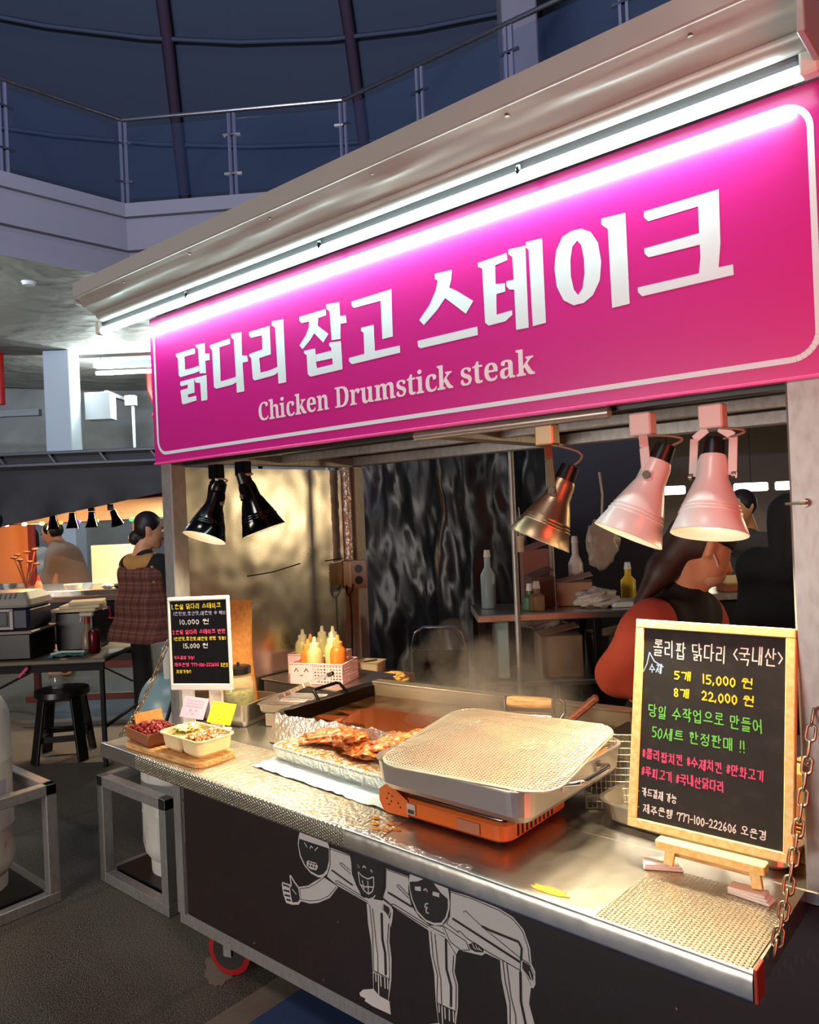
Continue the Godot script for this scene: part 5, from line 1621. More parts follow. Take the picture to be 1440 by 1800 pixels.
func back_left() -> void:
	# stainless food pan with a jar in it
	var g := thing("steel_food_pan", "deep stainless food pan holding the pickle jar", "pan", Vector3(-2.175, TOP + 0.001, -0.165), 0.25)
	obj("pan_body", MB.new().tray(0.185, 0.175, 0.075, 0.02, 0.012, 0.002, Transform3D(), 0.008, 4), M.steel, g)
	var j := thing("pickle_jar", "clear jar of green pickles with a black lid", "jar", Vector3(-2.155, TOP + 0.0045, -0.15))
	var jg := glass(Color(0.85, 0.88, 0.75, 0.25), 0.06)
	obj("glass_body", MB.new().lathe([Vector2(0, 0.0), Vector2(0.046, 0.0), Vector2(0.050, 0.008), Vector2(0.050, 0.125), Vector2(0.042, 0.15), Vector2(0.036, 0.156), Vector2(0.036, 0.165)], Transform3D(), 24), jg, j)
	var pk := simple(Color.WHITE, 0.4)
	pk.albedo_texture = noise(0.02, [[0.0, Color(0.28, 0.26, 0.05)], [0.5, Color(0.56, 0.52, 0.14)], [1.0, Color(0.80, 0.74, 0.34)]], FastNoiseLite.TYPE_CELLULAR, 256, 85)
	obj("pickles", MB.new().lathe([Vector2(0, 0.004), Vector2(0.046, 0.004), Vector2(0.0475, 0.10), Vector2(0.0, 0.108)], Transform3D(), 20), tri(pk, Vector3(12, 12, 12)), j)
	obj("lid", MB.new().lathe([Vector2(0.0, 0.16), Vector2(0.042, 0.16), Vector2(0.043, 0.163), Vector2(0.043, 0.182), Vector2(0.038, 0.185), Vector2(0, 0.186)], Transform3D(), 24), M.black_plastic, j)
	obj("pump_knob", MB.new().cyl(Vector3(0, 0.185, 0), Vector3(0, 0.198, 0), 0.006, 0.004, 10), M.black_plastic, j)
	# steel drainer with wire bottom and tongs
	var d := thing("drainer_tray", "shallow steel drainer tray with a wire bottom beside the griddle", "tray", Vector3(-1.985, TOP + 0.045, -0.255), 0.42)
	obj("tray_body", MB.new().tray(0.205, 0.16, 0.028, 0.015, 0.01, 0.002, Transform3D(), 0.006, 3), M.steel, d)
	obj("leg_frame", MB.new().box(Vector3(0, -0.0225, 0), Vector3(0.16, 0.043, 0.15), Basis(), 0.003), M.steel, d)
	var wb := MB.new()
	for k in 22:
		wb.cyl(Vector3(-0.088 + k * 0.176 / 21, 0.02, -0.07), Vector3(-0.088 + k * 0.176 / 21, 0.02, 0.07), 0.0012, -1, 5, false)
	for k in 5:
		wb.cyl(Vector3(-0.09, 0.0185, -0.06 + k * 0.03), Vector3(0.09, 0.0185, -0.06 + k * 0.03), 0.0012, -1, 5, false)
	obj("wires", wb, M.chrome, d).set_meta("kind", "stuff")
	var tg := thing("tongs", "steel tongs lying across the drainer tray", "tongs", Vector3(-1.955, TOP + 0.085, -0.275), 0.3)
	for s in [-1.0, 1.0]:
		var arm := []
		for k in 9:
			var q := k / 8.0
			arm.append(Vector3(-0.10 + q * 0.20, -0.005 + q * 0.085, s * (0.002 + 0.014 * sin(PI * (1.0 - q) * 0.55))))
		var mb := MB.new()
		for k in 8:
			mb.bar(arm[k], arm[k + 1], 0.016 - 0.006 * (k / 8.0), 0.0022, 0.0005, Vector3(0, 0, 1))
		obj("arm", mb, M.chrome, tg)
	obj("grip_ring", MB.new().box(Vector3(0.097, 0.078, 0), Vector3(0.02, 0.014, 0.018), Basis(Vector3(0, 0, 1), 0.4), 0.003), M.black_plastic, tg)
	# raised steel box under the sauce baskets
	var bm := thing("bain_marie", "low stainless steel box carrying the sauce baskets", "warmer", Vector3(-2.11, TOP + 0.001, -0.525))
	obj("case", MB.new().box(Vector3(0, 0.041, 0), Vector3(0.40, 0.082, 0.30), Basis(), 0.006), M.steel, bm)
	obj("top_rim", MB.new().box(Vector3(0, 0.0845, 0), Vector3(0.408, 0.005, 0.308), Basis(), 0.001), M.steel, bm)
	var top := TOP + 0.089
	basket(Vector3(-2.065, top, -0.465), 0.36, "pink plastic basket with a drawn smiling face, full of sauce bottles")
	basket(Vector3(-2.205, top, -0.575), 0.36, "pink plastic basket behind the smiling one, with paler bottles")
	var spots := [[-2.268, -0.545, 0, 1.00], [-2.212, -0.535, 1, 0.92], [-2.215, -0.60, 0, 1.06], [-2.155, -0.60, 0, 1.08], [-2.13, -0.45, 1, 0.92], [-2.085, -0.44, 0, 1.0], [-2.055, -0.50, 0, 1.08], [-2.0, -0.475, 1, 1.05], [-2.15, -0.64, 0, 1.0]]
	var labs := ["pale sauce bottle at the far left of the back basket", "orange sauce bottle in the back basket", "tall pale sauce bottle beside the steel wall", "pale sauce bottle standing between the two baskets", "short orange sauce bottle at the left of the smiling basket", "wide pale-yellow sauce bottle at the front of the smiling basket", "tall pale sauce bottle in the middle of the smiling basket", "orange sauce bottle at the right end of the smiling basket", ""]
	for k in 8:
		var s: Array = spots[k]
		var c := thing("sauce_bottle", labs[k], "bottle", Vector3(s[0], top + 0.003, s[1]), 0.0, "squeeze bottles in the pink baskets")
		var h: float = s[3]
		var liquid := simple(Color(0.90, 0.48, 0.14) if s[2] else Color(0.80, 0.76, 0.50), 0.35)
		obj("bottle_body", MB.new().lathe([Vector2(0, 0), Vector2(0.028, 0), Vector2(0.030, 0.004), Vector2(0.030, 0.098 * h), Vector2(0.026, 0.110 * h), Vector2(0.014, 0.124 * h), Vector2(0, 0.124 * h)], Transform3D(), 20), liquid, c)
		obj("cap", MB.new().lathe([Vector2(0.0, 0.120 * h), Vector2(0.018, 0.120 * h), Vector2(0.018, 0.134 * h), Vector2(0.009, 0.138 * h), Vector2(0.005, 0.158 * h), Vector2(0, 0.158 * h)], Transform3D(), 16), simple(Color(0.93, 0.62, 0.32) if s[2] else Color(0.90, 0.87, 0.74), 0.4), c)
	# board, tub and cloth in the back corner
	var wb2 := thing("cutting_board", "dark wooden board lying in the back corner of the worktop", "board", Vector3(-2.13, TOP + 0.001, -0.82))
	obj("slab", MB.new().box(Vector3(0, 0.02, 0), Vector3(0.25, 0.04, 0.17), Basis(), 0.004), M.dark_wood, wb2)
	var tub := thing("cream_tub", "small cream plastic tub on the dark board by the far post", "tub", Vector3(-2.15, TOP + 0.042, -0.80), 0.3)
	obj("tub_body", MB.new().tray(0.10, 0.09, 0.05, 0.012, 0.006, 0.002, Transform3D(), 0.003, 4), M.cream, tub)
	obj("spoon", MB.new().bar(Vector3(-0.02, 0.05, 0.02), Vector3(0.03, 0.057, 0.0), 0.012, 0.004, 0.001), M.black_plastic, tub)
	var cl := thing("yellow_cloth", "crumpled yellow dishcloth behind the griddle", "cloth", Vector3(-1.97, TOP + 0.001, -0.735), 0.2)
	var ym := simple(Color.WHITE, 0.9)
	ym.albedo_texture = noise(0.02, [[0.0, Color(0.90, 0.60, 0.16)], [0.5, Color(0.93, 0.78, 0.36)], [1.0, Color(0.95, 0.88, 0.62)]], FastNoiseLite.TYPE_SIMPLEX_SMOOTH, 256, 87)
	var lay := MB.new()
	for k in 5:
		lay.blob(Vector3(0.004 * (k % 2), 0.012 + k * 0.013, 0), Vector3(0.078 - 0.008 * k, 0.014, 0.055 - 0.004 * k), 0.5, 40 + k, 1.5, 12)
	obj("folds", lay, tri(ym, Vector3(8, 8, 8)), cl)

func basket(at: Vector3, turn: float, label: String) -> void:
	var b := thing("plastic_basket", label, "basket", at, turn, "pink baskets")
	var sx := 0.205
	var sz := 0.135
	var h := 0.072
	obj("base", MB.new().box(Vector3(0, 0.0015, 0), Vector3(sx, 0.003, sz)), M.pink_plastic, b)
	obj("back_wall", MB.new().box(Vector3(0, h / 2, -sz / 2), Vector3(sx, h, 0.003)), M.pink_plastic, b)
	obj("side_wall", MB.new().box(Vector3(-sx / 2, h / 2, 0), Vector3(0.003, h, sz)), M.pink_plastic, b)
	# solid left part of the front, lattice on the right part and on the right side
	obj("front_wall", MB.new().box(Vector3(-sx / 4 - 0.006, h / 2, sz / 2), Vector3(sx / 2 - 0.012, h, 0.003)), M.pink_plastic, b)
	var la := MB.new()
	for k in 10:
		la.box(Vector3(-0.008 + k * (sx / 2 + 0.006) / 9.0, h / 2, sz / 2), Vector3(0.005, h, 0.003))
	for k in 7:
		la.box(Vector3(sx / 4 - 0.004, 0.004 + k * (h - 0.006) / 6.0, sz / 2), Vector3(sx / 2 + 0.012, 0.005, 0.0031))
	obj("lattice_front", la, M.pink_plastic, b)
	var ls := MB.new()
	for k in 12:
		ls.box(Vector3(sx / 2, h / 2, -sz / 2 + k * sz / 11.0), Vector3(0.003, h, 0.005))
	for k in 7:
		ls.box(Vector3(sx / 2, 0.004 + k * (h - 0.006) / 6.0, 0), Vector3(0.0031, 0.005, sz))
	obj("lattice_side", ls, M.pink_plastic, b)
	obj("rim", MB.new().tube([Vector3(-sx / 2, h, sz / 2), Vector3(sx / 2, h, sz / 2), Vector3(sx / 2, h, -sz / 2), Vector3(-sx / 2, h, -sz / 2)], 0.0035, 8, true), M.pink_plastic, b)
	if label.contains("drawn"):
		var f := MB.new()
		var xf := Transform3D(Basis(), Vector3(-0.058, 0.04, sz / 2 + 0.002))
		f.stroke(v2([-0.028, 0.004, -0.020, 0.016, -0.012, 0.004]), 0.0028, 0, xf)
		f.stroke(v2([0.012, 0.004, 0.020, 0.016, 0.028, 0.004]), 0.0028, 0, xf)
		f.stroke(v2([-0.006, -0.008, -0.003, -0.011, 0.0, -0.008, 0.003, -0.011, 0.006, -0.008]), 0.0018, 0, xf)
		obj("drawn_face", f, M.black_matte, b)

func right_end() -> void:
	# meat press with wooden roller handle at the back of the griddle
	var p := thing("meat_press", "steel meat press with a round wooden handle at the back of the griddle", "press", Vector3(-1.17, TOP + 0.053, -0.44), 0.35)
	obj("press_plate", MB.new().box(Vector3(0, 0.006, 0), Vector3(0.17, 0.010, 0.09), Basis(), 0.002), M.dark_steel, p)
	obj("roll_handle", MB.new().lathe([Vector2(0, -0.065), Vector2(0.013, -0.065), Vector2(0.0165, -0.05), Vector2(0.0165, 0.05), Vector2(0.013, 0.065), Vector2(0, 0.065)], Transform3D(Basis(Vector3(0, 0, 1), PI / 2), Vector3(-0.01, 0.075, 0)), 16), M.wood, p)
	obj("roll_handle", MB.new().lathe([Vector2(0, -0.065), Vector2(0.014, -0.065), Vector2(0.0165, -0.05), Vector2(0.0165, 0.05), Vector2(0.014, 0.065), Vector2(0, 0.065)], Transform3D(Basis(Vector3(0, 0, 1), PI / 2), Vector3(-0.01, 0.036, 0.01)), 16), M.chrome, p)
	for s in [-0.08, 0.062]:
		obj("bracket", MB.new().box(Vector3(s, 0.047, 0.003), Vector3(0.004, 0.085, 0.03), Basis(), 0.001), M.chrome, p)
	obj("hinge_ring", MB.new().tube([Vector3(0.075, 0.03, 0.0), Vector3(0.09, 0.05, 0.0), Vector3(0.088, 0.078, 0.0), Vector3(0.075, 0.09, 0.0)], 0.006, 8), M.chrome, p)
	var s := thing("spatula", "steel spatula with a riveted dark wooden handle leaning behind the roasting pan", "spatula", Vector3(-1.04, TOP + 0.06, -0.42), 0.5)
	obj("blade", MB.new().bar(Vector3(-0.09, -0.005, 0.0), Vector3(-0.01, 0.035, 0), 0.06, 0.002, 0.0005), M.steel, s)
	obj("grip", MB.new().bar(Vector3(-0.015, 0.030, 0), Vector3(0.075, 0.105, 0), 0.036, 0.018, 0.005), M.dark_wood, s)
	for k in 3:
		var q := Vector3(-0.015, 0.030, 0).lerp(Vector3(0.075, 0.105, 0), 0.2 + k * 0.3)
		obj("rivet", MB.new().cyl(q + Vector3(-0.004, 0.006, 0.0), q + Vector3(-0.0075, 0.0105, 0.0), 0.004, -1, 10), M.chrome, s)
	# shallow basin behind the chalkboard
	var b := thing("steel_basin", "shallow stainless tray with rolled rim behind the large chalkboard", "tray", Vector3(-0.575, TOP + 0.001, -0.155), -0.1)
	obj("basin_body", MB.new().tray(0.40, 0.24, 0.05, 0.045, 0.025, 0.002, Transform3D(), 0.008, 6), M.steel, b)
	var bx := thing("steel_box", "square steel container behind the roasting pan", "container", Vector3(-0.87, TOP + 0.001, -0.29))
	obj("box_body", MB.new().tray(0.20, 0.16, 0.095, 0.012, 0.004, 0.002, Transform3D(), 0.005, 3), M.steel, bx)
	var wr := thing("cooling_rack", "upright wire rack leaning between the pan and the basin", "rack", Vector3(-0.765, TOP + 0.003, -0.13), 0.5)
	var wm := MB.new()
	for k in 14:
		wm.cyl(Vector3(-0.07 + k * 0.0108, 0, -0.02), Vector3(-0.07 + k * 0.0108, 0.155, -0.06), 0.0011, -1, 5, false)
	for k in 12:
		var q := k / 11.0
		wm.cyl(Vector3(-0.072, q * 0.155, -0.02 - q * 0.04), Vector3(0.072, q * 0.155, -0.02 - q * 0.04), 0.0011, -1, 5, false)
	obj("wires", wm, M.chain, wr).set_meta("kind", "stuff")
	obj("rack_frame", MB.new().tube([Vector3(-0.073, 0, -0.02), Vector3(0.073, 0, -0.02), Vector3(0.073, 0.155, -0.06), Vector3(-0.073, 0.155, -0.06)], 0.002, 6, true), M.chain, wr)
	# cardboard box by the right post
	var cb := thing("cardboard_box", "orange-brown cardboard box squeezed beside the right post", "box", Vector3(-0.37, TOP + 0.001, -0.165), -0.15)
	obj("carton", MB.new().box(Vector3(0, 0.085, 0), Vector3(0.09, 0.17, 0.14), Basis(), 0.002), M.cardboard, cb)
	obj("rib_stack", ribs(), M.cardboard, cb)
	# folded napkins under the easel feet
	for k in 2:
		var n := thing("folded_napkin", ["folded white paper napkin under the easel's left foot", "folded white paper napkin under the easel's right foot"][k], "napkin", Vector3([-0.588, -0.425][k], TOP + 0.0022, [0.066, 0.085][k]), [0.45, -0.12][k])
		var mb := MB.new()
		for j in 3:
			mb.box(Vector3(-0.002 * j, 0.0028 + j * 0.0052, 0.001 * j), Vector3(0.072 - 0.005 * j, 0.0048, 0.028), Basis(Vector3.UP, 0.06 * j), 0.002)
		obj("layers", mb, simple(Color(0.93, 0.91, 0.87), 0.8), n)
	var sc := thing("sauce_drips", "orange sauce drips spilt on the counter edge", "spill", Vector3(-1.18, TOP + 0.0018, 0.225))
	var sm := simple(Color(0.80, 0.52, 0.16), 0.15)
	for k in 6:
		obj("drip", MB.new().blob(Vector3([0.0, 0.03, -0.02, 0.045, 0.02, 0.06][k], 0.0006, [0.0, -0.02, -0.025, 0.012, 0.018, -0.004][k]), Vector3(0.012, 0.0014, 0.006), 0.5, 100 + k, 1.5, 8), sm, sc)
	var sc2 := thing("painted_reflection", "painted yellow smear near the counter's front edge right of the stove", "spill", Vector3(-0.72, TOP + 0.0016, 0.262))
	obj("reflection", MB.new().prism(ragged(0.035, 0.011, 30, 21), -0.0012, 0.0, Transform3D(Basis(Vector3(1, 0, 0), Vector3(0, 0, 1), Vector3(0, -1, 0)), Vector3.ZERO)), simple(Color(0.74, 0.55, 0.24), 0.2), sc2)  # tinted reflection on the counter, painted as a flat yellow patch

func ribs() -> MB:
	var mb := MB.new()
	for k in 9:
		mb.box(Vector3(0.0, 0.02 + k * 0.008, 0.072), Vector3(0.084, 0.004, 0.004), Basis(), 0.0012)
	return mb
# ------------------------------------------------------------------ writing: Hangul and figures drawn as pen strokes
const JAMO := {
	"ㄱ": [[0, .08, 1, .08, .85, 1]], "ㄴ": [[.05, 0, .05, .92, 1, .92]], "ㄷ": [[1, .06, .05, .06, .05, .94, 1, .94]],
	"ㄹ": [[0, .05, .95, .05, .95, .48, .05, .48, .05, .95, 1, .95]], "ㅁ": [[.05, .05, .95, .05, .95, .95, .05, .95, .05, .05]],
	"ㅂ": [[.08, 0, .08, .95, .92, .95, .92, 0], [.08, .48, .92, .48]], "ㅅ": [[.52, 0, .4, .4, 0, 1], [.46, .35, 1, 1]],
	"ㅈ": [[.05, .06, .95, .06, .45, .5, 0, 1], [.5, .45, 1, 1]], "ㅊ": [[.3, 0, .7, 0], [.05, .22, .95, .22, .45, .6, 0, 1], [.5, .55, 1, 1]],
	"ㅋ": [[0, .06, 1, .06, .85, 1], [.02, .5, .92, .46]], "ㅌ": [[1, .06, .05, .06, .05, .94, 1, .94], [.05, .5, .95, .5]],
	"ㅍ": [[0, .06, 1, .06], [0, .94, 1, .94], [.3, .06, .3, .94], [.7, .06, .7, .94]],
}
const LEAD := "ㄱㄲㄴㄷㄸㄹㅁㅂㅃㅅㅆㅇㅈㅉㅊㅋㅌㅍㅎ"
const TAIL := ["", "ㄱ", "ㄲ", "ㄳ", "ㄴ", "ㄵ", "ㄶ", "ㄷ", "ㄹ", "ㄹㄱ", "ㄻ", "ㄼ", "ㄽ", "ㄾ", "ㄿ", "ㅀ", "ㅁ", "ㅂ", "ㅄ", "ㅅ", "ㅆ", "ㅇ", "ㅈ", "ㅊ", "ㅋ", "ㅌ", "ㅍ", "ㅎ"]
# vowel strokes: [kind, strokes]; kind 0 stands right of the lead, 1 lies below it, 2 does both
const VOWEL := [
	[0, [[.4, 0, .4, 1], [.4, .5, 1, .5]]], [0, [[.25, 0, .25, 1], [.25, .5, .75, .5], [.8, 0, .8, 1]]], [0, [[.4, 0, .4, 1], [.4, .35, 1, .35], [.4, .65, 1, .65]]], [0, [[.3, 0, .3, 1], [.8, 0, .8, 1], [.3, .4, .8, .4], [.3, .6, .8, .6]]],
	[0, [[.7, 0, .7, 1], [0, .5, .7, .5]]], [0, [[.45, 0, .45, 1], [0, .5, .45, .5], [.9, 0, .9, 1]]], [0, [[.7, 0, .7, 1], [0, .35, .7, .35], [0, .65, .7, .65]]], [0, [[.45, 0, .45, 1], [0, .35, .45, .35], [0, .65, .45, .65], [.9, 0, .9, 1]]],
	[1, [[0, .8, 1, .8], [.5, .1, .5, .8]]], [2, [[0, .8, 1, .8], [.5, .2, .5, .8]], [[.4, 0, .4, 1], [.4, .5, 1, .5]]], [2, [[0, .8, 1, .8], [.5, .2, .5, .8]], [[.25, 0, .25, 1], [.8, 0, .8, 1]]], [2, [[0, .8, 1, .8], [.5, .2, .5, .8]], [[.5, 0, .5, 1]]], [1, [[0, .8, 1, .8], [.3, .1, .3, .8], [.7, .1, .7, .8]]],
	[1, [[0, .2, 1, .2], [.5, .2, .5, .95]]], [2, [[0, .2, 1, .2], [.5, .2, .5, .95]], [[.7, 0, .7, 1], [.1, .62, .7, .62]]], [2, [[0, .2, 1, .2], [.5, .2, .5, .95]], [[.4, 0, .4, 1], [.9, 0, .9, 1]]], [2, [[0, .2, 1, .2], [.5, .2, .5, .95]], [[.5, 0, .5, 1]]], [1, [[0, .2, 1, .2], [.3, .2, .3, .95], [.7, .2, .7, .95]]],
	[1, [[0, .5, 1, .5]]], [2, [[0, .5, 1, .5]], [[.5, 0, .5, 1]]], [0, [[.5, 0, .5, 1]]],
]
const MARKS := {
	"0": [.55, [[.5, .08, .85, .3, .85, .7, .5, .95, .15, .7, .15, .3, .5, .08]]], "1": [.3, [[.5, .05, .5, .95]]], "2": [.55, [[.1, .25, .4, .05, .8, .2, .75, .5, .1, .93, .95, .9]]],
	"5": [.55, [[.9, .08, .2, .08, .18, .45, .6, .42, .9, .65, .6, .92, .1, .9]]], "6": [.55, [[.7, .05, .2, .45, .15, .8, .5, .95, .85, .75, .6, .52, .2, .65]]], "7": [.55, [[.1, .3, .1, .1, .9, .1, .7, .95]]], "8": [.55, [[.8, .2, .5, .05, .2, .2, .3, .45, .75, .6, .8, .85, .5, .95, .2, .85, .25, .6, .7, .42, .8, .2]]],
	",": [.28, [[.5, .85, .35, 1.08]]], ".": [.25, [[.45, .92, .55, .92]]], "·": [.3, [[.45, .5, .55, .5]]], "-": [.45, [[.1, .55, .9, .52]]], "!": [.28, [[.5, .05, .5, .68], [.5, .92, .5, .95]]],
	"(": [.35, [[.8, .1, .4, .35, .4, .7, .8, .95]]], ")": [.35, [[.2, .1, .6, .35, .6, .7, .2, .95]]], "<": [.45, [[.85, .2, .15, .5, .85, .8]]], ">": [.45, [[.15, .2, .85, .5, .15, .8]]],
	"#": [.5, [[.35, .15, .25, .85], [.7, .15, .6, .85], [.1, .38, .9, .34], [.08, .66, .86, .62]]], " ": [.4, []], "中": [.8, [[.1, .3, .9, .3, .9, .65, .1, .65, .1, .3], [.5, .05, .5, .98]]],
}

func jamo(j: String) -> Array:
	if j == "ㅇ":
		return [ring2(0.5, 0.5, 0.46)]
	if j == "ㅎ":
		return [[.3, .02, .7, .02], [.05, .22, .95, .22], ring2(0.5, 0.68, 0.32)]
	if j.length() == 2:
		return fit2(jamo(j[0]), 0, 0, 0.46, 1) + fit2(jamo(j[1]), 0.56, 0, 0.44, 1)
	return JAMO.get(j, JAMO["ㅅ"])

func ring2(x: float, y: float, r: float) -> Array:
	var a := []
	for k in 11:
		a.append(x + cos(TAU * k / 10.0 - 1.5) * r)
		a.append(y + sin(TAU * k / 10.0 - 1.5) * r)
	return a

func fit2(strokes: Array, x: float, y: float, w: float, h: float) -> Array:
	var out := []
	for s in strokes:
		var q := []
		for i in range(0, s.size(), 2):
			q.append(x + s[i] * w)
			q.append(y + s[i + 1] * h)
		out.append(q)
	return out

func syllable(code: int) -> Array:
	var l := code / 588
	var v := (code % 588) / 28
	var t := code % 28
	var vo: Array = VOWEL[v]
	var lead := jamo(LEAD[l])
	var h := 0.52 if t else 0.92
	var out := []
	if vo[0] == 0:
		out = fit2(lead, 0.04, 0.06, 0.46, h * 0.86) + fit2(vo[1], 0.58, 0.0, 0.36, h + (0.06 if t else 0.06))
	elif vo[0] == 1:
		out = fit2(lead, 0.16, 0.02, 0.66, h * 0.50) + fit2(vo[1], 0.02, h * 0.56, 0.94, h * 0.42)
	else:
		out = fit2(lead, 0.06, 0.04, 0.44, h * 0.48) + fit2(vo[1], 0.0, h * 0.56, 0.6, h * 0.40) + fit2(vo[2], 0.62, 0.0, 0.34, h + 0.06)
	if t:
		out += fit2(jamo(TAIL[t]), 0.16, 0.64, 0.70, 0.34)
	return out

# one written line: starts at (x, y of the middle), fills the width w, letters of height h; slope in the board's plane
func writing(text: String, x: float, y: float, w: float, h: float, pen: float, slope: float, sd: int) -> MB:
	var r := RandomNumberGenerator.new()
	r.seed = sd
	var total := 0.0
	for ch in text:
		total += glyph_width(ch)
	var s := w / total
	var mb := MB.new()
	var cx := 0.0
	for ch in text:
		var gw := glyph_width(ch)
		var st: Array
		var code := ch.unicode_at(0) - 0xAC00
		if code >= 0 and code < 11172:
			st = syllable(code)
		else:
			st = MARKS.get(ch, MARKS["."])[1]
		var jy := r.randf_range(-0.06, 0.06) * h
		var lean := r.randf_range(-0.08, 0.08)
		for q in st:
			var p := PackedVector2Array()
			for i in range(0, q.size(), 2):
				var gx: float = cx + (0.06 + q[i] * 0.84) * gw
				var px := gx * s
				var py: float = (0.5 - q[i + 1]) * h + jy
				p.append(Vector2(x + px + lean * py, y + py + slope * px))
			mb.stroke(p, pen, 0.0, Transform3D(), 6)
		cx += gw
	return mb

func glyph_width(ch: String) -> float:
	if MARKS.has(ch):
		return MARKS[ch][0]
	return 1.0

func line(parent: Node3D, m: Material, text: String, x: float, y: float, w: float, h: float, pen: float, slope := 0.0, z := 0.0) -> void:
	var o := obj("lettering", writing(text, x, y, w, h, pen, slope, text.length() * 7 + 3), m, parent)
	o.position.z = z

func boards() -> void:
	var white := simple(Color(0.90, 0.88, 0.85), 0.8)
	var yellow := simple(Color(0.95, 0.86, 0.10), 0.8)
	var green := simple(Color(0.42, 0.80, 0.32), 0.8)
	var pink := simple(Color(0.96, 0.30, 0.48), 0.8)
	var blue := simple(Color(0.62, 0.74, 0.88), 0.8)
	# large chalkboard on a small easel
	var t := thing("chalkboard", "large chalkboard menu in a pale wooden frame on the right of the counter", "menu board", Vector3(-0.504, TOP + 0.0022, 0.03))
	var b := Node3D.new()
	b.name = "panel"
	t.add_child(b)
	b.position = Vector3(0, 0.2608, 0.0)
	b.rotation = Vector3(-0.199, 0.013, -0.004)
	var W := 0.292
	var H := 0.393
	var e := 0.0165
	for s in [-1.0, 1.0]:
		obj("frame_rail", MB.new().box(Vector3(0, s * (H - e) / 2, 0), Vector3(W, e, 0.018), Basis(), 0.0015), M.pine, b)
		obj("frame_stile", MB.new().box(Vector3(s * (W - e) / 2, 0, 0), Vector3(e, H - e * 2, 0.018), Basis(), 0.0015), M.pine, b)
	var sl := simple(Color.WHITE, 0.75)
	sl.albedo_texture = noise(0.01, [[0.0, Color(0.075, 0.065, 0.06)], [0.6, Color(0.10, 0.088, 0.082)], [1.0, Color(0.17, 0.155, 0.15)]], FastNoiseLite.TYPE_SIMPLEX_SMOOTH, 512, 91)
	obj("slate", MB.new().box(Vector3(0, 0, -0.001), Vector3(W - e * 2 + 0.002, H - e * 2 + 0.002, 0.008)), tri(sl, Vector3(4, 4, 4)), b)
	var w := W - 2 * e
	var h := H - 2 * e
	var z := 0.0034
	var L := func(m: Material, s: String, u0: float, u1: float, v: float, hh: float, pen: float, slope := 0.0) -> void:
		line(b, m, s, -w / 2 + u0 * w, h / 2 - v * h, (u1 - u0) * w, hh * h, pen, slope, z)
	L.call(white, "롤리팝 닭다리 <국내산>", 0.07, 0.985, 0.105, 0.088, 0.0024, 0.0)
	L.call(blue, "수제", 0.045, 0.15, 0.215, 0.05, 0.0020, 0.05)
	var roof := obj("lettering", MB.new().stroke(v2([-0.005, 0.225, 0.03, 0.18, 0.045, 0.125, 0.075, 0.17, 0.15, 0.195]), 0.012, 0).stroke(PackedVector2Array(), 0.01, 0), blue, b)
	roof.mesh = MB.new().stroke(PackedVector2Array([Vector2(-w / 2 + 0.004 * w, h / 2 - 0.235 * h), Vector2(-w / 2 + 0.03 * w, h / 2 - 0.19 * h), Vector2(-w / 2 + 0.045 * w, h / 2 - 0.13 * h), Vector2(-w / 2 + 0.085 * w, h / 2 - 0.175 * h), Vector2(-w / 2 + 0.155 * w, h / 2 - 0.2 * h)]), 0.0022, 0).commit()
	roof.mesh.surface_set_material(0, blue)
	roof.position.z = z
	L.call(yellow, "5개", 0.235, 0.375, 0.235, 0.045, 0.0026)
	L.call(yellow, "15,000 원", 0.44, 0.80, 0.240, 0.050, 0.0026)
	L.call(yellow, "8개", 0.235, 0.365, 0.325, 0.045, 0.0026)
	L.call(yellow, "22,000 원", 0.44, 0.81, 0.325, 0.050, 0.0026)
	L.call(green, "당일 수작업으로 만들어", 0.05, 0.865, 0.435, 0.066, 0.0022, -0.01)
	L.call(green, "50세트 한정판매 !!", 0.085, 0.75, 0.545, 0.060, 0.0022, -0.01)
	L.call(pink, "#롤리팝치킨 #수제치킨 #만화고기", 0.02, 0.88, 0.665, 0.052, 0.0021, -0.012)
	L.call(pink, "#루피고기 #국내산닭다리", 0.02, 0.62, 0.757, 0.052, 0.0021, -0.012)
	L.call(white, "· 카드결제 가능", 0.0, 0.29, 0.862, 0.044, 0.0019, -0.01)
	L.call(white, "· 제주은행 777-100-222606 오은경", 0.0, 0.90, 0.945, 0.044, 0.0019, 0.0)
	# easel: ledge, two front legs, prop
	obj("easel_ledge", MB.new().box(Vector3(0.012, 0.058, 0.058), Vector3(0.19, 0.017, 0.026), Basis(), 0.002), M.pine, t)
	for s in [-1.0, 1.0]:
		obj("easel_leg", MB.new().bar(Vector3(0.012 + s * 0.078, 0.018, 0.054), Vector3(0.012 + s * 0.072, 0.056, 0.05), 0.018, 0.009, 0.001, Vector3(0, 0, 1)), M.pine, t)
	obj("easel_prop", MB.new().bar(Vector3(0.0, 0.004, -0.155), Vector3(0.0, 0.27, -0.032), 0.018, 0.009, 0.001, Vector3(0, 0, 1)), M.pine, t)
	obj("easel_bar", MB.new().box(Vector3(0.012, 0.035, 0.036), Vector3(0.15, 0.012, 0.007), Basis(), 0.001), M.wood, t)
	M.menu_slate = simple(Color(0.03, 0.03, 0.04), 0.55)
	M.menu_slate.metallic_specular = 0.2
	# small black menu in a white frame
	var n := thing("menu_stand", "small black menu board in a white frame at the left of the counter", "menu board", Vector3(-2.151, TOP + 0.001, 0.0), 0.395)
	var nb := Node3D.new()
	nb.name = "panel"
	n.add_child(nb)
	nb.position = Vector3(0, 0.291, 0)
	nb.rotation = Vector3(-0.037, 0, 0.026)
	var w2 := 0.23
	var h2 := 0.304
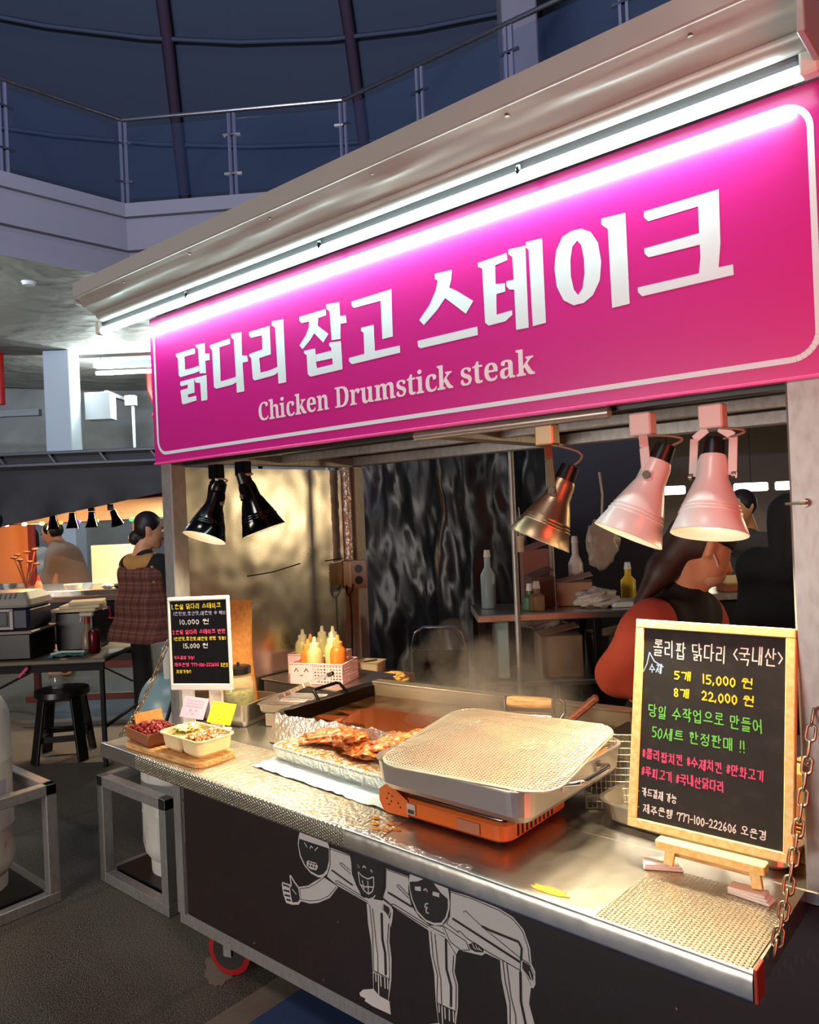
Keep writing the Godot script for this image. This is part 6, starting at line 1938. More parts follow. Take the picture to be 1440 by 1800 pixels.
	for s in [-1.0, 1.0]:
		obj("frame_rail", MB.new().box(Vector3(0, s * (h2 - 0.013) / 2 + (0.004 if s < 0 else 0.0), 0), Vector3(w2, 0.013 + (0.008 if s < 0 else 0.0), 0.014), Basis(), 0.003), M.white_plastic, nb)
		obj("frame_stile", MB.new().box(Vector3(s * (w2 - 0.009) / 2, 0, 0), Vector3(0.009, h2 - 0.02, 0.014), Basis(), 0.003), M.white_plastic, nb)
	obj("slate", MB.new().box(Vector3(0, 0, -0.001), Vector3(w2 - 0.016, h2 - 0.022, 0.006)), M.menu_slate, nb)
	w = w2 - 0.018
	h = h2 - 0.03
	z = 0.0026
	var N := func(m: Material, s: String, u0: float, u1: float, v: float, hh: float, pen: float) -> void:
		line(nb, m, s, -w / 2 + u0 * w, h / 2 - v * h, (u1 - u0) * w, hh * h, pen, 0.0, z)
	var lilac := simple(Color(0.66, 0.66, 0.80), 0.8)
	N.call(white, "1.", 0.02, 0.07, 0.06, 0.06, 0.0022)
	N.call(yellow, "순살 닭다리 스테이크", 0.08, 0.91, 0.06, 0.062, 0.0024)
	N.call(lilac, "(순한맛,중간맛,매운맛 中 택1)", 0.05, 0.98, 0.145, 0.045, 0.0017)
	N.call(white, "10,000 원", 0.15, 0.70, 0.245, 0.062, 0.0024)
	N.call(pink, "2.순살 닭다리 스테이크 반반", 0.02, 0.97, 0.365, 0.052, 0.0022)
	N.call(yellow, "(순한맛,중간맛,매운맛 반반 가능)", 0.04, 0.97, 0.445, 0.042, 0.0018)
	N.call(white, "15,000 원", 0.20, 0.66, 0.53, 0.058, 0.0024)
	N.call(pink, "카드결제 가능!", 0.03, 0.40, 0.67, 0.040, 0.0017)
	N.call(pink, "제주은행 777-100-222606", 0.03, 0.83, 0.755, 0.044, 0.0018)
	N.call(yellow, "오은경", 0.85, 0.985, 0.76, 0.046, 0.0018)
	N.call(yellow, "포장가능!!", 0.06, 0.33, 0.835, 0.040, 0.0017)
	obj("stand_foot", MB.new().box(Vector3(0, 0.004, 0.0), Vector3(0.16, 0.008, 0.09), Basis(), 0.003), M.white_plastic, n)
	obj("stand_stem", MB.new().box(Vector3(0.045, 0.075, -0.012), Vector3(0.05, 0.14, 0.012), Basis(), 0.003).box(Vector3(-0.06, 0.075, -0.012), Vector3(0.045, 0.14, 0.012), Basis(), 0.003), M.white_plastic, n)
	# cardboard behind it
	var cb := thing("cardboard_sheet", "bent sheet of orange-brown cardboard standing behind the white-framed menu", "cardboard", Vector3(-2.262, TOP + 0.001, -0.215), 0.30)
	var rows := []
	for i in 9:
		var row := []
		for k in 7:
			var y := 0.40 * i / 8.0
			row.append(Vector3(-0.055 + k * 0.021 + (0.012 * maxf(0.0, 0.22 - y) / 0.1 if k > 3 else 0.0), y, 0.006 * sin(k * 1.1) - 0.02 * pow(y / 0.4, 2.0)))
		rows.append(row)
	var back := []
	for row in rows:
		var q := []
		for p in row:
			q.append(p - Vector3(0, 0, 0.004))
		back.append(q)
	obj("sheet", MB.new().grid(rows).grid(back, false, false, true), M.cardboard, cb)
	# two notes on wire clips in front of the food
	note(Vector3(-2.085, TOP + 0.001, 0.075), 0.5, Color(0.90, 0.62, 0.70), "pale pink handwritten note on a wire clip behind the kraft tray", 0.105)
	note(Vector3(-1.985, TOP + 0.001, 0.045), 0.45, Color(0.97, 0.90, 0.12), "bright yellow handwritten note on a wire clip behind the pulp tray", 0.095)

func note(at: Vector3, turn: float, c: Color, label: String, up: float) -> void:
	var t := thing("price_note", label, "note", at, turn, "notes on wire clips")
	var b := Basis(Vector3(1, 0, 0), -0.5) * Basis(Vector3(0, 0, 1), -0.12)
	var p := obj("paper", MB.new().box(Vector3(0, up, 0), Vector3(0.082, 0.066, 0.0012), b), simple(c, 0.8), t)
	var ink := simple(Color(0.30, 0.26, 0.20), 0.8)
	for k in 3:
		var sc := MB.new()
		var x := -0.03
		while x < 0.028:
			sc.stroke(v2([x, 0.020 - k * 0.009, x + 0.004, 0.0225 - k * 0.009, x + 0.005, 0.0185 - k * 0.009]), 0.0008, 0.0, Transform3D(), 0)
			x += 0.0075
		var o := obj("scribble", sc, ink, p)
		o.transform = Transform3D(b, Vector3(0, up, 0) + b.z * 0.0010)
	var f := obj("scribble", MB.new().stroke(v2([-0.014, -0.012, -0.010, -0.006, -0.006, -0.012]), 0.0012, 0).stroke(v2([0.006, -0.012, 0.010, -0.006, 0.014, -0.012]), 0.0012, 0).stroke(v2([-0.004, -0.018, 0, -0.021, 0.004, -0.018]), 0.0011, 0), ink, p)
	f.transform = Transform3D(b, Vector3(0, up, 0) + b.z * 0.0010)
	obj("wire_clip", MB.new().tube([Vector3(-0.012, 0.002, 0.03), Vector3(0.0, 0.002, 0.018), Vector3(0.004, 0.03, 0.010), Vector3(0.0, up - 0.03, 0.004), Vector3(0, up - 0.012, -0.004)], 0.0014, 6), M.chain, t)
# ------------------------------------------------------------------ to the left: gas bottles, table, the stalls beyond
func tube_frame(label: String, x0: float, x1: float, z0: float, z1: float, h: float) -> void:
	var t := thing("steel_tube_frame", label, "frame", Vector3((x0 + x1) / 2, 0, (z0 + z1) / 2), 0.0, "square-tube frames round the gas bottles")
	var hx := (x1 - x0) / 2
	var hz := (z1 - z0) / 2
	var w := 0.045
	for sx in [-1.0, 1.0]:
		for sz in [-1.0, 1.0]:
			obj("upright", MB.new().box(Vector3(sx * (hx - w / 2), h / 2 + 0.0225, sz * (hz - w / 2)), Vector3(w, h - 0.045, w), Basis(), 0.003), M.frame, t)
			obj("tube_end", MB.new().box(Vector3(sx * (hx - w / 2), h - 0.0225, sz * (hz + 0.0005)), Vector3(w - 0.012, w - 0.012, 0.002)), M.black_matte, t)
	for y in [0.0235, h - 0.0225]:
		for s in [-1.0, 1.0]:
			obj("rail", MB.new().box(Vector3(0, y, s * (hz - w / 2)), Vector3(hx * 2 - w * 2, w, w), Basis(), 0.003), M.frame, t)
			obj("rail", MB.new().box(Vector3(s * (hx - w / 2), y, 0), Vector3(w, w, hz * 2), Basis(), 0.003), M.frame, t)
	obj("base_plate", MB.new().box(Vector3(0, 0.052, 0), Vector3(hx * 2 - 0.1, 0.008, hz * 2 - 0.1)), M.dark_steel, t)

func gas_bottle(label: String, at: Vector3, r: float, h: float, blue_top: bool) -> void:
	var t := thing("gas_bottle", label, "gas bottle", at)
	var prof := [Vector2(0, 0.05), Vector2(r * 0.80, 0.055), Vector2(r * 0.95, 0.09), Vector2(r, 0.13)]
	for y in [0.26, h * 0.62]:
		prof.append_array([Vector2(r, y - 0.004), Vector2(r * 1.012, y), Vector2(r, y + 0.004)])
	var split := h * 0.80
	prof.append(Vector2(r, split))
	obj("body", MB.new().lathe(prof, Transform3D(), 40), M.tank, t)
	var dome := [Vector2(r, split)]
	for k in 9:
		var a := PI / 2 * k / 8.0
		dome.append(Vector2(r * (0.25 + 0.75 * cos(a)), split + 0.14 * sin(a)))
	dome.append(Vector2(0, split + 0.142))
	obj("dome", MB.new().lathe(dome, Transform3D(), 40), M.tank_blue if blue_top else M.tank, t)
	obj("foot_ring", MB.new().lathe([Vector2(r * 0.80, 0.0), Vector2(r * 0.82, 0.07), Vector2(r * 0.79, 0.07), Vector2(r * 0.77, 0.0)], Transform3D(), 36), M.tank, t)
	obj("foot_hole", MB.new().cyl(Vector3(r * 0.55, 0.035, r * 0.60), Vector3(r * 0.552, 0.0352, r * 0.605), 0.012, -1, 12), M.black_matte, t)
	obj("valve", MB.new().cyl(Vector3(0, split + 0.13, 0), Vector3(0, split + 0.21, 0), 0.018, 0.014, 14).cyl(Vector3(0, split + 0.18, 0), Vector3(0.05, split + 0.18, 0.02), 0.010, -1, 10), simple(Color(0.62, 0.50, 0.30), 0.35, 0.9), t)
	if blue_top:
		obj("collar", MB.new().lathe([Vector2(0.085, split + 0.10), Vector2(0.095, split + 0.26), Vector2(0.091, split + 0.26), Vector2(0.081, split + 0.10)], Transform3D(), 28, 0.5, 5.6), simple(Color(0.78, 0.76, 0.72), 0.45), t)
		obj("hose", MB.new().tube([Vector3(0.05, split + 0.18, 0.02), Vector3(0.12, split + 0.20, 0.05), Vector3(0.15, split + 0.12, 0.08), Vector3(0.13, split - 0.1, 0.16)], 0.008, 8), M.black_plastic, t)
	else:
		obj("print_band", MB.new().lathe([Vector2(r * 1.002, 0.36), Vector2(r * 1.002, 0.46)], Transform3D(), 24, 0.2, 2.2), simple(Color(0.66, 0.62, 0.70), 0.5), t)

func surroundings_left() -> void:
	tube_frame("square steel tube frame against the left side of the stall, round the blue-topped bottle", -3.22, -2.69, -0.68, -0.17, 0.46)
	gas_bottle("tall rust-streaked white gas bottle with a blue-grey top beside the stall", Vector3(-2.945, 0.057, -0.40), 0.155, 0.87, true)
	tube_frame("square steel tube frame out in the aisle, round the plain white bottle", -3.74, -3.18, 0.02, 0.58, 0.49)
	gas_bottle("plain white gas bottle with a bare domed top, out in the aisle", Vector3(-3.475, 0.057, 0.25), 0.165, 0.86, false)
	table_left()
	stall_left()

func table_left() -> void:
	var t := thing("folding_table", "dark folding table with thin black legs left of the stall", "table", Vector3(-4.63, 0, -0.97), TURN)
	obj("table_top", MB.new().box(Vector3(-0.75, 0.685, -0.33), Vector3(1.5, 0.028, 0.66), Basis(), 0.005), simple(Color(0.36, 0.32, 0.26), 0.45), t)
	obj("table_apron", MB.new().box(Vector3(-0.75, 0.645, -0.03), Vector3(1.46, 0.05, 0.02)).box(Vector3(-0.75, 0.645, -0.63), Vector3(1.46, 0.05, 0.02)), M.black_matte, t)
	for x in [-0.04, -1.46]:
		for z in [-0.04, -0.62]:
			obj("leg", MB.new().box(Vector3(x, 0.335, z), Vector3(0.026, 0.67, 0.026), Basis(), 0.003), M.black_matte, t)
		obj("stretcher", MB.new().box(Vector3(x, 0.25, -0.33), Vector3(0.016, 0.016, 0.55)), M.black_matte, t)
	obj("brace", MB.new().cyl(Vector3(-0.06, 0.42, -0.62), Vector3(-0.5, 0.655, -0.62), 0.008, -1, 8), M.black_matte, t)
	obj("brace", MB.new().cyl(Vector3(-0.95, 0.42, -0.3), Vector3(-0.45, 0.655, -0.3), 0.008, -1, 8), M.black_matte, t)
	var o := func(x: float, y: float, z: float) -> Vector3:
		return t.position + Basis(Vector3.UP, TURN) * Vector3(x, y, z)
	# dark crate with the cool box on it
	var c := thing("dark_crate", "black crate with a pale rim under the blue cool box", "crate", o.call(-0.80, 0.70, -0.22), TURN)
	obj("crate_body", MB.new().box(Vector3(0, 0.085, 0), Vector3(0.62, 0.17, 0.34), Basis(), 0.01), M.black_plastic, c)
	obj("crate_rim", MB.new().box(Vector3(0, 0.175, 0), Vector3(0.65, 0.018, 0.37), Basis(), 0.005), simple(Color(0.55, 0.50, 0.46), 0.5), c)
	var cb := thing("cool_box", "blue cool box with a ridged grey lid and a pale latch", "cool box", o.call(-0.79, 0.885, -0.22), TURN)
	obj("box_body", MB.new().box(Vector3(0, 0.075, 0), Vector3(0.58, 0.15, 0.32), Basis(), 0.02), simple(Color(0.10, 0.12, 0.22), 0.45), cb)
	obj("lid", MB.new().loft([[0.295, 0.165, 0.03, 0.15], [0.30, 0.17, 0.03, 0.165], [0.29, 0.16, 0.03, 0.20], [0.255, 0.13, 0.03, 0.245]], Transform3D(), 4), simple(Color(0.56, 0.54, 0.50), 0.5), cb)
	for k in 11:
		obj("lid_ridge", MB.new().box(Vector3(0.20 - k * 0.032, 0.225, 0.146), Vector3(0.012, 0.04, 0.008), Basis(Vector3(1, 0, 0), -0.7), 0.002), simple(Color(0.45, 0.43, 0.40), 0.5), cb)
	var la := obj("latch_frame", MB.new().box(Vector3(0.09, 0.135, 0.164), Vector3(0.20, 0.016, 0.014), Basis(), 0.003).box(Vector3(0.09, 0.02, 0.164), Vector3(0.16, 0.016, 0.014), Basis(), 0.003).box(Vector3(0.0, 0.075, 0.164), Vector3(0.022, 0.13, 0.014), Basis(), 0.003).box(Vector3(0.18, 0.075, 0.164), Vector3(0.022, 0.13, 0.014), Basis(), 0.003), simple(Color(0.66, 0.64, 0.64), 0.45), cb)
	obj("latch_panel", MB.new().box(Vector3(0.09, 0.078, 0.161), Vector3(0.12, 0.085, 0.006), Basis(), 0.002), simple(Color(0.09, 0.10, 0.17), 0.4), la)
	# black box and papers
	var bb := thing("black_bin", "black plastic bin with papers on top, behind the spray bottle", "bin", o.call(-0.33, 0.70, -0.46), TURN)
	obj("bin_body", MB.new().box(Vector3(0, 0.13, 0), Vector3(0.26, 0.26, 0.26), Basis(), 0.01), M.black_plastic, bb)
	for k in 3:
		var p := thing("paper_stack", ["cream paper stack lying lowest on the black bin", "cream paper stack in the middle of the pile on the black bin", "loose white papers topmost on the black bin"][k], "paper", o.call(-0.33 + 0.03 * k, 0.9615 + k * 0.023, -0.41), TURN + 0.15 * k)
		obj("sheets", MB.new().box(Vector3(0, 0.011, 0), Vector3(0.30 - k * 0.04, 0.022, 0.20), Basis(), 0.003), simple(Color(0.82, 0.75, 0.60), 0.8), p)
	var sb := thing("spray_bottle", "spray bottle with a white trigger head on the folding table", "bottle", o.call(-0.215, 0.70, -0.26), TURN)
	obj("bottle_body", MB.new().lathe([Vector2(0, 0), Vector2(0.04, 0), Vector2(0.042, 0.01), Vector2(0.042, 0.11), Vector2(0.020, 0.16), Vector2(0.016, 0.2), Vector2(0, 0.2)], Transform3D(), 18), simple(Color(0.50, 0.44, 0.36), 0.3), sb)
	obj("neck", MB.new().cyl(Vector3(0, 0.19, 0), Vector3(0, 0.235, 0), 0.02, 0.018, 12), simple(Color(0.55, 0.14, 0.10), 0.4), sb)
	obj("trigger_head", MB.new().bar(Vector3(-0.05, 0.25, 0), Vector3(0.045, 0.25, 0), 0.026, 0.03, 0.008).bar(Vector3(-0.035, 0.24, 0), Vector3(-0.045, 0.20, 0), 0.012, 0.012, 0.003), simple(Color(0.70, 0.63, 0.58), 0.4), sb)
	var cn := thing("drink_can", "dark red drink can standing on the folding table's corner", "can", o.call(-0.155, 0.70, -0.22), TURN)
	obj("can_body", MB.new().lathe([Vector2(0, 0), Vector2(0.030, 0), Vector2(0.038, 0.008), Vector2(0.038, 0.135), Vector2(0.030, 0.15)], Transform3D(), 22), simple(Color(0.36, 0.08, 0.10), 0.3, 0.5), cn)
	obj("can_lid", MB.new().lathe([Vector2(0.030, 0.148), Vector2(0.031, 0.154), Vector2(0.028, 0.152), Vector2(0, 0.150)], Transform3D(), 22), M.chrome, cn)
	var tc := thing("teal_cloth", "teal and white striped cloth lying in front of the spray bottle", "cloth", o.call(-0.30, 0.70, -0.13), TURN + 0.2)
	var w := wrinkled(0.22, 0.11, 0.03, 44, 0.4)
	obj("cloth_sheet", w, simple(Color(0.34, 0.60, 0.55), 0.85), tc)
	obj("stripe", MB.new().tube([Vector3(-0.09, 0.022, 0.03), Vector3(-0.03, 0.03, 0.0), Vector3(0.05, 0.024, -0.01), Vector3(0.1, 0.018, -0.03)], 0.008, 7), simple(Color(0.80, 0.86, 0.82), 0.85), tc)
	var pk := thing("pink_clip", "pink strip hanging from the folding table's edge", "clip", o.call(-0.52, 0.60, 0.004), TURN)
	obj("strip", MB.new().bar(Vector3(-0.03, 0.0, 0), Vector3(0.03, 0.06, 0), 0.012, 0.02, 0.003), simple(Color(0.75, 0.15, 0.35), 0.4), pk)
	# stool below
	var st := thing("plastic_stool", "black plastic stool standing under the folding table", "stool", o.call(-0.42, 0, -0.30), TURN + 0.2)
	obj("seat", MB.new().lathe([Vector2(0.0, 0.40), Vector2(0.15, 0.40), Vector2(0.175, 0.42), Vector2(0.17, 0.455), Vector2(0.0, 0.46)], Transform3D(), 24), M.black_plastic, st)
	for k in 4:
		var a := PI / 2 * k + PI / 4
		var d := Vector3(cos(a), 0, sin(a))
		obj("leg", MB.new().bar(d * 0.21, d * 0.145 + Vector3(0, 0.41, 0), 0.075, 0.02, 0.004, d), M.black_plastic, st)
		var d2 := Vector3(cos(a + PI / 2), 0, sin(a + PI / 2))
		obj("crossbar", MB.new().bar((d * 0.185) + Vector3(0, 0.15, 0), (d2 * 0.185) + Vector3(0, 0.15, 0), 0.012, 0.04, 0.003), M.black_plastic, st)
	# clear bottle under the table
	var wb := thing("water_bottle", "empty clear bottle standing behind the stool's legs", "bottle", o.call(-0.45, 0.461, -0.30), 0.0)
	obj("bottle_body", MB.new().lathe([Vector2(0, 0), Vector2(0.035, 0), Vector2(0.035, 0.11), Vector2(0.012, 0.15), Vector2(0.012, 0.165)], Transform3D(), 18), glass(Color(0.8, 0.85, 0.88, 0.2)), wb)

func stall_left() -> void:
	# canopy with black tarpaulin in front
	var c := thing("black_canopy", "black canopy with a grey ladder truss and drooping tarpaulin left of the pink sign", "canopy", Vector3(-5.255, 0, -1.173), TURN)
	for y in [2.065, 1.985]:
		obj("truss_chord", MB.new().box(Vector3(-0.2, y, 0), Vector3(2.6, 0.022, 0.03), Basis(), 0.003), simple(Color(0.30, 0.31, 0.33), 0.4, 0.6), c)
	for k in 7:
		obj("truss_web", MB.new().bar(Vector3(-1.3 + k * 0.36, 2.06, 0), Vector3(-1.25 + k * 0.36, 1.99, 0), 0.012, 0.014, 0.0, Vector3(0, 0, 1)), simple(Color(0.30, 0.31, 0.33), 0.4, 0.6), c)
	obj("valance", MB.new().box(Vector3(-0.2, 2.022, -0.03), Vector3(2.6, 0.10, 0.006)), M.canvas, c)
	obj("canopy_roof", MB.new().box(Vector3(-0.2, 2.05, -0.62), Vector3(2.6, 0.012, 1.2), Basis(Vector3(1, 0, 0), -0.02)), M.canvas, c)
	var rows := []
	var f := FastNoiseLite.new()
	f.seed = 8
	f.frequency = 1.5
	for i in 9:
		var row := []
		for k in 41:
			var x := -1.4 + k * 0.06
			var drop := 0.40 - 0.17 * (x + 0.5) if x > -0.6 else 0.42
			var y := 1.975 - drop * i / 8.0
			row.append(Vector3(x, y, -0.05 + 0.05 * f.get_noise_2d(x * 1.5, y) * i / 8.0))
		rows.append(row)
	var back := []
	for row in rows:
		var q := []
		for p in row:
			q.append(p - Vector3(0, 0, 0.004))
		back.append(q)
	obj("tarpaulin", MB.new().grid(rows, false, false, true).grid(back), M.canvas, c)
	obj("canopy_post", MB.new().cyl(Vector3(-1.3, 0, 0), Vector3(-1.3, 2.0, 0), 0.02, -1, 10), M.dark_steel, c)
	obj("canopy_post", MB.new().cyl(Vector3(-1.3, 0, -1.15), Vector3(-1.3, 2.05, -1.15), 0.02, -1, 10), M.dark_steel, c)
	obj("canopy_post", MB.new().cyl(Vector3(1.05, 0, -1.15), Vector3(1.05, 2.05, -1.15), 0.02, -1, 10), M.dark_steel, c)
	obj("ball_foot", MB.new().blob(Vector3(-0.63, 1.60, -0.03), Vector3(0.05, 0.06, 0.05), 0.1, 3), M.black_matte, c)
	# red stall behind
	var s := thing("red_stall", "red-framed stall with a steel worktop beyond the black canopy", "food stall", Vector3(-5.86, 0, -1.66), TURN)
	obj("worktop", MB.new().box(Vector3(-0.1, 1.0, -0.4), Vector3(1.8, 0.05, 0.8), Basis(), 0.005), M.steel, s)
	obj("worktop_edge", MB.new().box(Vector3(-0.1, 0.955, 0.0), Vector3(1.8, 0.045, 0.02), Basis(), 0.003), simple(Color(0.50, 0.42, 0.36), 0.5), s)
	obj("front_panel", MB.new().box(Vector3(-0.1, 0.68, -0.02), Vector3(1.76, 0.50, 0.02)), simple(Color(0.07, 0.05, 0.055), 0.5), s)
	obj("frame_rail", MB.new().box(Vector3(0.05, 0.42, 0.0), Vector3(1.5, 0.06, 0.04), Basis(), 0.003), M.red_frame, s)
	obj("frame_rail", MB.new().box(Vector3(0.05, 0.16, -0.02), Vector3(1.5, 0.05, 0.04), Basis(), 0.003), M.red_frame, s)
	for x in [-0.98, 0.78]:
		obj("frame_post", MB.new().box(Vector3(x, 0.5, -0.03), Vector3(0.05, 0.94, 0.05), Basis(), 0.003), M.red_frame, s)
		obj("frame_post", MB.new().box(Vector3(x, 0.93, -0.78), Vector3(0.05, 1.84, 0.05), Basis(), 0.003), M.red_frame, s)
	obj("roof_beam", MB.new().bar(Vector3(-0.75, 1.74, 0.0), Vector3(0.85, 1.80, 0.0), 0.05, 0.08, 0.004), M.red_frame, s)
	obj("roof_sheet", MB.new().box(Vector3(0.05, 1.86, -0.4), Vector3(1.6, 0.012, 0.85)), simple(Color(0.20, 0.17, 0.15), 0.7), s)
	obj("fascia_board", MB.new().box(Vector3(-0.1, 1.70, -0.76), Vector3(1.85, 0.24, 0.015)), simple(Color(0.78, 0.68, 0.57), 0.6), s)
	obj("back_sheet", MB.new().box(Vector3(-1.16, 1.42, -0.80), Vector3(0.30, 0.75, 0.01)), simple(Color(0.85, 0.55, 0.34), 0.6), s)
	var o := func(x: float, y: float, z: float) -> Vector3:
		return s.position + Basis(Vector3.UP, TURN) * Vector3(x, y, z)
	# two bright strip lights under its roof
	for k in 2:
		var l := thing("strip_light", ["warm strip light under the red stall's roof", "second warm strip light under the red stall's roof, by the stall post"][k], "light", o.call(0.25 + k * 0.22, 1.80, -0.25), TURN)
		obj("tube", MB.new().cyl(Vector3(-0.09, 0, 0), Vector3(0.09, 0, 0), 0.014, -1, 12), glow(Color(1.0, 0.93, 0.75), 3.0), l)
		obj("batten", MB.new().box(Vector3(0, 0.025, 0), Vector3(0.20, 0.02, 0.03)), M.white_plastic, l)
		area("strip_glow", Vector3(0, -0.02, 0), Vector3(0, -1, 0.05), Vector2(0.18, 0.028), Color(1.0, 0.90, 0.72), 1.7, l)
	# black spot lamps hanging from the beam
	for k in 4:
		var l := thing("stage_spot", ["black hanging spot lamp nearest the drooping tarpaulin", "second black hanging spot lamp from the drooping tarpaulin", "third black hanging spot lamp, left of the red notice", "narrow black hanging spot lamp above the red notice"][k], "lamp", o.call(-0.40 + k * 0.155, 1.70, 0.03), TURN, "spot lamps on the red stall")
		obj("bracket", MB.new().box(Vector3(0, -0.02, 0), Vector3(0.05, 0.05, 0.03), Basis(), 0.004), M.black_plastic, l)
		obj("shade", MB.new().lathe([Vector2(0.0, -0.05), Vector2(0.025, -0.05), Vector2(0.03, -0.10), Vector2(0.055, -0.175), Vector2(0.052, -0.175), Vector2(0.02, -0.10), Vector2(0, -0.10)], Transform3D(Basis(Vector3(0, 0, 1), 0.3 if k == 3 else 0.0), Vector3.ZERO), 18), M.black_gloss, l)
	# string of coloured bulbs
	var st := thing("fairy_lights", "string of purple, green and orange bulbs along the red stall", "light string", o.call(0, 1.575, -0.02), TURN)
	obj("wire", MB.new().tube([Vector3(-0.85, 0.0, 0), Vector3(-0.4, -0.004, 0), Vector3(0.1, 0.0, 0), Vector3(0.6, 0.01, 0)], 0.004, 6), M.black_plastic, st)
	var cols := [Color(0.45, 0.25, 1.0), Color(1.0, 0.55, 0.15), Color(0.15, 0.95, 0.35), Color(1.0, 0.7, 0.3), Color(0.4, 0.25, 1.0), Color(0.2, 0.9, 0.4), Color(0.35, 0.3, 1.0), Color(0.2, 0.95, 0.4), Color(0.4, 0.3, 1.0), Color(0.15, 0.9, 0.4)]
	for k in 10:
		obj("bulb", MB.new().blob(Vector3(-0.80 + k * 0.145, 0.0, 0.01), Vector3(0.024, 0.016, 0.016), 0.0, 1, 1.0, 6), glow(cols[k], 1.3), st)
	var wl := OmniLight3D.new()
	wl.name = "string_glow"
	wl.light_color = Color(1.0, 0.72, 0.45)
	wl.light_energy = 0.8
	wl.light_size = 0.05
	wl.omni_range = 20.0
	wl.shadow_enabled = true
	st.add_child(wl)
	wl.position = Vector3(-0.6, -0.03, 0.05)
	# white board and red notice standing on the worktop's far side
	var wb := thing("white_splash_board", "pale green-white splash board standing on the steel worktop", "board", o.call(-0.11, 1.026, -0.55), TURN)
	obj("sheet", MB.new().box(Vector3(0.02, 0.17, 0), Vector3(0.52, 0.34, 0.012), Basis(), 0.002), simple(Color(0.72, 0.76, 0.70), 0.5), wb)
	var wp := thing("partition_panel", "tall pale partition behind the red stall's worktop", "partition", o.call(0.25, 0, -3.2), TURN)
	for k in 3:
		obj("panel", MB.new().box(Vector3(-0.42 + k * 0.42, 0.85, 0), Vector3(0.415, 1.7, 0.03), Basis(), 0.003), simple([Color(0.66, 0.68, 0.76), Color(0.80, 0.86, 0.82), Color(0.78, 0.84, 0.82)][k], 0.5), wp)
	obj("panel", MB.new().box(Vector3(0.84, 0.85, 0), Vector3(0.415, 1.7, 0.03), Basis(), 0.003), simple(Color(0.13, 0.16, 0.16), 0.4), wp)
	for k in 3:
		obj("foot", MB.new().box(Vector3(-0.4 + k * 0.5, 0.01, 0), Vector3(0.05, 0.02, 0.3)), M.dark_steel, wp)
	var rn := thing("red_notice", "red and white printed notice on the pale partition", "notice", o.call(0.10, 1.31, -3.17), TURN)
	obj("sheet", MB.new().box(Vector3(0, 0.13, 0), Vector3(0.15, 0.33, 0.004)), simple(Color(0.85, 0.82, 0.80), 0.6), rn)
	for k in 4:
		obj("print_block", MB.new().box(Vector3(-0.002 + 0.008 * (k % 2), 0.24 - k * 0.06, 0.0024), Vector3(0.11 - 0.015 * (k % 2), 0.045, 0.001)), simple(Color(0.62, 0.10, 0.16), 0.6), rn)
	var wf := thing("wash_bowl", "white bowl on the steel worktop of the red stall", "bowl", o.call(-0.33, 1.026, -0.12), TURN)
	obj("bowl_body", MB.new().lathe([Vector2(0, 0), Vector2(0.06, 0), Vector2(0.075, 0.04), Vector2(0.072, 0.04), Vector2(0.058, 0.004), Vector2(0, 0.004)], Transform3D(), 20), M.white_plastic, wf)
	for k in 3:
		var p := thing("food_scrap", ["white crumpled wrapper on the red stall's worktop edge", "black lettered wrapper on the red stall's worktop edge", "golden fried snack on the red stall's worktop near the apron"][k], "snack", o.call([-0.02, 0.08, 0.26][k], 1.026, [-0.05, -0.04, -0.10][k]), TURN)
		obj("lump", MB.new().blob(Vector3(0, 0.018, 0), Vector3([0.05, 0.045, 0.07][k], 0.02, 0.04), 0.4, 120 + k, 1.5, 10), simple([Color(0.8, 0.78, 0.75), Color(0.1, 0.1, 0.1), Color(0.75, 0.5, 0.22)][k], 0.6), p)
	# red gas hose looping below
	var h := thing("red_gas_hose", "red gas hose looping in front of the red stall's dark panel", "hose", o.call(0.0, 0.0, 0.03), TURN)
	obj("hose", MB.new().tube([Vector3(-0.22, 0.84, 0), Vector3(-0.15, 0.80, 0), Vector3(-0.02, 0.78, 0), Vector3(0.03, 0.82, 0), Vector3(0.02, 0.88, 0.01), Vector3(-0.06, 0.90, 0.01), Vector3(-0.12, 0.86, 0.01), Vector3(-0.05, 0.80, 0.02), Vector3(0.12, 0.79, 0.02), Vector3(0.25, 0.83, 0.01)], 0.010, 8), simple(Color(0.55, 0.12, 0.14), 0.4), h)
	var rl := thing("heater_glow", "small glowing red heater light under the red stall", "heater", o.call(0.24, 0.60, 0.03), TURN)
	obj("housing", MB.new().box(Vector3(0, 0.05, -0.02), Vector3(0.12, 0.24, 0.04), Basis(), 0.005), simple(Color(0.28, 0.24, 0.23), 0.5), rl)
	obj("glowing_light", MB.new().box(Vector3(0.02, 0.07, 0.002), Vector3(0.05, 0.06, 0.006)), glow(Color(1.0, 0.18, 0.08), 1.2), rl)
	# plants and clutter at the far left of the worktop
	var bt := thing("branch_ornament", "brown branch ornament with dry leaves at the left end of the red stall", "ornament", o.call(-0.70, 1.026, -0.10), TURN)
	for k in 7:
		var a := k * 0.9
		obj("twig", MB.new().tube([Vector3(0, 0.0, 0), Vector3(0.03 * cos(a), 0.12, 0.03 * sin(a)), Vector3(0.09 * cos(a), 0.22 + 0.02 * k, 0.06 * sin(a))], 0.006, 6), M.dark_wood, bt)
		obj("leaf", MB.new().blob(Vector3(0.09 * cos(a), 0.22 + 0.02 * k, 0.06 * sin(a)), Vector3(0.03, 0.012, 0.02), 0.3, k, 1.0, 6), simple(Color(0.40, 0.24, 0.14), 0.6), bt)
	var rb := thing("sauce_jar", "red-capped sauce bottle beside the branch ornament", "bottle", o.call(-0.58, 1.026, -0.05), TURN)
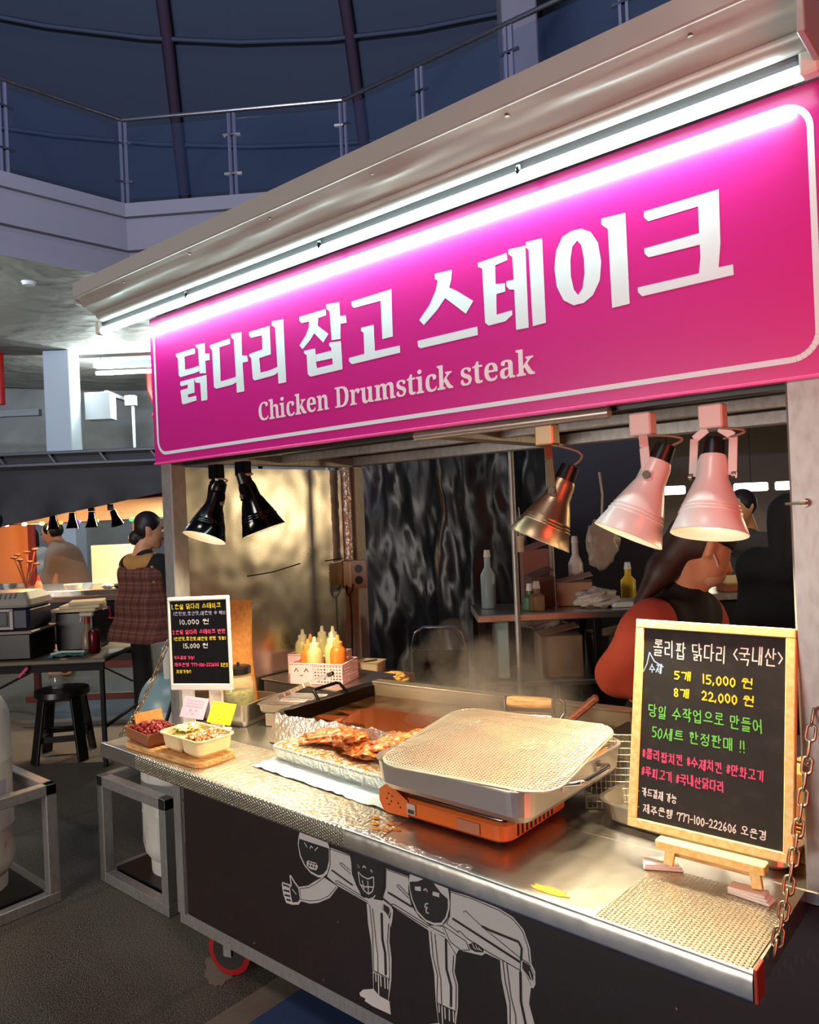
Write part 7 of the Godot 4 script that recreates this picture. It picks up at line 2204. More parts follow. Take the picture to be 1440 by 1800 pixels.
	obj("bottle_body", MB.new().lathe([Vector2(0, 0), Vector2(0.03, 0), Vector2(0.03, 0.05), Vector2(0.012, 0.09), Vector2(0, 0.09)], Transform3D(), 14), simple(Color(0.85, 0.55, 0.38), 0.4), rb)
	obj("cap", MB.new().cyl(Vector3(0, 0.085, 0), Vector3(0, 0.13, 0), 0.014, 0.009, 12), simple(Color(0.85, 0.22, 0.12), 0.4), rb)
	# blue-grey mat on the floor beyond
	var mt := thing("floor_mat", "grey-blue mat on the floor under the red stall", "mat", o.call(0.2, 0.001, -0.2), TURN)
	obj("mat_sheet", MB.new().box(Vector3(0, 0.004, 0), Vector3(1.6, 0.008, 0.9), Basis(), 0.002), simple(Color(0.32, 0.38, 0.45), 0.7), mt)

# ------------------------------------------------------------------ behind the stall
func surroundings_back() -> void:
	# black plastic sheeting hung behind
	var t := thing("black_tarpaulin", "glossy black plastic sheeting hanging in folds behind the stall", "tarpaulin", Vector3(-2.55, 0.3, -1.78))
	var f := FastNoiseLite.new()
	f.seed = 17
	f.frequency = 1.0
	var rows := []
	for i in 29:
		var y := 1.75 * (1.0 - i / 28.0)
		var row := []
		for k in 97:
			var x := -0.80 + k * 1.48 / 96.0
			var s := x * 10.0 + 2.2 * f.get_noise_2d(x * 1.2, y * 0.6)
			var z := 0.045 * sin(s) + 0.02 * sin(s * 2.3 + 1.0) + 0.05 * f.get_noise_2d(x * 3.0, y * 1.4) + 0.010 * f.get_noise_2d(x * 9.0, y * 5.0)
			row.append(Vector3(x, y, z))
		rows.append(row)
	var back := []
	for row in rows:
		var q := []
		for p in row:
			q.append(p - Vector3(0, 0, 0.003))
		back.append(q)
	obj("sheet", MB.new().grid(rows, false, false, true).grid(back), M.tarp, t)
	obj("hanging_pole", MB.new().cyl(Vector3(-0.84, 1.77, 0), Vector3(0.70, 1.77, 0), 0.014, -1, 10), M.dark_steel, t)
	for x in [-0.83, 0.69]:
		obj("pole", MB.new().cyl(Vector3(x, -0.299, 0), Vector3(x, 1.79, 0), 0.013, -1, 10), M.frame, t)
	# chrome chair back
	var c := thing("chrome_chair", "folding chair with a chrome loop back in front of the black sheeting", "chair", Vector3(-2.16, 0, -1.26), 0.5)
	obj("back_loop", MB.new().tube([Vector3(-0.13, 0.0, 0.02), Vector3(-0.125, 0.80, -0.01), Vector3(-0.122, 0.93, -0.01), Vector3(-0.105, 0.985, -0.01), Vector3(-0.07, 1.01, -0.01), Vector3(0.07, 1.01, -0.01), Vector3(0.105, 0.985, -0.01), Vector3(0.122, 0.93, -0.01), Vector3(0.125, 0.80, -0.01), Vector3(0.13, 0.0, 0.02)], 0.010, 10), M.chrome, c)
	obj("seat", MB.new().box(Vector3(0, 0.45, 0.16), Vector3(0.30, 0.03, 0.30), Basis(), 0.01), M.black_plastic, c)
	obj("backrest", MB.new().box(Vector3(0, 0.83, -0.004), Vector3(0.25, 0.16, 0.02), Basis(), 0.006), M.black_plastic, c)
	for s in [-1.0, 1.0]:
		obj("leg", MB.new().cyl(Vector3(0.14 * s, 0.0, 0.32), Vector3(0.13 * s, 0.45, 0.22), 0.009, -1, 8), M.chrome, c)
	# steel worktable with clutter
	var w := thing("steel_worktable", "steel worktable with an undershelf behind the stall", "table", Vector3(-1.44, 0, -1.40), TURN)
	obj("table_top", MB.new().box(Vector3(-0.10, 1.095, -0.16), Vector3(0.78, 0.03, 0.36), Basis(), 0.003), M.steel, w)
	obj("undershelf", MB.new().box(Vector3(-0.10, 0.82, -0.16), Vector3(0.74, 0.02, 0.32), Basis(), 0.003), M.steel, w)
	for x in [-0.47, 0.0, 0.27]:
		for z in [-0.02, -0.30]:
			obj("leg", MB.new().box(Vector3(x, 0.54, z), Vector3(0.03, 1.08, 0.03), Basis(), 0.002), M.dark_steel, w)
	var o := func(x: float, y: float, z: float) -> Vector3:
		return w.position + Basis(Vector3.UP, TURN) * Vector3(x, y, z)
	for k in 5:
		var b := thing("carton", ["tall brown carton on the steel worktable", "open pale carton on the steel worktable", "brown carton on the worktable's undershelf", "wide pale carton on the undershelf's right half", "pinkish flat carton leaning behind the cartons"][k], "box", o.call([-0.20, -0.05, -0.14, 0.10, -0.20][k], [1.112, 1.112, 0.832, 0.832, 1.112][k], [-0.19, -0.20, -0.15, -0.15, -0.31][k]), TURN + [0.1, -0.2, 0.0, 0.05, 0.15][k], "cartons on the worktable")
		var sz: Vector3 = [Vector3(0.10, 0.13, 0.12), Vector3(0.15, 0.10, 0.13), Vector3(0.17, 0.17, 0.2), Vector3(0.2, 0.16, 0.2), Vector3(0.12, 0.24, 0.05)][k]
		obj("carton_body", MB.new().box(Vector3(0, sz.y / 2, 0), sz, Basis(), 0.002), simple([Color(0.36, 0.24, 0.20), Color(0.62, 0.48, 0.36), Color(0.50, 0.40, 0.32), Color(0.52, 0.47, 0.42), Color(0.55, 0.36, 0.32)][k], 0.8), b)
		obj("flap", MB.new().bar(Vector3(-sz.x / 2, sz.y, 0.02), Vector3(sz.x / 2, sz.y + 0.03, 0.0), 0.06, 0.003, 0.0, Vector3(0, 1, 0.2)), simple([Color(0.40, 0.28, 0.23), Color(0.66, 0.52, 0.40), Color(0.55, 0.44, 0.36), Color(0.56, 0.5, 0.45), Color(0.6, 0.4, 0.36)][k], 0.8), b)
	var bag := thing("plastic_bag", "crumpled white plastic bag on the front of the steel worktable", "bag", o.call(0.02, 1.112, -0.09), TURN)
	obj("bag_body", MB.new().blob(Vector3(0, 0.035, 0), Vector3(0.085, 0.040, 0.06), 0.6, 130, 1.6, 16), simple(Color(0.74, 0.71, 0.66), 0.45), bag)
	var cut := thing("white_tray", "white tray at the right end of the steel worktable", "tray", o.call(0.155, 1.112, -0.1), TURN)
	obj("tray_body", MB.new().tray(0.17, 0.14, 0.02, 0.01, 0.004, 0.003), M.white_plastic, cut)
	var hb := thing("hanging_bag", "translucent plastic bag hanging above the worktable", "bag", o.call(0.10, 1.28, -0.28), TURN)
	obj("bag_body", MB.new().blob(Vector3(0, 0.08, 0), Vector3(0.07, 0.10, 0.03), 0.5, 131, 1.3, 16), simple(Color(0.62, 0.57, 0.50), 0.4), hb)
	obj("tie", MB.new().tube([Vector3(0, 0.17, 0), Vector3(0.01, 0.3, 0), Vector3(0.0, 0.40, 0)], 0.006, 6), simple(Color(0.7, 0.66, 0.6), 0.5), hb)
	for k in 5:
		var bt := thing("clutter_bottle", ["white pump bottle behind the hanging bag", "yellow-capped bottle right of the hanging bag", "small green bottle among the cartons", "clear jar before the tall brown carton", "pale blue bottle at the left end of the worktable"][k], "bottle", o.call([-0.02, 0.19, -0.26, -0.235, -0.42][k], 1.112, [-0.29, -0.22, -0.08, -0.06, -0.2][k]), 0.0)
		var hgt: float = [0.26, 0.14, 0.08, 0.09, 0.22][k]
		var col: Color = [Color(0.80, 0.79, 0.76), Color(0.84, 0.68, 0.10), Color(0.28, 0.42, 0.30), Color(0.55, 0.45, 0.32), Color(0.58, 0.68, 0.70)][k]
		obj("bottle_body", MB.new().lathe([Vector2(0, 0), Vector2(0.03, 0), Vector2(0.032, 0.006), Vector2(0.032, hgt * 0.65), Vector2(0.014, hgt * 0.8), Vector2(0.014, hgt), Vector2(0, hgt)], Transform3D(), 16), simple(col, 0.4), bt)
		obj("cap", MB.new().cyl(Vector3(0, hgt, 0), Vector3(0, hgt + 0.03, 0), 0.016, 0.012, 12), M.white_plastic, bt)
	var sb := thing("paper_note", "small cream tag hanging on the pole by the worktable", "note", o.call(-0.30, 1.36, -0.02), TURN)
	obj("tag_paper", MB.new().box(Vector3(0, 0.03, 0), Vector3(0.03, 0.065, 0.002)), M.cream, sb)
	obj("tag_string", MB.new().tube([Vector3(0, 0.06, 0), Vector3(0.005, 0.12, 0), Vector3(0.0, 0.18, 0)], 0.002, 5), M.cream, sb)
	var bl := thing("scrap_bag", "white plastic scraps lying on the worktable's undershelf", "bag", o.call(-0.18, 1.003, -0.28), TURN)
	obj("scraps", MB.new().blob(Vector3(0, 0.03, 0), Vector3(0.09, 0.035, 0.06), 0.7, 133, 1.8, 14), simple(Color(0.60, 0.57, 0.55), 0.6), bl)
	var pb := thing("blue_sheet", "pale blue plastic sheet hanging at the left end of the worktable", "sheet", o.call(-0.39, 0.832, -0.06), TURN)
	obj("sheet", MB.new().box(Vector3(0, 0.12, 0), Vector3(0.07, 0.235, 0.015), Basis(), 0.006), simple(Color(0.58, 0.68, 0.70), 0.4), pb)
	# poles of the service area
	var pl := thing("service_pole", "thin steel pole standing beside the worktable", "pole", o.call(-0.33, 0, 0.03), 0.0)
	obj("pole", MB.new().cyl(Vector3.ZERO, Vector3(0, 2.3, 0), 0.012, -1, 10), M.frame, pl)
	obj("pole_foot", MB.new().cyl(Vector3.ZERO, Vector3(0, 0.01, 0), 0.06, -1, 16), M.dark_steel, pl)
	var bu := thing("added_bulb", "warm bulb added out of view for the highlight on the steel wall", "lamp", Vector3(0.12, 1.60, -2.5))  # unseen bulb added to give the steel side wall its highlight
	obj("bulb", MB.new().blob(Vector3.ZERO, Vector3(0.05, 0.06, 0.05), 0.0, 1, 1.0, 10), glow(Color(1.0, 0.88, 0.66), 14.0), bu)
	obj("cord", MB.new().cyl(Vector3(0, 0.06, 0), Vector3(0, 2.6, 0), 0.004, -1, 6), M.black_plastic, bu)
	var bl2 := OmniLight3D.new()
	bl2.name = "bulb_glow"
	bl2.light_color = Color(1.0, 0.88, 0.68)
	bl2.light_energy = 0.6
	bl2.light_size = 0.05
	bl2.omni_range = 20.0
	bl2.omni_attenuation = 2.0
	bl2.shadow_enabled = true
	bu.add_child(bl2)
	# dark partition and the far stalls
	var dp := thing("dark_partition", "dark partition wall between the rows of stalls", "partition", Vector3(-2.9, 0, -3.3), 0.35)
	for k in 3:
		obj("panel", MB.new().box(Vector3(-0.9 + k * 0.7, 1.25, 0), Vector3(0.69, 2.5, 0.04), Basis(), 0.004), simple(Color(0.06, 0.055, 0.07), 0.6), dp)
	obj("top_rail", MB.new().box(Vector3(-0.2, 2.52, 0), Vector3(2.2, 0.05, 0.06)), M.dark_steel, dp)
	var fs := thing("far_stall", "stall with bright strip lights far behind the right post", "food stall", Vector3(-2.05, 0, -6.0), TURN)
	obj("counter", MB.new().box(Vector3(0, 0.95, 0), Vector3(2.6, 0.06, 0.7), Basis(), 0.004), M.steel, fs)
	obj("front_panel", MB.new().box(Vector3(0, 0.47, 0.3), Vector3(2.5, 0.90, 0.02)), simple(Color(0.12, 0.09, 0.09), 0.5), fs)
	obj("back_wall", MB.new().box(Vector3(0, 1.15, -0.8), Vector3(2.6, 2.3, 0.04)), simple(Color(0.30, 0.26, 0.24), 0.7), fs)
	obj("roof", MB.new().box(Vector3(0, 2.32, -0.2), Vector3(2.8, 0.04, 1.3)), M.canvas, fs)
	for x in [-1.28, 1.28]:
		obj("post", MB.new().box(Vector3(x, 1.15, 0.3), Vector3(0.05, 2.3, 0.05)), M.dark_steel, fs)
	for k in 6:
		var g := thing("strip_lamp", ["bright strip lamp in the row over the far stall"][0], "light", fs.position + Basis(Vector3.UP, TURN) * Vector3(-1.0 + k * 0.36, 1.63, 0.35), TURN, "row of strip lamps over the far stall")
		obj("tube", MB.new().box(Vector3(0, 0, 0), Vector3(0.30, 0.075, 0.03), Basis(), 0.012), glow(Color(1.0, 0.97, 0.88), 4.0), g)
		obj("hanger", MB.new().cyl(Vector3(0, 0.035, 0), Vector3(0, 0.66, 0), 0.004, -1, 6), M.black_matte, g)
		if k % 2 == 1:
			area("strip_glow", Vector3(0, -0.045, 0), Vector3(0, -1, 0.1), Vector2(0.6, 0.04), Color(1.0, 0.93, 0.80), 1.6, g)
	var sv := thing("side_counter", "narrow serving counter with a food box behind the worker", "counter", Vector3(-1.45, 0, -3.05), TURN)
	obj("counter_top", MB.new().box(Vector3(0, 0.985, -0.15), Vector3(0.5, 0.04, 0.40), Basis(), 0.004), M.steel, sv)
	obj("cabinet", MB.new().box(Vector3(0, 0.48, -0.15), Vector3(0.46, 0.96, 0.36), Basis(), 0.004), M.black_matte, sv)
	var tk := thing("takeout_tray", "cream takeout tray on the serving counter behind the worker", "food tray", Vector3(-1.45, 1.0445, -3.13), TURN)
	obj("tray_body", MB.new().tray(0.13, 0.09, 0.045, 0.015, 0.012, 0.003), M.pulp, tk)
	var tk2 := thing("brown_carton", "small brown carton under the cream takeout tray", "box", Vector3(-1.45, 1.006, -3.13), TURN)
	obj("carton_body", MB.new().box(Vector3(0, 0.019, 0), Vector3(0.16, 0.037, 0.11), Basis(), 0.003), simple(Color(0.55, 0.30, 0.16), 0.8), tk2)
	var pp := thing("paper_cups", "white paper cups stacked on the serving counter", "cups", Vector3(-1.33, 1.006, -3.12), TURN)
	obj("cup", MB.new().lathe([Vector2(0, 0), Vector2(0.025, 0), Vector2(0.035, 0.07), Vector2(0, 0.07)], Transform3D(), 16), M.white_plastic, pp)

# ------------------------------------------------------------------ steam over the griddle
func steam() -> void:
	var r := RandomNumberGenerator.new()
	r.seed = 23
	var puffs := []
	for k in 90:
		var x := r.randf_range(-1.56, -1.02)
		var h := 0.24 * r.randf() * r.randf()
		var w := r.randf_range(0.05, 0.13)
		puffs.append([Vector3(x + 0.10 * sin(x * 23.0 + h * 20.0) * h * 3.0, 0.93 + h, r.randf_range(-0.56, -0.38)), Vector3(w * 1.3, w * r.randf_range(1.0, 1.8), w), r.randf_range(0.25, 0.8)])
	for k in 6:
		puffs.append([Vector3(r.randf_range(-1.5, -1.1), 0.935, r.randf_range(-0.42, -0.25)), Vector3(0.24, 0.06, 0.16), 0.5])
	var st := thing("steam", "wisps of pale steam rising over the griddle", "steam", Vector3(-1.3, 0.92, -0.45))
	st.set_meta("kind", "stuff")
	for k in puffs.size():
		var p: Array = puffs[k]
		var f := FogVolume.new()
		f.name = "puff"
		f.shape = RenderingServer.FOG_VOLUME_SHAPE_ELLIPSOID
		f.size = p[1]
		var m := FogMaterial.new()
		m.albedo = Color(0.92, 0.86, 0.80)
		m.density = p[2]
		f.material = m
		st.add_child(f, true)
		f.position = p[0] - st.position
		f.rotation = Vector3(0.3 * sin(k * 2.0), 0, 0.45 * cos(k * 1.7))
# ------------------------------------------------------------------ people (local +z is where they face, +x their left)
func head_bones(c: Vector3, tilt: float, yaw := 0.0, s := 1.0) -> Array:
	var b := Basis(Vector3.UP, yaw) * Basis(Vector3(1, 0, 0), tilt)
	return [[c + b * Vector3(0, 0.035, -0.012) * s, Vector3(0.074, 0.088, 0.092) * s], [c + b * Vector3(0, -0.015, 0.02) * s, Vector3(0.064, 0.085, 0.072) * s],
		[c + b * Vector3(0, -0.072, 0.035) * s, c + b * Vector3(0, -0.085, 0.052) * s, 0.040 * s, 0.026 * s],
		[c + b * Vector3(0, 0.01, 0.082) * s, c + b * Vector3(0, -0.022, 0.104) * s, 0.010 * s, 0.014 * s],
		[c + b * Vector3(-0.074, -0.01, -0.005) * s, c + b * Vector3(-0.078, 0.022, -0.014) * s, 0.012 * s, 0.016 * s],
		[c + b * Vector3(0.074, -0.01, -0.005) * s, c + b * Vector3(0.078, 0.022, -0.014) * s, 0.012 * s, 0.016 * s],
		[c + b * Vector3(0, -0.06, -0.03) * s, c + b * Vector3(0, -0.17, -0.05) * s, 0.050 * s, 0.055 * s]]

func face_bits(t: Node3D, c: Vector3, tilt: float, mouth := true, yaw := 0.0) -> void:
	var b := Basis(Vector3.UP, yaw) * Basis(Vector3(1, 0, 0), tilt)
	for s in [-1.0, 1.0]:
		var e := obj("eye", MB.new().blob(c + b * Vector3(0.031 * s, 0.012, 0.079), Vector3(0.013, 0.007, 0.006), 0.0, 1, 1.0, 8), simple(Color(0.85, 0.82, 0.78), 0.3), t)
		obj("iris", MB.new().blob(c + b * Vector3(0.031 * s, 0.011, 0.084), Vector3(0.006, 0.006, 0.003), 0.0, 1, 1.0, 6), M.black_gloss, e)
		obj("eyebrow", MB.new().tube([c + b * Vector3(0.016 * s, 0.032, 0.087), c + b * Vector3(0.032 * s, 0.037, 0.083), c + b * Vector3(0.05 * s, 0.031, 0.070)], 0.004, 6), simple(Color(0.06, 0.04, 0.035), 0.7), t)
	if mouth:
		obj("mouth", MB.new().tube([c + b * Vector3(-0.022, -0.055, 0.079), c + b * Vector3(0, -0.054, 0.088), c + b * Vector3(0.022, -0.055, 0.079)], 0.005, 6), simple(Color(0.58, 0.26, 0.22), 0.5), t)

# a hand at the end of a forearm: palm, four fingers, thumb; dir is where the fingers point, side the thumb's side
func hand_bones(w: Vector3, dir: Vector3, side: Vector3, curl: Vector3) -> Array:
	var out := [[w, w + dir * 0.075 + side * 0.012, 0.022, 0.022], [w, w + dir * 0.075 - side * 0.016, 0.022, 0.020]]
	for k in 4:
		var a := w + dir * 0.082 + side * (0.030 - k * 0.019)
		var l: float = [0.036, 0.042, 0.039, 0.030][k]
		var b := a + (dir * 0.85 + curl * 0.5).normalized() * l
		var c := b + (dir * 0.35 + curl).normalized() * l * 0.8
		out.append([a, b, 0.0095, 0.009])
		out.append([b, c, 0.009, 0.008])
	var t0 := w + dir * 0.02 + side * 0.026
	var t1 := t0 + (dir * 0.6 + side * 0.7 + curl * 0.2).normalized() * 0.038
	out.append([t0, t1, 0.012, 0.010])
	out.append([t1, t1 + (dir * 0.9 + curl * 0.4).normalized() * 0.03, 0.010, 0.0085])
	return out

func people() -> void:
	worker()
	plaid_woman()
	coat_man()
	others()

func skin(c := Color(0.80, 0.56, 0.42)) -> StandardMaterial3D:
	var m := simple(c, 0.5)
	m.subsurf_scatter_enabled = true
	m.subsurf_scatter_strength = 0.08
	return m

func worker() -> void:
	var t := thing("person", "person in a black vest and rust-red sleeves bending over the griddle, wearing a mask", "person", Vector3(-0.985, 0, -1.195), 1.45)
	var hc := Vector3(0.0, 1.365, 0.05)
	var hb := Basis(Vector3.UP, 0.82) * Basis(Vector3(1, 0, 0), 0.5)
	var b := head_bones(hc, 0.5, 0.82, 1.07)
	b.pop_back()
	b.append([hc + hb * Vector3(0, -0.05, -0.035), Vector3(0, 1.20, -0.01), 0.052, 0.056])
	b.append_array([[Vector3(0, 1.24, 0.0), Vector3(0, 1.14, -0.03), 0.055, 0.07], [Vector3(-0.13, 1.13, -0.04), Vector3(0.13, 1.13, -0.04), 0.075, 0.075], [Vector3(-0.08, 1.0, -0.06), Vector3(0.08, 1.0, -0.06), 0.11, 0.11], [Vector3(-0.06, 0.80, -0.09), Vector3(0.06, 0.80, -0.09), 0.12, 0.12],
		[Vector3(-0.08, 0.78, -0.09), Vector3(-0.09, 0.42, -0.05), 0.085, 0.06], [Vector3(0.08, 0.78, -0.09), Vector3(0.09, 0.42, -0.05), 0.085, 0.06], [Vector3(-0.09, 0.42, -0.05), Vector3(-0.09, 0.06, -0.1), 0.058, 0.038], [Vector3(0.09, 0.42, -0.05), Vector3(0.09, 0.06, -0.1), 0.058, 0.038], [Vector3(-0.09, 0.035, -0.11), Vector3(-0.10, 0.03, 0.07), 0.036, 0.032], [Vector3(0.09, 0.035, -0.11), Vector3(0.10, 0.03, 0.07), 0.036, 0.032],
		[Vector3(-0.19, 1.13, -0.05), Vector3(-0.22, 0.96, -0.15), 0.052, 0.042], [Vector3(-0.22, 0.96, -0.15), Vector3(-0.20, 0.90, 0.08), 0.042, 0.028], [Vector3(0.19, 1.12, -0.04), Vector3(0.235, 0.94, -0.06), 0.052, 0.042], [Vector3(0.235, 0.94, -0.06), Vector3(0.20, 0.97, 0.16), 0.042, 0.028]])
	b.append_array(hand_bones(Vector3(-0.20, 0.90, 0.08), Vector3(0.15, 0.0, 1).normalized(), Vector3(1, 0, -0.15).normalized(), Vector3(0, -1, 0)))
	b.append_array(hand_bones(Vector3(0.20, 0.97, 0.16), Vector3(-0.15, 0.0, 1).normalized(), Vector3(-1, 0, -0.15).normalized(), Vector3(0, -1, 0)))
	obj("body", body(b, 0.010, 0.018), skin(Color(0.82, 0.58, 0.43)), t)
	face_bits(t, hc, 0.5, false, 0.82)
	# sleeves, vest, trousers
	obj("sleeves", body([[Vector3(-0.175, 1.135, -0.045), Vector3(-0.205, 1.10, -0.06), 0.083, 0.083], [Vector3(-0.205, 1.10, -0.06), Vector3(-0.225, 0.955, -0.155), 0.082, 0.072], [Vector3(-0.225, 0.955, -0.155), Vector3(-0.205, 0.905, 0.04), 0.072, 0.048], [Vector3(0.17, 1.12, -0.04), Vector3(0.205, 1.08, -0.05), 0.075, 0.075], [Vector3(0.205, 1.08, -0.05), Vector3(0.24, 0.93, -0.065), 0.074, 0.062], [Vector3(0.24, 0.93, -0.065), Vector3(0.205, 0.965, 0.13), 0.062, 0.046]], 0.012, 0.03), cloth(Color(0.74, 0.29, 0.21)), t)
	obj("vest", body([[Vector3(0, 1.235, -0.015), Vector3(0, 1.15, -0.03), 0.075, 0.085], [Vector3(-0.12, 1.13, -0.04), Vector3(0.12, 1.13, -0.04), 0.088, 0.088], [Vector3(-0.075, 1.0, -0.055), Vector3(0.075, 1.0, -0.055), 0.130, 0.130], [Vector3(-0.06, 0.76, -0.09), Vector3(0.06, 0.76, -0.09), 0.14, 0.14]], 0.012, 0.04), cloth(Color(0.045, 0.042, 0.045)), t)
	obj("trousers", body([[Vector3(-0.06, 0.74, -0.09), Vector3(0.06, 0.74, -0.09), 0.13, 0.13], [Vector3(-0.08, 0.76, -0.09), Vector3(-0.09, 0.40, -0.05), 0.098, 0.075], [Vector3(0.08, 0.76, -0.09), Vector3(0.09, 0.40, -0.05), 0.098, 0.075], [Vector3(-0.09, 0.40, -0.05), Vector3(-0.09, 0.10, -0.1), 0.072, 0.06], [Vector3(0.09, 0.40, -0.05), Vector3(0.09, 0.10, -0.1), 0.072, 0.06]], 0.016, 0.03), cloth(Color(0.05, 0.05, 0.06)), t)
	# long brown hair, dark cap
	var cut := (hb * Vector3(0, -0.55, 1)).normalized()
	obj("hair", body([[hc + hb * Vector3(0, 0.040, -0.026), Vector3(0.090, 0.098, 0.098)], [hc + hb * Vector3(0.0, 0.02, -0.06), hc + Vector3(-0.085, -0.06, -0.10), 0.075, 0.055], [hc + Vector3(-0.085, -0.06, -0.10), hc + Vector3(-0.16, -0.17, -0.15), 0.055, 0.022]], 0.008, 0.02, [[cut, cut.dot(hc) + 0.026]]), simple(Color(0.20, 0.09, 0.07), 0.5), t)
	var up := hb * Vector3.UP
	obj("cap", body([[hc + hb * Vector3(0, 0.052, -0.012), Vector3(0.097, 0.094, 0.104)]], 0.008, 0.02, [[-up, -up.dot(hc) - 0.036]]), simple(Color(0.08, 0.06, 0.07), 0.8), t)
	# clear mouth shield
	obj("mouth_shield", body([[hc + hb * Vector3(0, -0.060, 0.060), Vector3(0.058, 0.044, 0.050)]], 0.006, 0.01), simple(Color(0.80, 0.63, 0.48), 0.2), t)
	for s in [-1.0, 1.0]:
		obj("shield_strap", MB.new().tube([hc + hb * Vector3(0.05 * s, -0.05, 0.07), hc + hb * Vector3(0.08 * s, -0.02, 0.03), hc + hb * Vector3(0.089 * s, 0.012, -0.012)], 0.0028, 6), M.white_plastic, t)

func cloth(c: Color, rim := 0.15) -> StandardMaterial3D:
	var m := simple(c, 0.85)
	m.rim_enabled = true
	m.rim = rim
	return m

func standing(t: Node3D, hc: Vector3, skin_c: Color, tilt: float, arms_fwd: float, cell := 0.016, yaw := 0.0) -> void:
	var b := head_bones(hc, tilt, yaw)
	var y := hc.y - 0.20
	b.append_array([[Vector3(0, y + 0.03, -0.02), Vector3(0, y - 0.05, -0.02), 0.052, 0.07], [Vector3(-0.13, y - 0.03, -0.02), Vector3(0.13, y - 0.03, -0.02), 0.07, 0.07], [Vector3(-0.07, y - 0.22, -0.01), Vector3(0.07, y - 0.22, -0.01), 0.105, 0.105], [Vector3(-0.06, y - 0.42, -0.01), Vector3(0.06, y - 0.42, -0.01), 0.11, 0.11],
		[Vector3(-0.085, y - 0.44, 0), Vector3(-0.09, 0.44, 0.01), 0.082, 0.055], [Vector3(0.085, y - 0.44, 0), Vector3(0.09, 0.44, 0.01), 0.082, 0.055], [Vector3(-0.09, 0.44, 0.01), Vector3(-0.09, 0.07, -0.02), 0.054, 0.036], [Vector3(0.09, 0.44, 0.01), Vector3(0.09, 0.07, -0.02), 0.054, 0.036], [Vector3(-0.09, 0.04, -0.04), Vector3(-0.10, 0.035, 0.13), 0.038, 0.032], [Vector3(0.09, 0.04, -0.04), Vector3(0.10, 0.035, 0.13), 0.038, 0.032]])
	for s in [-1.0, 1.0]:
		var el := Vector3(0.23 * s, y - 0.30, -0.04 + 0.10 * arms_fwd)
		var wr := Vector3(0.19 * s, y - 0.48 + 0.14 * arms_fwd, 0.05 + 0.24 * arms_fwd)
		b.append([Vector3(0.18 * s, y - 0.03, -0.02), el, 0.050, 0.038])
		b.append([el, wr, 0.038, 0.026])
		var d := (wr - el).normalized()
		b.append_array(hand_bones(wr, d, Vector3(-s, 0, 0), Vector3(0, -0.8, 0.3)))
	obj("body", body(b, cell, 0.02), skin(skin_c), t)
	face_bits(t, hc, tilt, true, yaw)

func sleeves_of(y: float, arms_fwd: float, r: float) -> Array:
	var out := []
	for s in [-1.0, 1.0]:
		var el := Vector3(0.23 * s, y - 0.30, -0.04 + 0.10 * arms_fwd)
		var wr := Vector3(0.19 * s, y - 0.48 + 0.14 * arms_fwd, 0.05 + 0.24 * arms_fwd)
		out.append([Vector3(0.17 * s, y - 0.03, -0.02), el, r, r * 0.86])
		out.append([el, el.lerp(wr, 0.92), r * 0.86, r * 0.68])
	return out

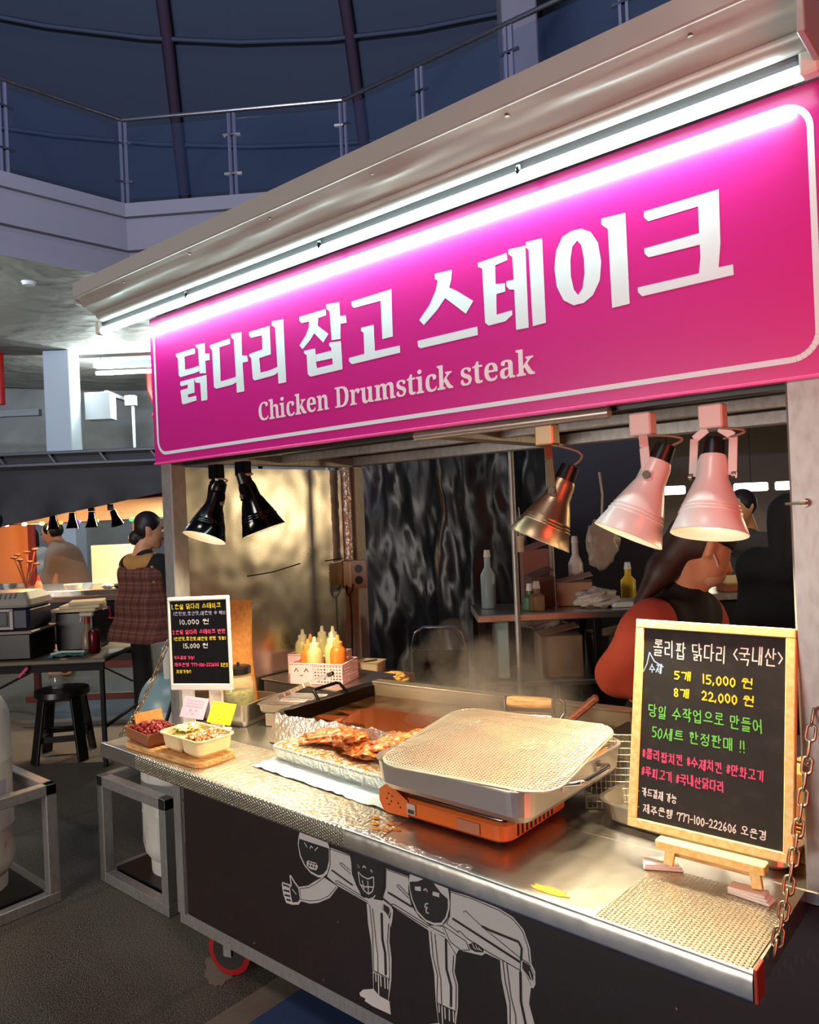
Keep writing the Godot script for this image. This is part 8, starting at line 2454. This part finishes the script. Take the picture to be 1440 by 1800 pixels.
func plaid_woman() -> void:
	var t := thing("person", "person with a dark hair bun in a brown plaid apron dress, seen from behind", "person", Vector3(-4.635, 0, -1.305), 3.25)
	var hc := Vector3(-0.01, 1.485, 0.02)
	standing(t, hc, Color(0.82, 0.58, 0.42), 0.15, 0.7, 0.014, -0.75)
	var y := hc.y - 0.20
	obj("shirt", body([[Vector3(0, y + 0.02, -0.02), Vector3(0, y - 0.05, -0.02), 0.07, 0.09], [Vector3(-0.14, y - 0.03, -0.02), Vector3(0.14, y - 0.03, -0.02), 0.088, 0.088], [Vector3(-0.08, y - 0.2, -0.01), Vector3(0.08, y - 0.2, -0.01), 0.12, 0.12]] + sleeves_of(y, 0.7, 0.068), 0.016, 0.03), cloth(Color(0.04, 0.04, 0.05)), t)
	# plaid: crossing woven bands
	var im := Image.create(128, 128, false, Image.FORMAT_RGB8)
	for py in 128:
		for px in 128:
			var c := Color(0.40, 0.22, 0.18)
			var a := px % 64
			var b := py % 64
			for q in [a, b]:
				if q < 3 or (q > 20 and q < 23):
					c = c.lerp(Color(0.74, 0.58, 0.48), 0.42)
				elif q > 36 and q < 52:
					c = c.lerp(Color(0.24, 0.11, 0.10), 0.40)
			im.set_pixel(px, py, c)
	var pm := simple(Color.WHITE, 0.85)
	pm.albedo_texture = ImageTexture.create_from_image(im)
	pm = tri(pm, Vector3(6.5, 6.5, 6.5))
	obj("apron_dress", body([[Vector3(-0.11, y - 0.08, -0.03), Vector3(0.11, y - 0.08, -0.03), 0.115, 0.115], [Vector3(-0.10, y - 0.28, -0.02), Vector3(0.10, y - 0.28, -0.02), 0.15, 0.15], [Vector3(-0.13, 0.80, -0.01), Vector3(0.13, 0.80, -0.01), 0.175, 0.175], [Vector3(-0.14, 0.72, -0.01), Vector3(0.14, 0.72, -0.01), 0.185, 0.185]], 0.014, 0.08, [[Vector3(0, -1, 0), -0.77], [Vector3(0, 1, 0), y - 0.03]]), pm, t)
	obj("collar", body([[Vector3(-0.10, y + 0.0, -0.065), Vector3(0.10, y + 0.0, -0.065), 0.050, 0.050], [Vector3(-0.03, y - 0.02, -0.105), Vector3(0.03, y - 0.02, -0.105), 0.040, 0.040], [Vector3(-0.09, y + 0.0, -0.04), Vector3(-0.06, y + 0.0, 0.06), 0.05, 0.045], [Vector3(0.09, y + 0.0, -0.04), Vector3(0.06, y + 0.0, 0.06), 0.05, 0.045]], 0.012, 0.04), cloth(Color(0.72, 0.52, 0.26)), t)
	for s in [-1.0, 1.0]:
		obj("strap_binding", MB.new().tube([Vector3(0.12 * s, y + 0.05, -0.03), Vector3(0.165 * s, y - 0.03, -0.095), Vector3(0.178 * s, y - 0.13, -0.10)], 0.016, 8), cloth(Color(0.72, 0.52, 0.26)), t)
	var hy := Basis(Vector3.UP, -0.75)
	var cutn := hy * Vector3(0, -0.6, 1).normalized()
	obj("hair", body([[hc + hy * Vector3(0, 0.042, -0.022), Vector3(0.090, 0.096, 0.092)], [hc + hy * Vector3(0, -0.04, -0.10), Vector3(0.045, 0.05, 0.045)], [hc + hy * Vector3(0, -0.05, -0.05), Vector3(0.06, 0.06, 0.04)]], 0.010, 0.02, [[cutn, cutn.dot(hc) + 0.030]]), simple(Color(0.09, 0.055, 0.05), 0.5), t)
	obj("hair_tie", MB.new().tube(ring3(hc + hy * Vector3(0, -0.022, -0.085), 0.036, 12), 0.008, 6, true), cloth(Color(0.04, 0.04, 0.05)), t)
	obj("trousers", body([[Vector3(-0.085, 0.80, 0), Vector3(-0.09, 0.44, 0.01), 0.09, 0.075], [Vector3(0.085, 0.80, 0), Vector3(0.09, 0.44, 0.01), 0.09, 0.075], [Vector3(-0.09, 0.44, 0.01), Vector3(-0.09, 0.08, -0.02), 0.072, 0.06], [Vector3(0.09, 0.44, 0.01), Vector3(0.09, 0.08, -0.02), 0.072, 0.06], [Vector3(-0.09, 0.045, -0.04), Vector3(-0.10, 0.042, 0.13), 0.045, 0.04], [Vector3(0.09, 0.045, -0.04), Vector3(0.10, 0.042, 0.13), 0.045, 0.04]], 0.018, 0.03), cloth(Color(0.04, 0.04, 0.045)), t)

func ring3(c: Vector3, r: float, n: int) -> Array:
	var out := []
	for k in n:
		out.append(c + Vector3(cos(TAU * k / n) * r, sin(TAU * k / n) * r, 0))
	return out

func coat_man() -> void:
	var t := thing("person", "person in a loose beige coat bending over the red stall's worktop", "person", Vector3(-7.96, 0, -2.288), -0.75)
	var hc := Vector3(0, 1.47, 0.10)
	standing(t, hc, Color(0.82, 0.60, 0.46), 0.4, 0.5, 0.02)
	var y := hc.y - 0.20
	obj("coat", body([[Vector3(0, y + 0.09, 0.05), Vector3(0, y - 0.02, 0.0), 0.070, 0.11], [Vector3(-0.13, y - 0.04, -0.02), Vector3(0.13, y - 0.04, -0.02), 0.095, 0.095], [Vector3(0, y - 0.10, -0.02), Vector3(0, 0.72, -0.10), 0.19, 0.27], [Vector3(-0.17, y - 0.06, 0.0), Vector3(-0.19, y - 0.32, 0.10), 0.09, 0.08], [Vector3(0.17, y - 0.06, 0.0), Vector3(0.19, y - 0.32, 0.10), 0.09, 0.08], [Vector3(-0.19, y - 0.32, 0.10), Vector3(-0.17, y - 0.40, 0.26), 0.08, 0.06], [Vector3(0.19, y - 0.32, 0.10), Vector3(0.17, y - 0.40, 0.26), 0.08, 0.06]], 0.02, 0.09, [[Vector3(0, -1, 0), -0.66]]), cloth(Color(0.58, 0.50, 0.46)), t)
	obj("hair", body([[hc + Vector3(0, 0.042, -0.02), Vector3(0.088, 0.096, 0.105)]], 0.012, 0.02, [[Vector3(0, -0.7, 1).normalized(), Vector3(0, -0.7, 1).normalized().dot(hc) + 0.03]]), simple(Color(0.03, 0.03, 0.045), 0.5), t)
	obj("trousers", body([[Vector3(-0.085, 0.80, 0), Vector3(-0.09, 0.08, -0.02), 0.10, 0.06], [Vector3(0.085, 0.80, 0), Vector3(0.09, 0.08, -0.02), 0.10, 0.06]], 0.02, 0.03), cloth(Color(0.10, 0.09, 0.09)), t)

func others() -> void:
	# customer with long dark hair and a pale top
	var a := thing("person", "person with long dark hair and a pale top across the red stall", "person", Vector3(-9.3, 0, -2.52), 0.9)
	var hc := Vector3(0, 1.46, 0.02)
	standing(a, hc, Color(0.86, 0.70, 0.60), 0.2, 0.6, 0.022)
	var y := hc.y - 0.20
	obj("top", body([[Vector3(0, y + 0.02, -0.02), Vector3(0, y - 0.05, -0.02), 0.07, 0.09], [Vector3(-0.14, y - 0.03, -0.02), Vector3(0.14, y - 0.03, -0.02), 0.085, 0.085], [Vector3(-0.08, y - 0.24, -0.01), Vector3(0.08, y - 0.24, -0.01), 0.13, 0.13], [Vector3(-0.08, y - 0.50, -0.01), Vector3(0.08, y - 0.50, -0.01), 0.135, 0.135]] + sleeves_of(y, 0.6, 0.065), 0.022, 0.04), cloth(Color(0.74, 0.76, 0.74)), a)
	obj("hair", body([[hc + Vector3(0, 0.042, -0.022), Vector3(0.090, 0.098, 0.105)], [hc + Vector3(-0.04, 0.0, -0.06), hc + Vector3(-0.06, -0.28, -0.09), 0.07, 0.05], [hc + Vector3(0.04, 0.0, -0.06), hc + Vector3(0.06, -0.28, -0.09), 0.07, 0.05]], 0.014, 0.03, [[Vector3(0, -0.4, 1).normalized(), Vector3(0, -0.4, 1).normalized().dot(hc) + 0.028]]), simple(Color(0.02, 0.02, 0.035), 0.4), a)
	obj("trousers", body([[Vector3(-0.085, 0.80, 0), Vector3(-0.09, 0.08, -0.02), 0.10, 0.06], [Vector3(0.085, 0.80, 0), Vector3(0.09, 0.08, -0.02), 0.10, 0.06]], 0.022, 0.03), cloth(Color(0.12, 0.12, 0.16)), a)
	# customer in black close to the right post
	var b := thing("person", "person in black with dark hair standing beside the right post, back turned", "person", Vector3(-0.99, 0, -2.55), 2.9)
	hc = Vector3(0, 1.42, 0.0)
	standing(b, hc, Color(0.62, 0.44, 0.34), 0.1, 0.5, 0.018)
	y = hc.y - 0.20
	obj("coat", body([[Vector3(0, y + 0.05, -0.02), Vector3(0, y - 0.05, -0.02), 0.08, 0.10], [Vector3(-0.16, y - 0.03, -0.02), Vector3(0.16, y - 0.03, -0.02), 0.10, 0.10], [Vector3(-0.10, y - 0.26, -0.01), Vector3(0.10, y - 0.26, -0.01), 0.15, 0.15], [Vector3(-0.11, 0.62, -0.01), Vector3(0.11, 0.62, -0.01), 0.17, 0.17]] + sleeves_of(y, 0.5, 0.08), 0.018, 0.05, [[Vector3(0, -1, 0), -0.6]]), cloth(Color(0.018, 0.018, 0.02), 0.03), b)
	obj("hair", body([[hc + Vector3(0, 0.035, -0.018), Vector3(0.088, 0.100, 0.106)], [hc + Vector3(0, -0.02, -0.05), hc + Vector3(0, -0.20, -0.06), 0.080, 0.07]], 0.012, 0.02, [[Vector3(0, -0.5, 1).normalized(), Vector3(0, -0.5, 1).normalized().dot(hc) + 0.035]]), simple(Color(0.025, 0.02, 0.03), 0.8), b)
	obj("trousers", body([[Vector3(-0.085, 0.80, 0), Vector3(-0.09, 0.08, -0.02), 0.10, 0.06], [Vector3(0.085, 0.80, 0), Vector3(0.09, 0.08, -0.02), 0.10, 0.06]], 0.022, 0.03), cloth(Color(0.03, 0.03, 0.035)), b)
	# vendor in a white mask further back
	var c := thing("person", "person in a pale mask and grey top further behind the worker", "person", Vector3(-1.60, 0, -3.85), -0.3)
	hc = Vector3(0, 1.46, 0.02)
	standing(c, hc, Color(0.86, 0.62, 0.44), 0.25, 0.8, 0.018)
	y = hc.y - 0.20
	obj("top", body([[Vector3(0, y + 0.02, -0.02), Vector3(0, y - 0.05, -0.02), 0.07, 0.09], [Vector3(-0.14, y - 0.03, -0.02), Vector3(0.14, y - 0.03, -0.02), 0.085, 0.085], [Vector3(-0.08, y - 0.24, -0.01), Vector3(0.08, y - 0.24, -0.01), 0.13, 0.13], [Vector3(-0.08, y - 0.50, -0.01), Vector3(0.08, y - 0.50, -0.01), 0.135, 0.135]] + sleeves_of(y, 0.8, 0.068), 0.02, 0.04), cloth(Color(0.30, 0.28, 0.28)), c)
	obj("face_mask", body([[hc + Vector3(0, -0.05, 0.062), Vector3(0.062, 0.05, 0.045)]], 0.010, 0.01), simple(Color(0.88, 0.80, 0.62), 0.7), c)
	obj("hair", body([[hc + Vector3(0, 0.045, -0.02), Vector3(0.086, 0.096, 0.102)]], 0.012, 0.02, [[Vector3(0, -0.7, 1).normalized(), Vector3(0, -0.7, 1).normalized().dot(hc) + 0.03]]), simple(Color(0.14, 0.10, 0.14), 0.5), c)
	obj("trousers", body([[Vector3(-0.085, 0.80, 0), Vector3(-0.09, 0.08, -0.02), 0.10, 0.06], [Vector3(0.085, 0.80, 0), Vector3(0.09, 0.08, -0.02), 0.10, 0.06]], 0.022, 0.03), cloth(Color(0.06, 0.06, 0.08)), c)
